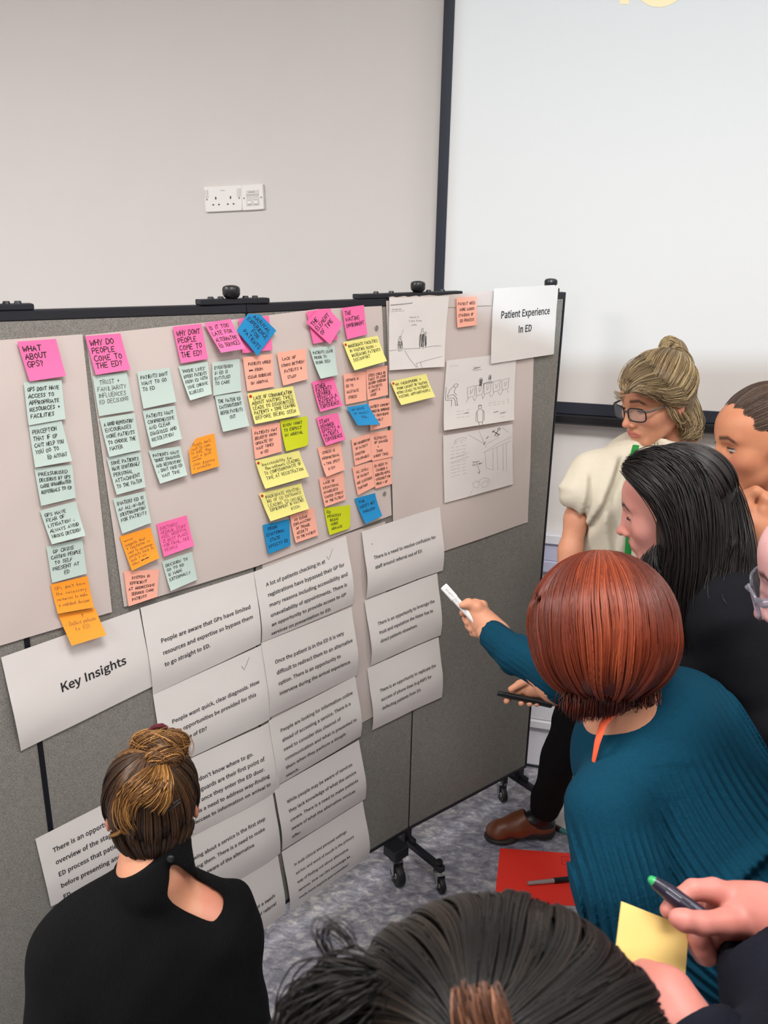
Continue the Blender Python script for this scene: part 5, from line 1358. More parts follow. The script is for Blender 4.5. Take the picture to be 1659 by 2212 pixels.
    cl.tube(cp, [0.003, 0.0045, 0.0045, 0.003], 8).build('hair_clip', mat_plain('dark_red_clip', rgb(84, 30, 40), 0.2), bun, smooth=True)
    for (a, b, c) in (((302, 1738, 1.402), (318, 1745, 1.396), (336, 1744, 1.398)), ((360, 1752, 1.398), (375, 1744, 1.396), (389, 1732, 1.402))):
        gr = MB(); A, B, Cc = C(*a), C(*b), C(*c); gr.tube([A, B, Cc], 0.0016, 6)
        gr.tube([A + Vector((0, 0, .004)), B + Vector((0, 0, .0075)), Cc + Vector((0, 0, .006)), Cc], 0.0012, 6).build('hair_grip', M['black_soft'], hb, smooth=True)
    legs(root, C(310, 2420, 1.70), fwd, 0.13, kneel=True)
    return root
person_bun()
def Zup(): return Vector((0, 0, 1))
def at_floor(p, z=0.0): return Vector((p[0], p[1], z))

# =============================================================== red-haired person in teal, pointing
def person_red():
    C = pix
    root = empty('person', at_floor(C(1480, 1800, 1.5)), 'person with a red bob and teal ribbed cardigan pointing at the board', 'person')
    hc = C(1300, 1366, 1.40); fwd = view_dir(1300, 1378, 158, 34); fr = Frame(hc, fwd, roll_up(fwd, -4))
    n0 = fr.w((0, -0.01, -0.05)); n1 = C(1372, 1560, 1.46)
    shL, shR = C(1350, 1650, 1.44), C(1500, 1545, 1.55)
    el, wr = C(1200, 1478, 1.66), C(1052, 1362, 1.86)
    S1 = SDF(*bounds([hc], 0.135), 0.003); head_sdf(S1, fr, lids=False); S1.cap(n0, n1, 0.052, 0.058, None, 0.02)
    # hand round the marker
    hp = lambda x, y, d=1.87: C(x, y, d)
    H = SDF(*bounds([hp(990, 1290), hp(1070, 1385)], 0.035), 0.0018)
    H.ell((0, 0, 0), (0.034, 0.017, 0.029), Frame(hp(1030, 1332, 1.88), (hp(1057, 1352) - hp(1012, 1308)).cross(FW), -FW), 0.008)
    H.chain([hp(1057, 1354, 1.87), hp(1040, 1330, 1.87), hp(1030, 1312, 1.865), hp(1012, 1304, 1.862), hp(1000, 1307, 1.86)], [0.026, 0.019, 0.0145, 0.0105, 0.0085], 0.008)      # thumb side
    H.chain([hp(1042, 1308, 1.89), hp(1026, 1304, 1.90), hp(1008, 1316, 1.91), hp(1000, 1324, 1.892)], [0.0125, 0.0110, 0.0095, 0.0085], 0.004)      # index
    H.chain([hp(1046, 1318, 1.90), hp(1022, 1326, 1.915), hp(1007, 1336, 1.905), hp(1010, 1344, 1.885)], [0.0120, 0.0105, 0.0090, 0.0082], 0.0035)
    H.chain([hp(1048, 1334, 1.90), hp(1026, 1344, 1.91), hp(1013, 1352, 1.90), hp(1018, 1359, 1.882)], [0.0115, 0.0100, 0.0088, 0.0080], 0.0035)
    H.chain([hp(1052, 1350, 1.895), hp(1034, 1360, 1.90), hp(1022, 1367, 1.89), hp(1030, 1370, 1.875)], [0.0105, 0.0092, 0.0082, 0.0075], 0.0035)
    H.cap(hp(1045, 1345, 1.875), hp(1075, 1368, 1.85), 0.030, 0.029, None, 0.012)
    S2 = body_skin([(n0, n1, 0.05, 0.055), (n1, shL, 0.04, 0.04), (n1, shR, 0.05, 0.05), (C(1372, 1500, 1.56), el, 0.034, 0.030), (el, wr, 0.034, 0.026), (n1, C(1480, 1800, 1.5), 0.09, 0.12)])
    skin_mesh('body', [S1.mesh(), H.mesh(1), S2.mesh()], SKIN, root, fr)
    # teal cardigan
    S = SDF(*bounds([shL, shR, C(1250, 1700, 1.38), C(1700, 2080, 1.42), C(1300, 2080, 1.4)], 0.15), 0.0033)
    tf = Frame(C(1470, 1720, 1.50), view_dir(1450, 1700, 150, 30), (C(1380, 1560, 1.45) - C(1600, 2000, 1.45)).normalized())
    S.cap(C(1388, 1640, 1.46), C(1475, 1545, 1.55), 0.068, 0.078, None, 0.04)
    S.cap(C(1395, 1545, 1.47), C(1398, 1600, 1.47), 0.060, 0.072, None, 0.04)
    S.cap(C(1420, 1640, 1.49), C(1560, 1900, 1.46), 0.150, 0.180, None, 0.08)
    S.cap(C(1560, 1900, 1.46), C(1700, 2080, 1.50), 0.180, 0.200, None, 0.08)
    S.cap(C(1500, 1640, 1.55), C(1600, 1800, 1.60), 0.110, 0.120, None, 0.06)
    # the near sleeve hanging beside the knee
    S.cap(C(1348, 1688, 1.40), C(1308, 1748, 1.37), 0.060, 0.058, None, 0.04)
    S.cap(C(1310, 1740, 1.36), C(1338, 1900, 1.34), 0.058, 0.064, None, 0.04)
    S.cap(C(1338, 1900, 1.34), C(1410, 2110, 1.36), 0.074, 0.085, None, 0.04)
    def fo(P):
        a = P - vnp(C(1400, 1700, 1.4)); u = a @ vnp(RT); v = a @ vnp(-UP)
        t = (u * 0.80 + v * -0.60); l = u * 0.60 + v * 0.80
        ribs = 0.0034 * np.sin((t + 0.02 * np.sin(l * 12)) * 2 * math.pi / 0.0150) * np.clip((l + 0.05) / 0.08, 0, 1) * np.clip((u + 0.03) / 0.04, 0, 1)
        rl = 0.0034 * np.sin((u * 0.97 - v * 0.22) * 2 * math.pi / 0.0135) * np.clip((-u - 0.0) / 0.03, 0, 1) * np.clip((v - 0.02) / 0.05, 0, 1)
        dr = -0.014 * np.exp(-((l - 0.135 - 0.25 * (t - 0.05) ** 2 * 10) / 0.012) ** 2) * (t > -0.06) + 0.013 * np.exp(-((l - 0.165 - 0.25 * (t - 0.05) ** 2 * 10) / 0.016) ** 2) * (t > -0.06)
        dr2 = -0.008 * np.exp(-((l - 0.245) / 0.012) ** 2) + 0.008 * np.exp(-((l - 0.275) / 0.016) ** 2)
        return ribs + rl + dr + dr2 * (t > 0.02)
    folds(S, fo)
    S.cap(C(1378, 1505, 1.45), C(1390, 1570, 1.48), 0.066, 0.078, None, 0.03); S.cap(C(1378, 1582, 1.43), C(1410, 1600, 1.45), 0.052, 0.06, None, 0.03)
    S.cap(C(1362, 1478, 1.43), fr.o, 0.050, 0.09, None, 0.004, 'cut')
    M['teal2'] = mat_plain('teal_wool', rgb(12, 58, 78), 0.95, spec=0.1, noise=0.16, nscale=120, bump=0.6, bscale=260)
    V_, F_ = S.mesh(0); cardigan = mesh_np('cardigan', V_, F_, M['teal2'], root)
    SL = SDF(*bounds([C(1052, 1362, 1.86), C(1200, 1478, 1.66), C(1380, 1510, 1.56)], 0.09), 0.005)
    SL.cap(C(1056, 1366, 1.855), C(1120, 1415, 1.77), 0.0330, 0.040, None, 0.01); SL.cap(C(1120, 1415, 1.77), C(1208, 1462, 1.66), 0.040, 0.046, None, 0.02)
    SL.cap(C(1208, 1462, 1.66), C(1395, 1490, 1.56), 0.044, 0.056, None, 0.03)
    folds(SL, lambda P: 0.0018 * np.sin(((P - vnp(C(1100, 1400, 1.8))) @ vnp(UP * .85 + RT * .5)) * 2 * math.pi / 0.011) + 0.002 * np.sin(((P - vnp(C(1100, 1400, 1.8))) @ vnp(RT)) * 55))
    SL.half(C(1060, 1366, 1.85), (C(1052, 1362, 1.86) - C(1120, 1412, 1.77)), 0.003)
    cloth('sleeve', SL, M['teal2'], root, 1)
    # crouching legs under the cardigan
    kn, an = C(1420, 2050, 1.75), C(1450, 2050, 2.3)
    LG = SDF(*bounds([C(1620, 2050, 1.55), at_floor(C(1420, 2050, 1.75)), at_floor(C(1600, 2000, 1.7))], 0.2), 0.012)
    b0 = C(1600, 2040, 1.55); f1_ = at_floor(C(1500, 1900, 1.9), 0.06); k1 = Vector((f1_.x - 0.1, f1_.y + 0.12, 0.42))
    k1b = Vector((f1_.x + 0.16, f1_.y + 0.06, 0.36)); f2_ = Vector((f1_.x + 0.28, f1_.y - 0.18, 0.06))
    LG.chain([b0, k1, f1_], [0.11, 0.07, 0.045], 0.02); LG.chain([b0, k1b, f2_], [0.11, 0.07, 0.045], 0.02)
    cloth('trousers', LG, M['trousers'], root)
    for q, w_ in ((f1_, 0), (f2_, 1)):
        SH_ = SDF(*bounds([q], 0.18), 0.008); SH_.cap(q + Vector((0, 0.06, -0.022)), q + Vector((-0.02, -0.03, -0.02)), 0.036, 0.036, None, 0.01); SH_.cap(q, q + Vector((0, 0, 0.03)), 0.042, 0.045, None, 0.01); SH_.half((0, 0, 0.002), (0, 0, -1), 0.002)
        cloth('shoe', SH_, M['black_soft'], root)
    # orange lanyard, seen at the neck
    ly = MB(); ly.tube([C(1396, 1500, 1.385), C(1360, 1520, 1.375), C(1322, 1540, 1.372), C(1302, 1566, 1.365), C(1290, 1604, 1.360), C(1282, 1645, 1.375)], [0.006, 0.008, 0.0085, 0.008, 0.006, 0.004], 8, flat=0.5)
    ly.build('lanyard', M['lanyard_orange'], root, smooth=True)
    # the bob
    HM = mat_hair('hair_copper_red', (40, 15, 10), (112, 44, 24), (172, 82, 48), 0.40, 0.4)
    cB = (0.0, -0.012, 0.008); rB = (0.118, 0.118, 0.122)
    S3 = SDF(*bounds([hc], 0.19), 0.0035)
    S3.ell(cB, (0.114, 0.114, 0.118), fr, 0.01); S3.ell((0, -0.025, -0.055), (0.096, 0.070, 0.055), fr, 0.03)
    S3.ell((0, 0.130, -0.035), (0.060, 0.066, 0.080), fr, 0.02, 'cut')
    S3.half(fr.w((0, 0, -0.100)), (-fr.z + fr.y * 0.12), 0.01)
    hb = hair_base('hair', S3, HM, root, 0.22, 2)
    pole = np.array([0.10, -0.10, 1.0])
    def ex(P, ph, u, rng):
        z = P[..., 2]; k = np.clip(-(z + 0.01) / 0.09, 0, 1)
        P = P.copy(); P[..., 0] *= 1 + 0.10 * k; P[..., 1] = P[..., 1] * (1 + 0.02 * k)
        # tuck inwards at the hem
        t = np.clip((-(z) - 0.062) / 0.05, 0, 1) ** 2
        P[..., 0] *= 1 - 0.05 * t; P[..., 1] *= 1 - 0.05 * t
        return P
    St, ph = meridians(RG, 11000, 20, fr, cB, (0.120, 0.120, 0.124), pole, lambda p: 2.62 + 0.06 * math.sin(p * 3), start=0.75, clump=60, camp=0.004, lift=0.004, wave=0.012, extra=ex)
    L = fr.loc(St.reshape(-1, 3)).reshape(St.shape)
    keep = ~((L[:, :, 1].max(1) > 0.085) & (np.abs(L[:, -1, 0]) < 0.06)) & (L[:, -1, 2] > -0.135)
    Lk = L[keep]; clm = np.sin(np.round(ph[keep] * 60 / 6.283) * 12.9) * 0.16
    tone = np.clip(0.52 + clm + RG.normal(0, 0.12, keep.sum()), 0, 1)
    tubes('hair_strands', St[keep], 0.0010, HM, hb, tone)
    # ragged nape
    G = [[C(x, 1480, 1.36), C(x - 4, 1515, 1.35), C(x - 8 + 4 * math.sin(x), y, 1.36)] for x, y in ((1222, 1528), (1240, 1542), (1262, 1556), (1290, 1552), (1320, 1545), (1350, 1535), (1385, 1512), (1420, 1490))]
    S4 = guides_hair(RG, 900, 8, G, 0.006); tubes('hair_strands', S4, 0.0008, HM, hb, np.clip(RG.normal(0.2, 0.15, 900), 0, 1))
    # white marker
    mk = empty('marker', C(978, 1286, 1.87), 'white board marker pointed by the red-haired person', 'marker')
    a, b = C(958, 1266, 1.88), C(1032, 1348, 1.86); ax = (b - a)
    mb = MB(); mb.tube([a, a + ax * .02, a + ax * .33], [0.0082, 0.0092, 0.0090], 18); mb.build('cap', M['white_plastic'], mk, smooth=True)
    mb = MB(); mb.tube([a + ax * .33, a + ax * .97, b], [0.0079, 0.0079, 0.006], 18); mb.build('barrel', M['white_plastic'], mk, smooth=True)
    ax2 = ax.normalized(); tow = (CAM - a); tow = (tow - ax2 * tow.dot(ax2)).normalized(); sd = ax2.cross(tow)
    def fm(x, y): 
        x = 0.082 - x; y = -y
        an_ = y / 0.0086; return a + ax2 * x + (tow * math.cos(an_) + sd * math.sin(an_)) * (0.0097 if x < ax.length * .33 else 0.0083)
    pl = write_lines(['WHITEBOARD MARKER'], 0.004, 0.002, 0.0052, 0.01, random.Random(2), 0.070, jit=0.01)
    ribbon(pl, 0.0006, fm, 'barrel_lettering', M['ink'], mk)
person_red()

# =============================================================== person with glasses, cream top
def person_glasses():
    C = pix
    fl = on_floor(1120, 1812)
    root = empty('person', (fl.x + 0.1, fl.y, 0), 'standing blonde person with dark glasses, cream top, brown clogs and a black marker', 'person')
    hc = C(1415, 862, 2.22); fwd = view_dir(1432, 868, 46, 15); fr = Frame(hc, fwd, roll_up(fwd, 2)); sc = 1.0
    n0 = fr.w((0, -0.02, -0.06)); n1 = C(1452, 1005, 2.32)
    shR, shL = C(1272, 1040, 2.27), C(1560, 1050, 2.38)
    elb, wri = C(1222, 1262, 2.26), C(1196, 1506, 2.22)
    hip = C(1360, 1400, 2.45)
    S1 = SDF(*bounds([hc], 0.14), 0.0024); head_sdf(S1, fr, sc); S1.cap(n0, n1, 0.048, 0.054, None, 0.02)
    # head shape done; arm with hand
    A = SDF(*bounds([shR, elb, wri, C(1090, 1500, 2.22)], 0.07), 0.0042)
    A.chain([shR, C(1246, 1120, 2.26), C(1232, 1190, 2.26), elb, C(1205, 1400, 2.22), wri], [0.040, 0.031, 0.030, 0.031, 0.032, 0.024], 0.02)
    V1 = A.mesh()
    hp = lambda x, y, d=2.20: C(x, y, d)
    H = SDF(*bounds([hp(1090, 1455), hp(1200, 1535)], 0.03), 0.0018)
    H.ell((0, 0, 0), (0.034, 0.016, 0.026), Frame(hp(1150, 1486, 2.20), FW, UP), 0.01)
    H.cap(hp(1152, 1480), wri, 0.022, 0.024, None, 0.012)
    H.chain([hp(1165, 1468), hp(1146, 1468, 2.19), hp(1122, 1478, 2.185), hp(1104, 1489, 2.185)], [0.016, 0.0125, 0.0100, 0.0085], 0.005)      # thumb
    H.chain([hp(1128, 1490), hp(1108, 1500, 2.21), hp(1098, 1508, 2.20), hp(1094, 1515, 2.185)], [0.0110, 0.0098, 0.0086, 0.0078], 0.004)     # index
    for (x, y) in ((1128, 1517), (1146, 1518), (1161, 1518)):
        H.chain([hp(x + 14, y - 26, 2.20), hp(x + 4, y - 12, 2.222), hp(x, y - 2, 2.21), hp(x - 2, y + 2, 2.188)], [0.0110, 0.0098, 0.0088, 0.0082], 0.0035)
    T = body_skin([(n0, n1, 0.046, 0.05), (n1, shR, 0.035, 0.035), (n1, shL, 0.035, 0.035), (shL, C(1600, 1250, 2.38), 0.042, 0.035), (C(1600, 1250, 2.38), C(1560, 1450, 2.3), 0.035, 0.028), (n1, hip, 0.09, 0.12)])
    skin_mesh('body', [S1.mesh(), V1, H.mesh(1), T.mesh()], SKIN, root, fr, sc)
    eyes(fr, root, sc, (92, 100, 96), 0.42)
    # glasses
    gl = empty('glasses', fr.w((0, 0.1, 0))); world_parent(gl, root)
    gm = MB(); lm = MB()
    for s in (-1, 1):
        cx = s * 0.0350; ring = []
        for k in range(28):
            a = 2 * math.pi * k / 28; ca, sa = math.cos(a), math.sin(a)
            x = cx + 0.0275 * (abs(ca) ** 0.55) * (1 if ca > 0 else -1); z = -0.008 + 0.0180 * (abs(sa) ** 0.6) * (1 if sa > 0 else -1)
            y = 0.0985 - 0.010 * (abs(x) / 0.06) ** 2
            ring.append(fr.w((x, y, z)))
        r2 = ring + [ring[0]]
        gm.tube(r2, [0.0019] * len(r2), 8, cap=False)
        lm.add([sum(ring, Vector()) / 28] + ring, [(0, i + 1, (i + 1) % 28 + 1) for i in range(28)])
        tp = [fr.w((s * 0.059, 0.088, 0.002)), fr.w((s * 0.071, 0.078, 0.003)), fr.w((s * 0.078, 0.03, 0.004)), fr.w((s * 0.080, -0.002, 0.002)), fr.w((s * 0.079, -0.02, -0.012))]
        MB().tube(tp, [0.0024, 0.0024, 0.0020, 0.0018, 0.0015], 8, flat=1.4).build('temple_arm', M['black_soft'] if s > 0 else mat_plain('mottled_temple', rgb(90, 80, 74), 0.3), gl, smooth=True)
    gm.tube([fr.w((-0.009, 0.0985, -0.001)), fr.w((0, 0.1035, 0.001)), fr.w((0.009, 0.0985, -0.001))], [0.0022] * 3, 8)
    gm.build('frame', M['black_soft'], gl, smooth=True)
    m, t, b = new_mat('lens_glass'); b.inputs['Roughness'].default_value = 0.05; b.inputs['Base Color'].default_value = (0.8, 0.85, 0.9, 1)
    tr = t.nodes.new('ShaderNodeBsdfTransparent'); tr.inputs[0].default_value = (0.90, 0.93, 0.95, 1); mxs = t.nodes.new('ShaderNodeMixShader'); mxs.inputs[0].default_value = 0.10
    t.links.new(tr.outputs[0], mxs.inputs[1]); t.links.new(b.outputs[0], mxs.inputs[2]); t.links.new(mxs.outputs[0], t.nodes['Material Output'].inputs[0])
    M['lens'] = m; lm.build('lens', m, gl)
    # cream top: wide cap sleeves, falls straight
    S = SDF(*bounds([n1, shR, shL, hip], 0.2), 0.0055)
    sf = Frame(C(1400, 1060, 2.3), view_dir(1400, 1000, 40, 0), (0, 0, 1))
    S.cap(C(1300, 1014, 2.27), C(1540, 1020, 2.37), 0.056, 0.060, None, 0.05)
    S.cap(C(1385, 1002, 2.28), C(1490, 1005, 2.33), 0.050, 0.050, None, 0.05)
    S.ell((0, 0, 0), (0.185, 0.115, 0.17), sf, 0.06)
    S.cap(C(1395, 1150, 2.34), C(1380, 1400, 2.44), 0.150, 0.165, None, 0.08)
    S.cap(C(1268, 1020, 2.25), C(1244, 1062, 2.23), 0.050, 0.047, None, 0.035)
    S.cap(C(1300, 1080, 2.26), C(1300, 1200, 2.34), 0.085, 0.08, None, 0.05)
    def fo(P):
        a = P - vnp(C(1360, 980, 2.2)); u = a @ vnp(RT); v = a @ vnp(-UP)
        out = 0
        for (u0, v0, u1, v1, w, amp) in ((-0.005, 0.0, -0.105, 0.22, 0.010, 0.010), (-0.10, 0.04, -0.115, 0.20, 0.009, 0.008), (-0.06, 0.10, -0.01, 0.32, 0.012, 0.008), (-0.13, 0.02, -0.19, 0.12, 0.008, 0.003), (0.02, 0.12, 0.0, 0.30, 0.012, 0.005), (-0.15, 0.11, -0.20, 0.10, 0.008, 0.004)):
            L = math.hypot(u1 - u0, v1 - v0); eu, ev = (u1 - u0) / L, (v1 - v0) / L
            t = (u - u0) * eu + (v - v0) * ev; d = -(u - u0) * ev + (v - v0) * eu
            m = np.clip(t / 0.03, 0, 1) * np.clip((L - t) / 0.03, 0, 1)
            out = out + amp * m * (np.exp(-(d / w) ** 2) - 0.9 * np.exp(-((d - 2.0 * w) / w) ** 2))
        return out + 0.002 * np.sin(u * 40 + v * 22) * np.sin(v * 30)
    folds(S, fo)
    # V neckline, open at the throat
    S.cap(C(1404, 965, 2.17), C(1374, 1050, 2.14), 0.050, 0.006, None, 0.01, 'cut')
    S.cap(C(1440, 930, 2.26), C(1440, 980, 2.26), 0.062, 0.060, None, 0.01, 'cut')
    S.half(C(1224, 1098, 2.22), (C(1220, 1110, 2.22) - C(1262, 1010, 2.24)).normalized() + RT * -0.3, 0.006) if False else None
    # sleeve opening
    S.cap(C(1240, 1116, 2.25), C(1222, 1190, 2.26), 0.040, 0.055, None, 0.006, 'cut')
    S.half(C(1360, 1385, 2.45), (0, 0, -1), 0.004)
    top = cloth('cream_top', S, M['linen'], root, 2)
    # lanyard
    MB().tube([C(1374, 962, 2.185), C(1366, 990, 2.150), C(1364, 1040, 2.135), C(1362, 1120, 2.15), C(1356, 1200, 2.20)], [0.0085] * 5, 8, flat=0.2).build('lanyard', M['lanyard_green'], root, smooth=True)
    # trousers and clogs
    an = on_floor(1185, 1800); ank = C(1180, 1748, 2.88); kn = C(1240, 1555, 2.62)
    TR = SDF(*bounds([hip, kn, ank, Vector((hip.x + .25, hip.y + .1, 0.1))], 0.17), 0.007)
    hipR = C(1310, 1405, 2.43); hipL = C(1420, 1410, 2.50)
    TR.cap(hipR, hipL, 0.115, 0.115, None, 0.05)
    TR.chain([hipR, C(1262, 1480, 2.52), kn, C(1208, 1640, 2.74), C(1182, 1725, 2.86), C(1178, 1745, 2.88)], [0.105, 0.082, 0.064, 0.058, 0.052, 0.052], 0.02)
    kL = Vector((hipL.x + .02, hipL.y + 0.03, 0.48)); aL = Vector((hipL.x + .06, hipL.y + 0.12, 0.11))
    TR.chain([hipL, kL, aL], [0.105, 0.066, 0.052], 0.02)
    folds(TR, lambda P: 0.003 * np.sin(P[..., 2] * 38 + P[..., 0] * 25) * np.sin(P[..., 2] * 17))
    TR.half(C(1178, 1752, 2.885), (ank - kn).normalized(), 0.003)
    cloth('trousers', TR, M['trousers'], root)
    def clog(toe, heel, nm='clog'):
        d = (toe - heel); L = d.length; d.normalize(); f = Frame((heel + toe) / 2, d)
        K = SDF(*bounds([heel, toe, toe + Vector((0, 0, 0.12))], 0.05), 0.003); l = L / 2
        K.cap((0, l - 0.046, 0.040), (0, 0.012, 0.050), 0.034, 0.040, f, 0.012)
        K.ell((0, l - 0.040, 0.034), (0.041, 0.042, 0.026), f, 0.012)
        K.cap((0, 0.010, 0.058), (0, -0.030, 0.088), 0.040, 0.034, f, 0.02)
        K.ell((0, -0.012, 0.052), (0.040, 0.065, 0.030), f, 0.02)
        K.ell((0, -l + 0.045, 0.045), (0.036, 0.048, 0.024), f, 0.02)
        K.cap((0, -0.045, 0.098), (0, -0.052, 0.150), 0.040, 0.046, f, 0.006, 'cut')
        K.ell((0, -l + 0.025, 0.085), (0.030, 0.060, 0.032), f, 0.006, 'cut')
        K.half(f.w((0, 0, 0.016)), (0, 0, -1), 0.002)
        up_ = cloth(nm, K, M['brown_leather'], root, 1)
        B = SDF(*bounds([heel, toe], 0.06), 0.003)
        B.ell((0, l - 0.055, 0.012), (0.046, 0.062, 0.014), f, 0.01); B.ell((0, -0.005, 0.022), (0.034, 0.075, 0.011), f, 0.01); B.ell((0, -l + 0.040, 0.024), (0.036, 0.045, 0.026), f, 0.01)
        B.ell((0, -0.012, -0.004), (0.06, 0.034, 0.016), f, 0.006, 'cut')
        B.half((0, 0, 0.001), (0, 0, -1), 0.001)
        cloth('sole', B, M['sole'], up_, 1)
    toe = on_floor(1050, 1806, 0.012); hl = on_floor(1196, 1800, 0.012); toe.z = hl.z = 0
    clog(toe, hl)
    clog(Vector((aL.x - 0.16, aL.y - 0.10, 0)), Vector((aL.x + 0.03, aL.y + 0.02, 0)))
    F1 = SDF(*bounds([ank, hl, toe], 0.06), 0.004)
    F1.chain([C(1180, 1735, 2.88), hl + Vector((-0.05, 0, 0.075)), (hl * .5 + toe * .5) + Vector((0, 0, 0.06))], [0.034, 0.036, 0.030], 0.02); F1.cap(hl + Vector((-0.05, 0, 0.075)), hl + Vector((-0.025, 0, 0.055)), 0.034, 0.028, None, 0.02)
    cloth('sock', F1, M['black_soft'], root)
    # hair up in a bun
    HM = mat_hair('hair_ash_blonde', (66, 52, 38), (146, 124, 92), (222, 200, 150))
    S3 = SDF(*bounds([hc], 0.15), 0.003)
    S3.ell((0, -0.022, 0.034), (0.0815, 0.0935, 0.0875), fr, 0.01); S3.ell((0, -0.055, -0.035), (0.060, 0.050, 0.055), fr, 0.02)
    S3.ell((0, 0.115, -0.020), (0.085, 0.075, 0.085), fr, 0.006, 'cut')
    for s in (-1, 1): S3.ell((s * 0.085, 0.012, -0.02), (0.028, 0.036, 0.040), fr, 0.006, 'cut')
    hb = hair_base('hair', S3, HM, root, 0.3)
    bl = C(1458, 752, 2.26); bloc = fr.loc(vnp(bl)[None])[0]
    pole = bloc - np.array([0, -0.022, 0.034]); 
    St, ph = meridians(RG, 4600, 14, fr, (0, -0.022, 0.034), (0.0835, 0.0955, 0.0895), pole, 2.05, start=0.8, clump=36, camp=0.006, lift=0.005)
    L = fr.loc(St.reshape(-1, 3)).reshape(St.shape)
    bad = ((L[..., 1] > 0.055) & (L[..., 2] < 0.072)) | ((np.abs(L[..., 0]) > 0.055) & (L[..., 1] > -0.005) & (L[..., 2] < 0.030) & (L[..., 2] > -0.05)) | (L[..., 2] < -0.085)
    keep = ~bad.any(1)
    tubes('hair_strands', St[keep], 0.0010, HM, hb, np.clip(RG.normal(0.5, 0.22, keep.sum()), 0, 1))
    def g(*p): return [C(*q) for q in p]
    # soft front roll over the brow and temple
    G = [g((1352, 842, 2.105), (1345, 825, 2.12), (1365, 790, 2.15), (1410, 768, 2.2), (1450, 765, 2.24)),
         g((1352, 848, 2.11), (1362, 826, 2.11), (1395, 808, 2.13), (1435, 800, 2.17), (1470, 790, 2.23)),
         g((1362, 842, 2.10), (1385, 838, 2.10), (1415, 838, 2.12), (1450, 832, 2.16), (1480, 815, 2.22)),
         g((1400, 846, 2.105), (1425, 858, 2.12), (1447, 872, 2.15), (1475, 860, 2.18), (1495, 835, 2.25))]
    S4 = guides_hair(RG, 1400, 12, G, 0.0055); tubes('hair_strands', S4, 0.0010, HM, hb, np.clip(RG.normal(0.45, 0.22, len(S4)), 0, 1))
    G = [g((1420, 842, 2.11), (1445, 845, 2.115), (1474, 832, 2.15), (1492, 806, 2.22)), g((1428, 856, 2.12), (1454, 860, 2.125), (1482, 852, 2.17), (1500, 826, 2.24)), g((1434, 868, 2.13), (1460, 872, 2.14), (1486, 870, 2.18), (1504, 850, 2.25))]
    S4 = guides_hair(RG, 600, 12, G, 0.004); tubes('hair_strands', S4, 0.0010, HM, hb, np.clip(RG.normal(0.5, 0.22, len(S4)), 0, 1))
    G = [g((1440, 870, 2.14), (1452, 895, 2.15), (1470, 900, 2.19), (1490, 880, 2.24)), g((1470, 880, 2.2), (1490, 910, 2.22), (1482, 935, 2.22), (1470, 945, 2.22)), g((1490, 860, 2.27), (1500, 905, 2.27), (1505, 930, 2.25), (1485, 950, 2.24)), g((1495, 850, 2.3), (1508, 900, 2.3), (1502, 925, 2.28), (1512, 950, 2.28))]
    S5 = guides_hair(RG, 620, 12, G, 0.008); S5[..., 2] += 0.003 * np.sin(np.linspace(0, 9, 12))[None, :]; tubes('hair_strands', S5, 0.0008, HM, hb, np.clip(RG.normal(0.6, 0.2, len(S5)), 0, 1))
    G = [g((1352, 850, 2.11), (1335, 846, 2.11), (1325, 842, 2.12)), g((1350, 862, 2.11), (1334, 866, 2.11), (1332, 858, 2.11))]
    S5 = guides_hair(RG, 26, 8, G, 0.003); tubes('hair_strands', S5, 0.0005, HM, hb, np.full(26, 0.4))
    # bun: two soft loops
    bfw = view_dir(1458, 752, 40, -10); bf = Frame(bl, bfw, Vector((0, 0, 1)))
    Sb_ = SDF(*bounds([bl], 0.09), 0.003); bf2 = Frame(bl, RT, FW * -1)
    Sb_.ell((0, 0, 0), (0.026, 0.028, 0.024), bf2, 0.006); Sb_.cap(C(1466, 765, 2.26), C(1484, 800, 2.27), 0.026, 0.022, None, 0.01)
    bun = hair_base('bun', Sb_, HM, root, 0.35)
    S6 = bun_strands(RG, 520, 14, Frame(C(1448, 752, 2.245), RT * 0.95 + Vector((0, 0, -.3)), -FW + Vector((0, 0, 0.2))), (0, 0, 0), 0.020, 0.012, 0.6, 1.2)
    tubes('hair_strands', S6, 0.0009, HM, bun, np.clip(RG.normal(0.66, 0.2, 520), 0, 1))
    G = [g((1440, 764, 2.225), (1462, 752, 2.222), (1484, 768, 2.23), (1492, 795, 2.25), (1482, 812, 2.26)), g((1444, 776, 2.225), (1466, 768, 2.222), (1482, 784, 2.23), (1486, 806, 2.24), (1474, 818, 2.25)), g((1456, 782, 2.225), (1470, 790, 2.222), (1480, 806, 2.23), (1478, 820, 2.24), (1468, 826, 2.25))]
    S7 = guides_hair(RG, 620, 12, G, 0.004); tubes('hair_strands', S7, 0.0009, HM, bun, np.clip(RG.normal(0.55, 0.2, 620), 0, 1))
    # black marker
    mk = empty('marker', C(1130, 1510, 2.18), 'black marker held by the person in the cream top', 'marker')
    a, b = C(1074, 1497, 2.185), C(1193, 1523, 2.19); ax = b - a
    MB().tube([a, a + ax * .1, a + ax * .14], [0.0065, 0.0075, 0.0072], 16).build('cap_end', M['black_soft'], mk, smooth=True)
    MB().tube([a + ax * .14, a + ax * .62], [0.0082, 0.0082], 16).build('barrel', M['black_soft'], mk, smooth=True)
    MB().tube([a + ax * .62, a + ax * .98, b], [0.0088, 0.0088, 0.006], 16).build('cap', M['black_soft'], mk, smooth=True)
person_glasses()

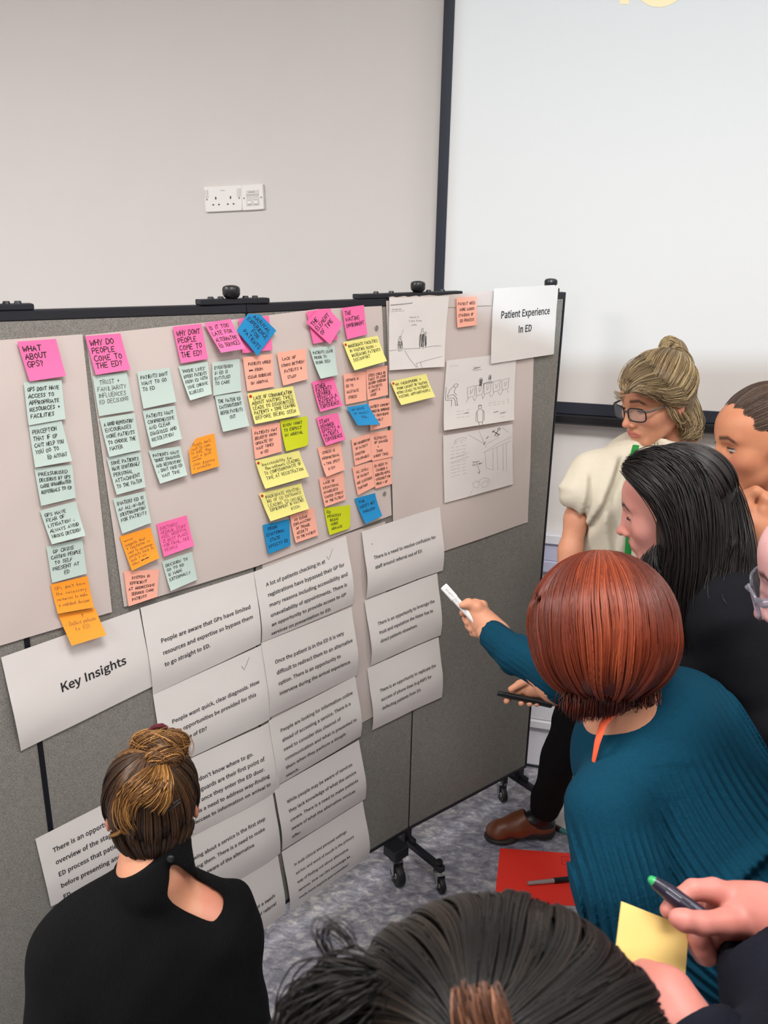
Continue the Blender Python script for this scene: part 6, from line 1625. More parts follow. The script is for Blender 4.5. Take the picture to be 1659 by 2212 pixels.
# =============================================================== dark-haired person in profile
SKIN_P4 = mat_skin('skin_rosy', rgb(206, 144, 132), lip=(176, 96, 98), brow=(44, 30, 28))
def person_dark():
    C = pix
    root = empty('person', at_floor(C(1560, 1500, 1.75)), 'person in profile with long loose dark hair and a charcoal top, behind the red bob', 'person')
    hc = C(1447, 1098, 1.72); fwd = view_dir(1447, 1098, 93, 16); fr = Frame(hc, fwd, roll_up(fwd, 2)); sc = 1.0
    n0 = fr.w((0, -0.02, -0.06)); n1 = C(1500, 1270, 1.74); shL, shR = C(1555, 1310, 1.60), C(1520, 1290, 1.95)
    S1 = SDF(*bounds([hc], 0.14), 0.002); head_sdf(S1, fr, sc, nose=1.1); S1.cap(n0, n1, 0.048, 0.046, None, 0.02)
    T = body_skin([(n0, n1, 0.045, 0.045), (n1, shL, 0.035, 0.035), (n1, shR, 0.035, 0.035), (n1, C(1600, 1600, 1.72), 0.09, 0.12), (shL, C(1640, 1560, 1.58), 0.045, 0.04), (shR, C(1560, 1500, 2.0), 0.045, 0.04)])
    skin_mesh('body', [S1.mesh(), T.mesh()], SKIN_P4, root, fr, sc)
    eyes(fr, root, sc, (70, 50, 38), 0.30)
    S = SDF(*bounds([n1, shL, shR, C(1640, 1760, 1.75), C(1640, 1560, 1.58)], 0.2), 0.007)
    S.cap(C(1570, 1325, 1.62), C(1530, 1300, 1.92), 0.078, 0.075, None, 0.05)
    S.cap(C(1530, 1275, 1.74), C(1560, 1360, 1.76), 0.075, 0.11, None, 0.05)
    S.cap(C(1580, 1420, 1.78), C(1630, 1760, 1.80), 0.155, 0.175, None, 0.08)
    S.cap(C(1555, 1420, 1.74), C(1570, 1640, 1.78), 0.125, 0.14, None, 0.08)
    S.cap(C(1580, 1340, 1.60), C(1660, 1600, 1.58), 0.072, 0.06, None, 0.04)
    S.cap(C(1490, 1330, 1.80), C(1480, 1500, 1.86), 0.08, 0.09, None, 0.05)
    def fo(P):
        a = P - vnp(C(1540, 1330, 1.6)); u = a @ vnp(RT); v = a @ vnp(-UP)
        r = np.hypot(u - 0.03, v - 0.07); return 0.004 * np.sin(r * 75) * np.exp(-((r - 0.11) / 0.06) ** 2) + 0.003 * np.sin(u * 30 + v * 42)
    folds(S, fo)
    cloth('top', S, M['charcoal'], root, 2)
    LG = SDF(*bounds([C(1640, 1760, 1.8), at_floor(C(1640, 1760, 1.8))], 0.3), 0.014)
    b0 = C(1640, 1780, 1.8); g0 = at_floor(b0, 0.05)
    LG.chain([b0, Vector((b0.x - .02, b0.y + .02, 0.45)), g0], [0.13, 0.08, 0.05], 0.02); LG.chain([b0 + Vector((.1, .1, 0)), Vector((b0.x + .12, b0.y + .12, 0.45)), g0 + Vector((.14, .12, 0))], [0.13, 0.08, 0.05], 0.02)
    LG.half((0, 0, 0.002), (0, 0, -1), 0.002)
    cloth('trousers', LG, M['trousers'], root)
    HM = mat_hair('hair_near_black', (14, 12, 13), (36, 28, 27), (86, 64, 54), 0.42, 0.4)
    S3 = SDF(*bounds([hc, C(1560, 1400, 1.75)], 0.15), 0.0042)
    S3.ell((0, -0.030, 0.034), (0.0830, 0.0990, 0.0930), fr, 0.01)
    S3.chain([C(1500, 1060, 1.73), C(1540, 1150, 1.74), C(1535, 1250, 1.72), C(1520, 1330, 1.70), C(1492, 1420, 1.70)], [0.078, 0.068, 0.062, 0.056, 0.028], 0.03)
    S3.chain([C(1490, 1080, 1.66), C(1478, 1160, 1.66), C(1465, 1240, 1.68), C(1478, 1330, 1.70)], [0.045, 0.045, 0.045, 0.040], 0.03)
    S3.ell((0, 0.115, -0.030), (0.11, 0.105, 0.092), fr, 0.008, 'cut')
    hb = hair_base('hair', S3, HM, root, 0.10, 2)
    def ex(P, ph, u, rng): return P
    St, ph = meridians(RG, 4200, 14, fr, (0, -0.030, 0.034), (0.0855, 0.1015, 0.0955), np.array([0.0, 0.42, 0.92]), 2.0, start=0.7, clump=40, camp=0.003, lift=0.003)
    L = fr.loc(St.reshape(-1, 3)).reshape(St.shape)
    bad = (L[..., 1] > 0.025) & (L[..., 2] < 0.060 + 0.2 * (0.07 - L[..., 1])) | (L[..., 2] < -0.07) | ((L[..., 1] > 0.06))
    keep = ~bad.any(1); tubes('hair_strands', St[keep], 0.0010, HM, hb, np.clip(RG.normal(0.32, 0.16, keep.sum()), 0, 1))
    def g(*p): return [C(*q) for q in p]
    G = [g((1352, 1015, 1.665), (1376, 1036, 1.640), (1412, 1068, 1.625), (1444, 1115, 1.620), (1460, 1170, 1.62), (1448, 1240, 1.64), (1456, 1330, 1.66)),
         g((1353, 1006, 1.665), (1388, 1016, 1.635), (1432, 1055, 1.615), (1464, 1120, 1.61), (1472, 1200, 1.615), (1462, 1290, 1.64), (1478, 1380, 1.66)),
         g((1362, 996, 1.665), (1410, 995, 1.63), (1460, 1040, 1.61), (1485, 1120, 1.60), (1490, 1220, 1.61), (1480, 1320, 1.63), (1492, 1420, 1.66)),
         g((1380, 985, 1.67), (1440, 980, 1.64), (1500, 1020, 1.62), (1525, 1110, 1.61), (1525, 1220, 1.61), (1512, 1310, 1.61), (1515, 1380, 1.60)),
         g((1410, 978, 1.69), (1480, 985, 1.67), (1540, 1030, 1.67), (1565, 1110, 1.66), (1568, 1200, 1.64), (1555, 1290, 1.57), (1590, 1330, 1.55)),
         g((1425, 985, 1.70), (1496, 985, 1.69), (1556, 1040, 1.69), (1584, 1120, 1.68), (1600, 1200, 1.65), (1605, 1280, 1.60), (1640, 1310, 1.56)),
         g((1430, 978, 1.72), (1510, 995, 1.72), (1568, 1045, 1.74), (1600, 1130, 1.74), (1616, 1210, 1.71), (1636, 1280, 1.64), (1665, 1300, 1.6))]
    S4 = guides_hair(RG, 6200, 20, G, 0.009); x = RG.normal(0.28, 0.17, len(S4))
    tubes('hair_strands', S4, 0.0011, HM, hb, np.clip(x, 0, 1))
    G = [g((1395, 1215, 1.70), (1400, 1240, 1.68), (1430, 1290, 1.67), (1465, 1340, 1.68)), g((1420, 1180, 1.66), (1415, 1225, 1.66), (1432, 1270, 1.66), (1470, 1320, 1.67))]
    S5 = guides_hair(RG, 500, 10, G, 0.009); tubes('hair_strands', S5, 0.0010, HM, hb, np.clip(RG.normal(0.2, 0.1, 500), 0, 1))
person_dark()

# =============================================================== person at the right edge, hand at the chin
def person_edge():
    C = pix
    root = empty('person', at_floor(C(1720, 1300, 2.0)), 'person at the right edge with brown hair pulled back and a hand at the chin', 'person')
    hc = C(1640, 950, 1.92); fwd = view_dir(1648, 978, 62, 12); fr = Frame(hc, fwd, roll_up(fwd, 3)); sc = 1.05
    n0 = fr.w((0, -0.02, -0.06)); n1 = C(1700, 1170, 1.98); shR, shL = C(1640, 1240, 2.05), C(1860, 1240, 2.0)
    S1 = SDF(*bounds([hc], 0.145), 0.0024); head_sdf(S1, fr, sc, lids=False); S1.cap(n0, n1, 0.050, 0.058, None, 0.02)
    hp = lambda x, y, d=1.80: C(x, y, d)
    H = SDF(*bounds([hp(1600, 1050), hp(1690, 1180)], 0.05), 0.0022)
    H.chain([hp(1650, 1165), hp(1625, 1130), hp(1612, 1098), hp(1614, 1072), hp(1632, 1062, 1.79), hp(1646, 1066, 1.79)], [0.028, 0.024, 0.0150, 0.0125, 0.0105, 0.0090], 0.012)
    H.chain([hp(1640, 1140), hp(1646, 1105, 1.79), hp(1655, 1080, 1.785), hp(1668, 1068, 1.79)], [0.022, 0.0150, 0.0120, 0.0100], 0.008)
    H.chain([hp(1660, 1140, 1.81), hp(1672, 1100, 1.81), hp(1690, 1075, 1.81)], [0.022, 0.014, 0.010], 0.008)
    H.cap(hp(1640, 1140), hp(1690, 1240, 1.82), 0.026, 0.032, None, 0.02)
    T = body_skin([(n0, n1, 0.05, 0.055), (n1, shR, 0.05, 0.05), (n1, shL, 0.05, 0.05), (hp(1690, 1235, 1.82), C(1740, 1420, 1.85), 0.03, 0.04), (C(1740, 1420, 1.85), shR, 0.04, 0.045), (n1, C(1730, 1500, 2.0), 0.09, 0.13)])
    skin_mesh('body', [S1.mesh(), H.mesh(), T.mesh()], SKIN_TAN, root, fr, sc)
    eyes(fr, root, sc, (60, 66, 78), 0.60, 0.0022)
    S = SDF(*bounds([n1, shR, shL, C(1740, 1700, 2.0), C(1740, 1430, 1.85)], 0.2), 0.009)
    S.cap(C(1705, 1200, 2.0), C(1730, 1300, 2.02), 0.080, 0.11, None, 0.04); S.cap(C(1665, 1250, 2.05), C(1850, 1240, 2.0), 0.075, 0.075, None, 0.05); S.cap(C(1740, 1330, 2.03), C(1740, 1700, 2.05), 0.15, 0.17, None, 0.06)
    S.chain([C(1660, 1260, 2.03), C(1740, 1430, 1.86), C(1700, 1290, 1.83)], [0.065, 0.055, 0.045], 0.03)
    cloth('top', S, M['navy'], root)
    b0 = C(1740, 1700, 2.05); LG = SDF(*bounds([b0, at_floor(b0)], 0.3), 0.014)
    for dx in (-.09, .09): LG.chain([b0 + Vector((dx, 0, 0)), Vector((b0.x + dx, b0.y, 0.45)), at_floor(b0 + Vector((dx, 0, 0)), 0.05)], [0.12, 0.08, 0.05], 0.02)
    LG.half((0, 0, 0.002), (0, 0, -1), 0.002); cloth('trousers', LG, M['trousers'], root)
    HM = mat_hair('hair_mid_brown', (44, 34, 30), (84, 66, 56), (140, 116, 98))
    S3 = SDF(*bounds([hc], 0.15), 0.003)
    S3.ell((0, -0.020, 0.036), (0.0815, 0.099, 0.0905), fr, 0.01); S3.ell((0, 0.118, -0.030), (0.098, 0.070, 0.096), fr, 0.006, 'cut')
    for s in (-1, 1): S3.ell((s * 0.085, 0.020, -0.03), (0.03, 0.042, 0.046), fr, 0.006, 'cut')
    hb = hair_base('hair', S3, HM, root, 0.2)
    St, ph = meridians(RG, 3600, 14, fr, (0, -0.020, 0.036), (0.0830, 0.1005, 0.0925), np.array([0.0, -0.9, 0.15]), lambda p: 2.3, start=0.8, clump=150, camp=0.0015, lift=0.002)
    L = fr.loc(St.reshape(-1, 3)).reshape(St.shape)
    bad = ((L[..., 1] > 0.060) & (L[..., 2] < 0.070)) | ((L[..., 1] > 0.002) & (L[..., 2] < 0.035)) | (L[..., 2] < -0.06)
    keep = ~bad.any(1); tubes('hair_strands', St[keep], 0.0009, HM, hb, np.clip(RG.normal(0.45, 0.2, keep.sum()), 0, 1))
person_edge()

# =============================================================== near person at the right edge, bowed forehead and clear glasses
SKIN_PALE = mat_skin('skin_pale_rose', rgb(206, 162, 162))
def person_clear():
    C = pix
    root = empty('person', at_floor(C(1900, 1500, 1.1)), 'bowed person mostly outside the right edge, pale forehead and clear-framed glasses', 'person')
    hc = C(1814, 1244, 1.08); fwd = view_dir(1792, 1196, 88, 22); fr = Frame(hc, fwd, roll_up(fwd, 0)); sc = 1.0
    S1 = SDF(*bounds([hc], 0.14), 0.0028); head_sdf(S1, fr, sc); n1 = fr.w((0, -0.11, -0.13))
    S1.cap(fr.w((0, -0.02, -0.06)), n1, 0.05, 0.055, None, 0.02)
    T = body_skin([(fr.w((0, -0.05, -0.09)), n1, 0.05, 0.055), (n1, n1 + Vector((0.1, 0.12, -0.15)), 0.06, 0.1)])
    skin_mesh('body', [S1.mesh(), T.mesh()], SKIN_PALE, root, fr, sc)
    eyes(fr, root, sc, (80, 80, 80), 0.4)
    S = SDF(*bounds([n1, n1 + Vector((0.25, 0.1, -0.6))], 0.25), 0.012)
    S.cap(n1 + Vector((0.06, -.12, -.06)), n1 + Vector((0.06, .16, -.06)), 0.08, 0.08, None, 0.05); S.cap(n1 + Vector((0.1, 0, -0.15)), n1 + Vector((0.22, 0, -0.62)), 0.14, 0.17, None, 0.05)
    cloth('top', S, M['navy'], root)
    legs(root, n1 + Vector((0.22, 0, -0.62)), fwd, 0.12)
    gl = empty('glasses', fr.w((0, 0.1, 0))); world_parent(gl, root)
    m, t, b = new_mat('clear_acetate'); b.inputs['Transmission Weight'].default_value = 0.85; b.inputs['Roughness'].default_value = 0.12; b.inputs['IOR'].default_value = 1.3; b.inputs['Base Color'].default_value = rgb(205, 208, 226)
    gm = MB(); lm = MB()
    for s in (-1, 1):
        ring = []
        for k in range(28):
            a = 2 * math.pi * k / 28; ca, sa = math.cos(a), math.sin(a)
            x = s * 0.035 + 0.0265 * (abs(ca) ** 0.6) * (1 if ca > 0 else -1); z = -0.006 + 0.021 * (abs(sa) ** 0.65) * (1 if sa > 0 else -1)
            ring.append(fr.w((x, 0.108 - 0.012 * (abs(x) / 0.06) ** 2, z)))
        gm.tube(ring + [ring[0]], [0.0019] * 29, 8, cap=False); lm.add([sum(ring, Vector()) / 28] + ring, [(0, i + 1, (i + 1) % 28 + 1) for i in range(28)])
        MB().tube([fr.w((s * 0.062, 0.096, 0.004)), fr.w((s * 0.076, 0.086, 0.004)), fr.w((s * 0.081, 0.0, 0.004)), fr.w((s * 0.08, -0.02, -0.01))], [0.0026] * 4, 8, flat=2.2).build('temple_arm', m, gl, smooth=True)
    gm.tube([fr.w((-0.010, 0.108, 0.002)), fr.w((0, 0.113, 0.004)), fr.w((0.010, 0.108, 0.002))], [0.003] * 3, 8)
    gm.build('frame', m, gl, smooth=True); lm.build('lens', M['lens'], gl)
    HM = mat_hair('hair_brown_b', (40, 30, 26), (80, 62, 50), (120, 96, 80))
    S3 = SDF(*bounds([hc], 0.15), 0.004); S3.ell((0, -0.026, 0.036), (0.082, 0.098, 0.089), fr, 0.01); S3.ell((0, 0.115, 0.0), (0.100, 0.085, 0.098), fr, 0.006, 'cut')
    hb = hair_base('hair', S3, HM, root, 0.3)
    St, ph = meridians(RG, 2600, 12, fr, (0, -0.026, 0.036), (0.0835, 0.0995, 0.0905), np.array([0.0, -0.9, 0.3]), 2.2, start=0.8, clump=60, camp=0.003, lift=0.002)
    L = fr.loc(St.reshape(-1, 3)).reshape(St.shape); bad = ((L[..., 1] > 0.030) & (L[..., 2] < 0.10)) | (L[..., 2] < -0.055)
    keep = ~bad.any(1); tubes('hair_strands', St[keep], 0.0009, HM, hb, np.clip(RG.normal(0.45, 0.2, keep.sum()), 0, 1))
person_clear()

# =============================================================== hand with the green pen and the pad, dark coat sleeve
SKIN_HAND = mat_skin('skin_hand_pink', rgb(188, 122, 112))
def person_writer():
    C = pix
    root = empty('person', at_floor(C(1800, 2300, 0.8)), 'person in a dark navy coat at the bottom right corner writing on yellow notes', 'person')
    d = 0.86
    hp = lambda x, y, z=d: C(x, y, z)
    H = SDF(*bounds([hp(1430, 1900), hp(1660, 2110)], 0.035), 0.0017)
    H.cap(hp(1590, 1962, 0.872), hp(1645, 1972, 0.862), 0.0225, 0.0245, None, 0.015)
    H.ell((0, 0, 0), (0.027, 0.014, 0.027), Frame(hp(1578, 1962, 0.882), FW, UP), 0.008)
    H.cap(hp(1640, 1972), hp(1740, 2010, 0.82), 0.0265, 0.032, None, 0.02)
    H.chain([hp(1612, 1988, 0.856), hp(1568, 1992, 0.844), hp(1516, 1995, 0.836), hp(1478, 1988, 0.834), hp(1463, 1983, 0.835)], [0.0185, 0.0130, 0.0112, 0.0105, 0.0088], 0.005)   # thumb
    H.chain([hp(1590, 1946, 0.872), hp(1542, 1924, 0.872), hp(1498, 1922, 0.868), hp(1460, 1945, 0.866), hp(1443, 1966, 0.864)], [0.0180, 0.0128, 0.0106, 0.0094, 0.0084], 0.003)   # index behind the pen
    H.chain([hp(1570, 1955, 0.892), hp(1525, 1948, 0.900), hp(1488, 1972, 0.896), hp(1458, 1984, 0.884)], [0.0130, 0.0110, 0.0098, 0.0086], 0.002)
    for i, (y, r) in enumerate(((2022, 0.0125), (2045, 0.0118), (2062, 0.0102))):
        H.chain([hp(1585, 1985 + i * 16, 0.875), hp(1545, y - 6, 0.885), hp(1505 + i * 8, y, 0.878), hp(1512 + i * 9, y + 6, 0.860)], [0.0150, r + 0.0012, r, r - 0.001], 0.004)
    Vh = H.mesh(1)
    # the other forearm, palm under the pad
    A = SDF(*bounds([C(1380, 2020, 0.78), C(1560, 2230, 0.74), C(1420, 2060, 0.8)], 0.06), 0.003)
    A.chain([C(1402, 2108, 0.81), C(1442, 2148, 0.785), C(1490, 2225, 0.76), C(1530, 2310, 0.74)], [0.014, 0.0205, 0.0225, 0.028], 0.02)
    A.ell((0, 0, 0), (0.018, 0.012, 0.018), Frame(C(1392, 2112, 0.83), FW, UP), 0.015)
    for i, (x, y) in enumerate(((1330, 2020), (1345, 1998), (1372, 1985), (1400, 1990))):
        A.chain([C(1392, 2116, 0.85), C((x + 1385) / 2, (y + 2110) / 2, 0.905), C(x + 20, y + 44, 0.91)], [0.013, 0.0095, 0.008], 0.005)
    T = SDF(*bounds([C(1740, 2010, 0.82), C(2000, 2600, 0.8)], 0.1), 0.012); T.chain([C(1735, 2005, 0.82), C(1860, 2250, 0.72), C(1980, 2000, 0.66)], [0.03, 0.036, 0.04], 0.02)
    T.chain([C(1540, 2290, 0.73), C(1640, 2500, 0.70), C(1900, 2400, 0.60)], [0.03, 0.036, 0.05], 0.02)
    skin_mesh('body', [Vh, A.mesh(2), T.mesh()], SKIN_HAND, root)
    S = SDF(*bounds([C(1620, 1960, 0.84), C(1640, 2420, 0.74), C(2100, 2500, 0.6)], 0.16), 0.006)
    S.chain([C(1668, 2008, 0.845), C(1716, 2110, 0.82), C(1800, 2260, 0.76)], [0.036, 0.054, 0.080], 0.03)
    S.chain([C(1600, 2300, 0.745), C(1660, 2400, 0.72), C(1860, 2450, 0.66)], [0.040, 0.055, 0.09], 0.03)
    S.cap(C(1662, 2140, 0.84), C(1680, 2330, 0.80), 0.044, 0.056, None, 0.04)
    S.cap(C(2120, 2260, 0.62), C(2150, 2600, 0.62), 0.13, 0.15, None, 0.05)
    S.cap(C(1600, 2050, 0.90), C(1650, 1975, 0.86), 0.03, 0.012, None, 0.02) if False else None
    folds(S, lambda P: 0.002 * np.sin(((P - vnp(C(1700, 2100, 0.8))) @ vnp(UP)) * 55 + ((P - vnp(C(1700, 2100, 0.8))) @ vnp(RT)) * 30))
    S.cap(hp(1520, 1975, 0.86), hp(1640, 1972, 0.85), 0.031, 0.033, None, 0.004, 'cut')
    cloth('coat', S, M['navy'], root, 2)
    legs(root, C(2150, 2600, 0.62) + Vector((0, 0, -0.05)), FW, 0.13)
    # cuff of the other arm
    S = SDF(*bounds([C(1520, 2190, 0.755), C(1600, 2330, 0.74)], 0.06), 0.004)
    S.cap(C(1512, 2222, 0.75), C(1600, 2340, 0.735), 0.034, 0.042, None, 0.02); S.half(C(1508, 2196, 0.75), C(1455, 2140, .775) - C(1540, 2290, .73), 0.003)
    cloth('cuff', S, M['navy'], root)
    # pen
    pn = empty('pen', C(1440, 1930, 0.85), 'dark felt pen with a green tip held over the yellow notes', 'pen')
    a, b = C(1401, 1896, 0.868), C(1530, 1990, 0.850); ax = b - a
    MB().tube([a, a + ax * .02, a + ax * .085], [0.0022, 0.0038, 0.0052], 16).build('tip', mat_plain('green_nib', rgb(34, 150, 84), 0.4), pn, smooth=True)
    M['pen_dark'] = mat_plain('pen_barrel', rgb(34, 32, 48), 0.3, noise=0.1, nscale=80)
    MB().tube([a + ax * .085, a + ax * .13, a + ax * .30, a + ax * .36, a + ax], [0.0058, 0.0066, 0.0082, 0.0088, 0.0088], 20).build('barrel', M['pen_dark'], pn, smooth=True)
    ax2 = ax.normalized(); tow = (CAM - a); tow = (tow - ax2 * tow.dot(ax2)).normalized(); sd = ax2.cross(tow)
    fm = lambda x, y: a + ax2 * x + (tow * math.cos(y / 0.0088) + sd * math.sin(y / 0.0088)) * 0.0091
    ribbon([[(ax.length * .66 + i * .0018, -0.004), (ax.length * .66 + i * .0018 + .001, 0.0035)] for i in range(9)] + [[(ax.length * .28, y), (ax.length * .5, y)] for y in (-.003, 0.001)], 0.0007, fm, 'barrel_lettering', mat_plain('silver_print', rgb(150, 150, 165), 0.4), pn)
    # pad of yellow notes
    pad = MB(); q = [C(1343, 1947, 0.885), C(1488, 2004, 0.872), C(1478, 2142, 0.850), C(1326, 2086, 0.862)]
    nn = (q[1] - q[0]).cross(q[3] - q[0]).normalized(); nn = nn if nn.dot(FW) > 0 else -nn
    pad.add(q + [p + nn * 0.004 for p in q], [(0, 3, 2, 1), (4, 5, 6, 7), (0, 1, 5, 4), (1, 2, 6, 5), (2, 3, 7, 6), (3, 0, 4, 7)])
    po = pad.build('sticky_note_pad', mat_plain('warm_yellow_note_paper', rgb(226, 194, 116), 0.7)); tag(po, 'blank warm yellow sticky note pad held at the bottom right', 'note pad')
person_writer()

# =============================================================== big dark head in the foreground
def person_front():
    C = pix
    root = empty('person', at_floor(C(1060, 2500, 0.6)), 'person in the foreground, only the top of a dark brown head in view', 'person')
    hc = C(1085, 2400, 0.545); fwd = view_dir(1085, 2300, 205, 20); fr = Frame(hc, fwd, roll_up(fwd, 0)); sc = 1.05
    S1 = SDF(*bounds([hc], 0.15), 0.0035); head_sdf(S1, fr, sc, lids=False); n1 = fr.w((0, -0.06, -0.16)); S1.cap(fr.w((0, -0.02, -0.06)), n1, 0.05, 0.055, None, 0.02)
    T = body_skin([(fr.w((0, -0.03, -0.09)), n1, 0.05, 0.055), (n1, n1 + Vector((0.14, 0, -0.06)), 0.06, 0.05), (n1, n1 + Vector((-0.14, 0, -0.06)), 0.06, 0.05)])
    skin_mesh('body', [S1.mesh(), T.mesh()], SKIN, root, fr, sc)
    S = SDF(*bounds([n1, n1 + Vector((0, 0, -0.5))], 0.32), 0.014); S.cap(n1 + Vector((-.15, 0, -.10)), n1 + Vector((.15, 0, -.10)), 0.075, 0.075, None, 0.05); S.cap(n1 + Vector((0, -.03, -.16)), n1 + Vector((0, -.05, -.6)), 0.14, 0.16, None, 0.06)
    cloth('top', S, M['navy'], root)
    legs(root, n1 + Vector((0, -.05, -.6)), fwd, 0.12)
    HM = mat_hair('hair_dark_brown', (8, 7, 7), (21, 18, 15), (54, 44, 37), 0.40, 0.35)
    top = fr.loc(vnp(C(1030, 2250, 0.455))[None])[0]
    S3 = SDF(*bounds([hc], 0.19), 0.004); S3.ell((0, -0.016, 0.026), (0.108, 0.118, 0.103), fr, 0.01); S3.ell((0, -0.05, -0.06), (0.098, 0.085, 0.08), fr, 0.03)
    hb = hair_base('hair', S3, HM, root, 0.12, 2)
    pole = top - np.array([0, -0.016, 0.026])
    St, ph = meridians(RG, 11000, 22, fr, (0, -0.016, 0.026), (0.111, 0.121, 0.106), pole, 2.0, start=0.8, clump=34, camp=0.0035, lift=0.004, wave=0.03, swirl=0.30)
    cl = np.sin(np.round(ph * 30 / 6.283) * 7.7) * 0.15
    tubes('hair_strands', St, 0.0009, HM, hb, np.clip(0.38 + cl + RG.normal(0, 0.15, len(St)), 0, 1))
    G = [[C(800, 2100, 0.475), C(730, 2115, 0.485), C(680, 2160, 0.50), C(640, 2260, 0.52)], [C(780, 2140, 0.475), C(710, 2160, 0.485), C(660, 2210, 0.50), C(620, 2300, 0.52)]]
    S4 = guides_hair(RG, 220, 12, G, 0.010); tubes('hair_strands', S4, 0.0007, HM, hb, np.clip(RG.normal(0.35, 0.15, len(S4)), 0, 1))
    CP = mat_hair('hair_copper_part', (44, 28, 20), (96, 60, 42), (140, 92, 66))
    G = [[C(x, 2125, 0.452), C(x + 8, 2170, 0.447), C(x + 25, 2230, 0.445), C(x + 50, 2300, 0.45)] for x in (985, 1010, 1040, 1065)]
    S4 = guides_hair(RG, 240, 14, G, 0.0035)
    for q in range(len(S4)): k_ = int(RG.integers(0, 8)); S4[q, :k_] = S4[q, k_] + (S4[q, k_] - S4[q, k_ + 1]) * 0.01 * np.arange(k_, 0, -1)[:, None]
    tubes('hair_strands', S4, 0.0006, CP, hb, np.clip(RG.normal(0.5, 0.2, len(S4)), 0, 1))
    G = [[C(720, 2080, 0.5), C(692, 2030, 0.5), C(705, 1998, 0.5), C(740, 2020, 0.5), (C(760, 2050, 0.5))]]
    S5 = guides_hair(RG, 24, 10, G * 2, 0.003); tubes('hair_strands', S5, 0.0003, HM, hb, np.full(24, 0.5))
person_front()

# ------------------------------------------------------------------ things lying on the floor
def floor_sheet(name, quad, mat, z, label, cat, group=None):
    q = [on_floor(x, y, z + 0.0012) for x, y in quad]
    b = MB(); lo = [Vector((p.x, p.y, z + 0.0002)) for p in q]
    b.add(q + lo, [(0, 1, 2, 3), (4, 7, 6, 5), (0, 4, 5, 1), (1, 5, 6, 2), (2, 6, 7, 3), (3, 7, 4, 0)])
    return tag(b.build(name, mat), label, cat, group)
M['red_card'] = mat_plain('red_card', rgb(238, 52, 38), 0.6, noise=0.03, nscale=8)
M['red_dark'] = mat_plain('dark_red_print', rgb(176, 32, 26), 0.6)
rc = floor_sheet('red_card_sheet', [(1080, 1832), (1300, 1848), (1318, 1960), (1068, 1948)], M['red_card'], 0.0, 'bright red card sheet lying on the floor beside the clog', 'card')
q = [on_floor(x, y, 0.0016) for x, y in ((1213, 1850), (1236, 1852), (1238, 1868), (1214, 1867))]
fr_ = MB()
for a, b in ((0, 1), (1, 2), (2, 3), (3, 0)):
    d_ = (q[b] - q[a]).normalized() * 0.001; n_ = Vector((-d_.y, d_.x, 0)) * 1.2
    fr_.add([q[a] + n_, q[b] + n_, q[b] - n_, q[a] - n_], [(0, 1, 2, 3)])
for k in (0.35, 0.6): 
    a = q[0].lerp(q[3], k).lerp(q[1].lerp(q[2], k), 0.2); b = q[0].lerp(q[3], k).lerp(q[1].lerp(q[2], k), 0.7); n_ = Vector((0, 0.0012, 0)); fr_.add([a + n_, b + n_, b - n_, a - n_], [(0, 1, 2, 3)])
fr_.build('printed_box', M['red_dark'], rc)
wp = floor_sheet('white_paper_sheet', [(1150, 1762), (1262, 1702), (1330, 1800), (1240, 1815)], M['paper'], 0.0, 'white paper sheet on the floor behind the clog', 'paper')
mk = empty('marker', on_floor(1190, 1903), 'marker with black cap lying on the red card', 'marker')
a, b = on_floor(1140, 1908, 0.010), on_floor(1231, 1899, 0.010); ax = b - a
MB().tube([a, a + ax * .62], [0.0062, 0.0075], 16).build('barrel', mat_plain('grey_white_barrel', rgb(150, 140, 136), 0.4), mk, smooth=True)
MB().tube([a + ax * .62, a + ax * .96, b], [0.0092, 0.0092, 0.007], 16).build('cap', M['black_soft'], mk, smooth=True)
mk = empty('marker', on_floor(1190, 1785), 'dark marker with teal end lying by the clog heel', 'marker')
a, b = on_floor(1160, 1768, 0.014), on_floor(1228, 1800, 0.010); ax = b - a
MB().tube([a, a + ax * .75], [0.010, 0.010], 16).build('barrel', mat_plain('maroon_barrel', rgb(62, 36, 38), 0.25), mk, smooth=True)
MB().tube([a + ax * .75, b], [0.0095, 0.008], 16).build('end_cap', mat_plain('teal_cap', rgb(60, 130, 134), 0.4), mk, smooth=True)
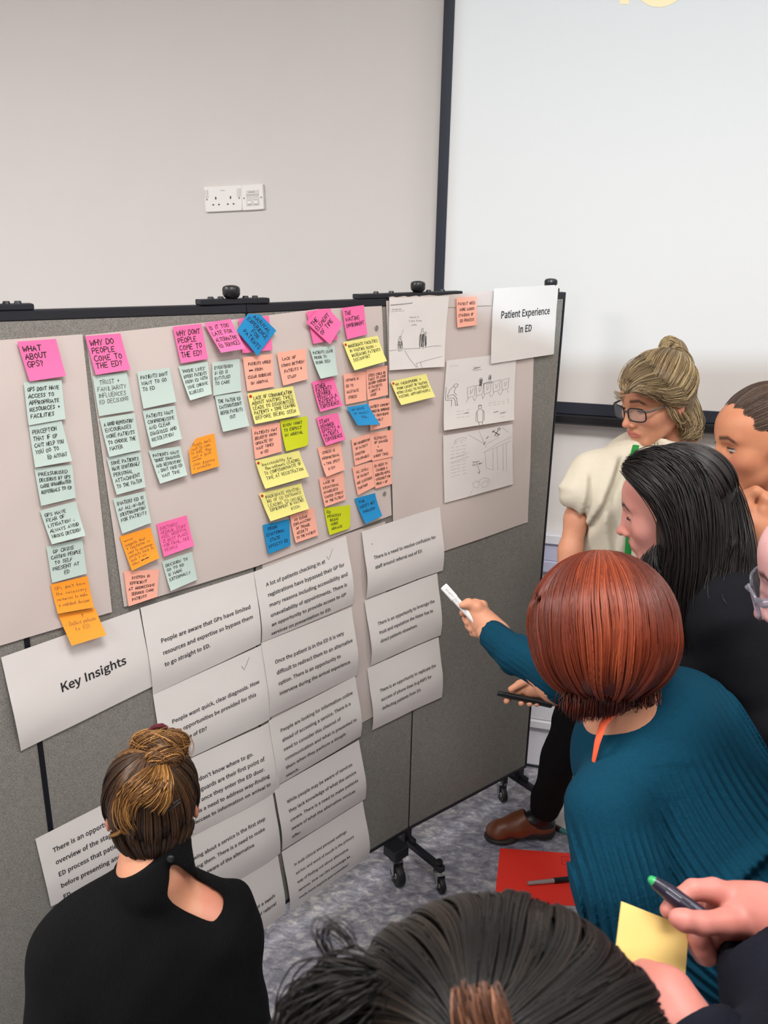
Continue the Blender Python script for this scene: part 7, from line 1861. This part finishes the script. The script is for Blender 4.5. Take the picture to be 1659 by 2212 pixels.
# ------------------------------------------------------------------ wall sockets
def on_wall(px, py): return wall_uv(px, py, 0.0)
M['slot'] = mat_plain('dark_slot', rgb(30, 26, 34), 0.7); M['screw'] = mat_plain('steel_screw', rgb(150, 145, 140), 0.35, metal=0.8); M['relief'] = mat_plain('pale_grey_plastic', rgb(214, 212, 211), 0.4)
def plate(q, W, Hh, label, kind):
    """faceplate through its photo corners (TL,TR,BR,BL)"""
    c = [on_wall(*p) for p in q]
    def P(x, y, h):
        u, v = x / W, y / Hh
        s = (c[0][0] * (1 - u) + c[1][0] * u) * (1 - v) + (c[3][0] * (1 - u) + c[2][0] * u) * v
        z = (c[0][1] * (1 - u) + c[1][1] * u) * (1 - v) + (c[3][1] * (1 - u) + c[2][1] * u) * v
        return wall_pt(s, z, h)
    root = empty('wall_socket', P(W / 2, Hh / 2, 0), label, 'socket')
    r = 0.004; out = []
    for (cx, cy, a0) in ((W - r, r, -90), (W - r, Hh - r, 0), (r, Hh - r, 90), (r, r, 180)):
        for k in range(5): a = math.radians(a0 + k * 22.5); out.append((cx + r * math.cos(a), cy + r * math.sin(a)))
    n = len(out); mx, my = W / 2, Hh / 2
    V = [P(x, y, 0.0005) for x, y in out] + [P(x, y, 0.009) for x, y in out] + [P(mx + (x - mx) * .965, my + (y - my) * .95, 0.0115) for x, y in out]
    F = [(i, (i + 1) % n, n + (i + 1) % n, n + i) for i in range(n)] + [(n + i, n + (i + 1) % n, 2 * n + (i + 1) % n, 2 * n + i) for i in range(n)] + [tuple(range(2 * n, 3 * n))]
    mesh('faceplate', V, F, M['white_plastic'], root)
    def rect(b, x, y, w, h, z0=0.0112, z1=0.0119):
        b.add([P(x - w / 2, y - h / 2, z0), P(x + w / 2, y - h / 2, z0), P(x + w / 2, y + h / 2, z0), P(x - w / 2, y + h / 2, z0), P(x - w / 2, y - h / 2, z1), P(x + w / 2, y - h / 2, z1), P(x + w / 2, y + h / 2, z1), P(x - w / 2, y + h / 2, z1)], [(4, 5, 6, 7), (0, 1, 5, 4), (1, 2, 6, 5), (2, 3, 7, 6), (3, 0, 4, 7)])
    def screw(x, y):
        v = [P(x, y, 0.0128)] + [P(x + 0.0032 * math.cos(a * .5236), y + 0.0032 * math.sin(a * .5236), 0.0118) for a in range(12)]
        mesh('screw', v, [(0, (i + 1) % 12 + 1, i + 1) for i in range(12)], M['screw'], root)
    if kind == 'double':
        for cx in (0.045, 0.102):
            b = MB(); rect(b, cx, 0.040, 0.0045, 0.009); b.build('earth_slot', M['slot'], root)
            for s in (-1, 1): b = MB(); rect(b, cx + s * 0.0112, 0.062, 0.0064, 0.0042); b.build('pin_slot', M['slot'], root)
        for cx in (0.0095, 0.134):
            b = MB(); rect(b, cx, 0.024, 0.013, 0.026, 0.0112, 0.0138); b.build('rocker_switch', M['relief'], root)
        screw(0.010, 0.043); screw(0.135, 0.043)
        b = MB(); [rect(b, 0.0655 + i * 0.0035, 0.0155, 0.0024, 0.0022) for i in range(5)]; b.build('lettering', mat_plain('grey_print', rgb(150, 146, 144), 0.6), root)
    else:
        b = MB(); rect(b, 0.043, 0.045, 0.050, 0.052, 0.0112, 0.0130); b.build('module', M['relief'], root)
        for cx in (0.030, 0.056):
            b = MB(); rect(b, cx, 0.058, 0.015, 0.014, 0.0128, 0.0142); b.build('data_port', M['white_plastic'], root)
            b = MB(); rect(b, cx, 0.066, 0.015, 0.0016, 0.0140, 0.0146); rect(b, cx, 0.0525, 0.013, 0.0016, 0.0140, 0.0146); b.build('port_shutter', mat_plain('grey_print', rgb(150, 146, 144), 0.6), root)
            b = MB(); rect(b, cx - .005, 0.0415, 0.002, 0.002, 0.0128, 0.0134); rect(b, cx + .005, 0.0415, 0.002, 0.002, 0.0128, 0.0134); b.build('indicator', M['screw'], root)
        b = MB(); [rect(b, 0.030 + i * 0.0042, 0.0255, 0.003, 0.003, 0.0128, 0.0134) for i in range(6)]; [rect(b, 0.020 + i * 0.0045, 0.035, 0.0034, 0.0022, 0.0128, 0.0134) for i in range(11)]; b.build('lettering', mat_plain('grey_print', rgb(150, 146, 144), 0.6), root)
        screw(0.0085, 0.0445); screw(0.0775, 0.0445)
plate([(442.5, 404), (525, 400), (526, 455), (446.5, 459)], 0.146, 0.086, 'white double power socket on the wall, left of the data socket', 'double')
plate([(524.5, 400), (570, 397.5), (573, 452.5), (526.5, 455.5)], 0.086, 0.086, 'white single data socket plate on the wall with two ports', 'data')
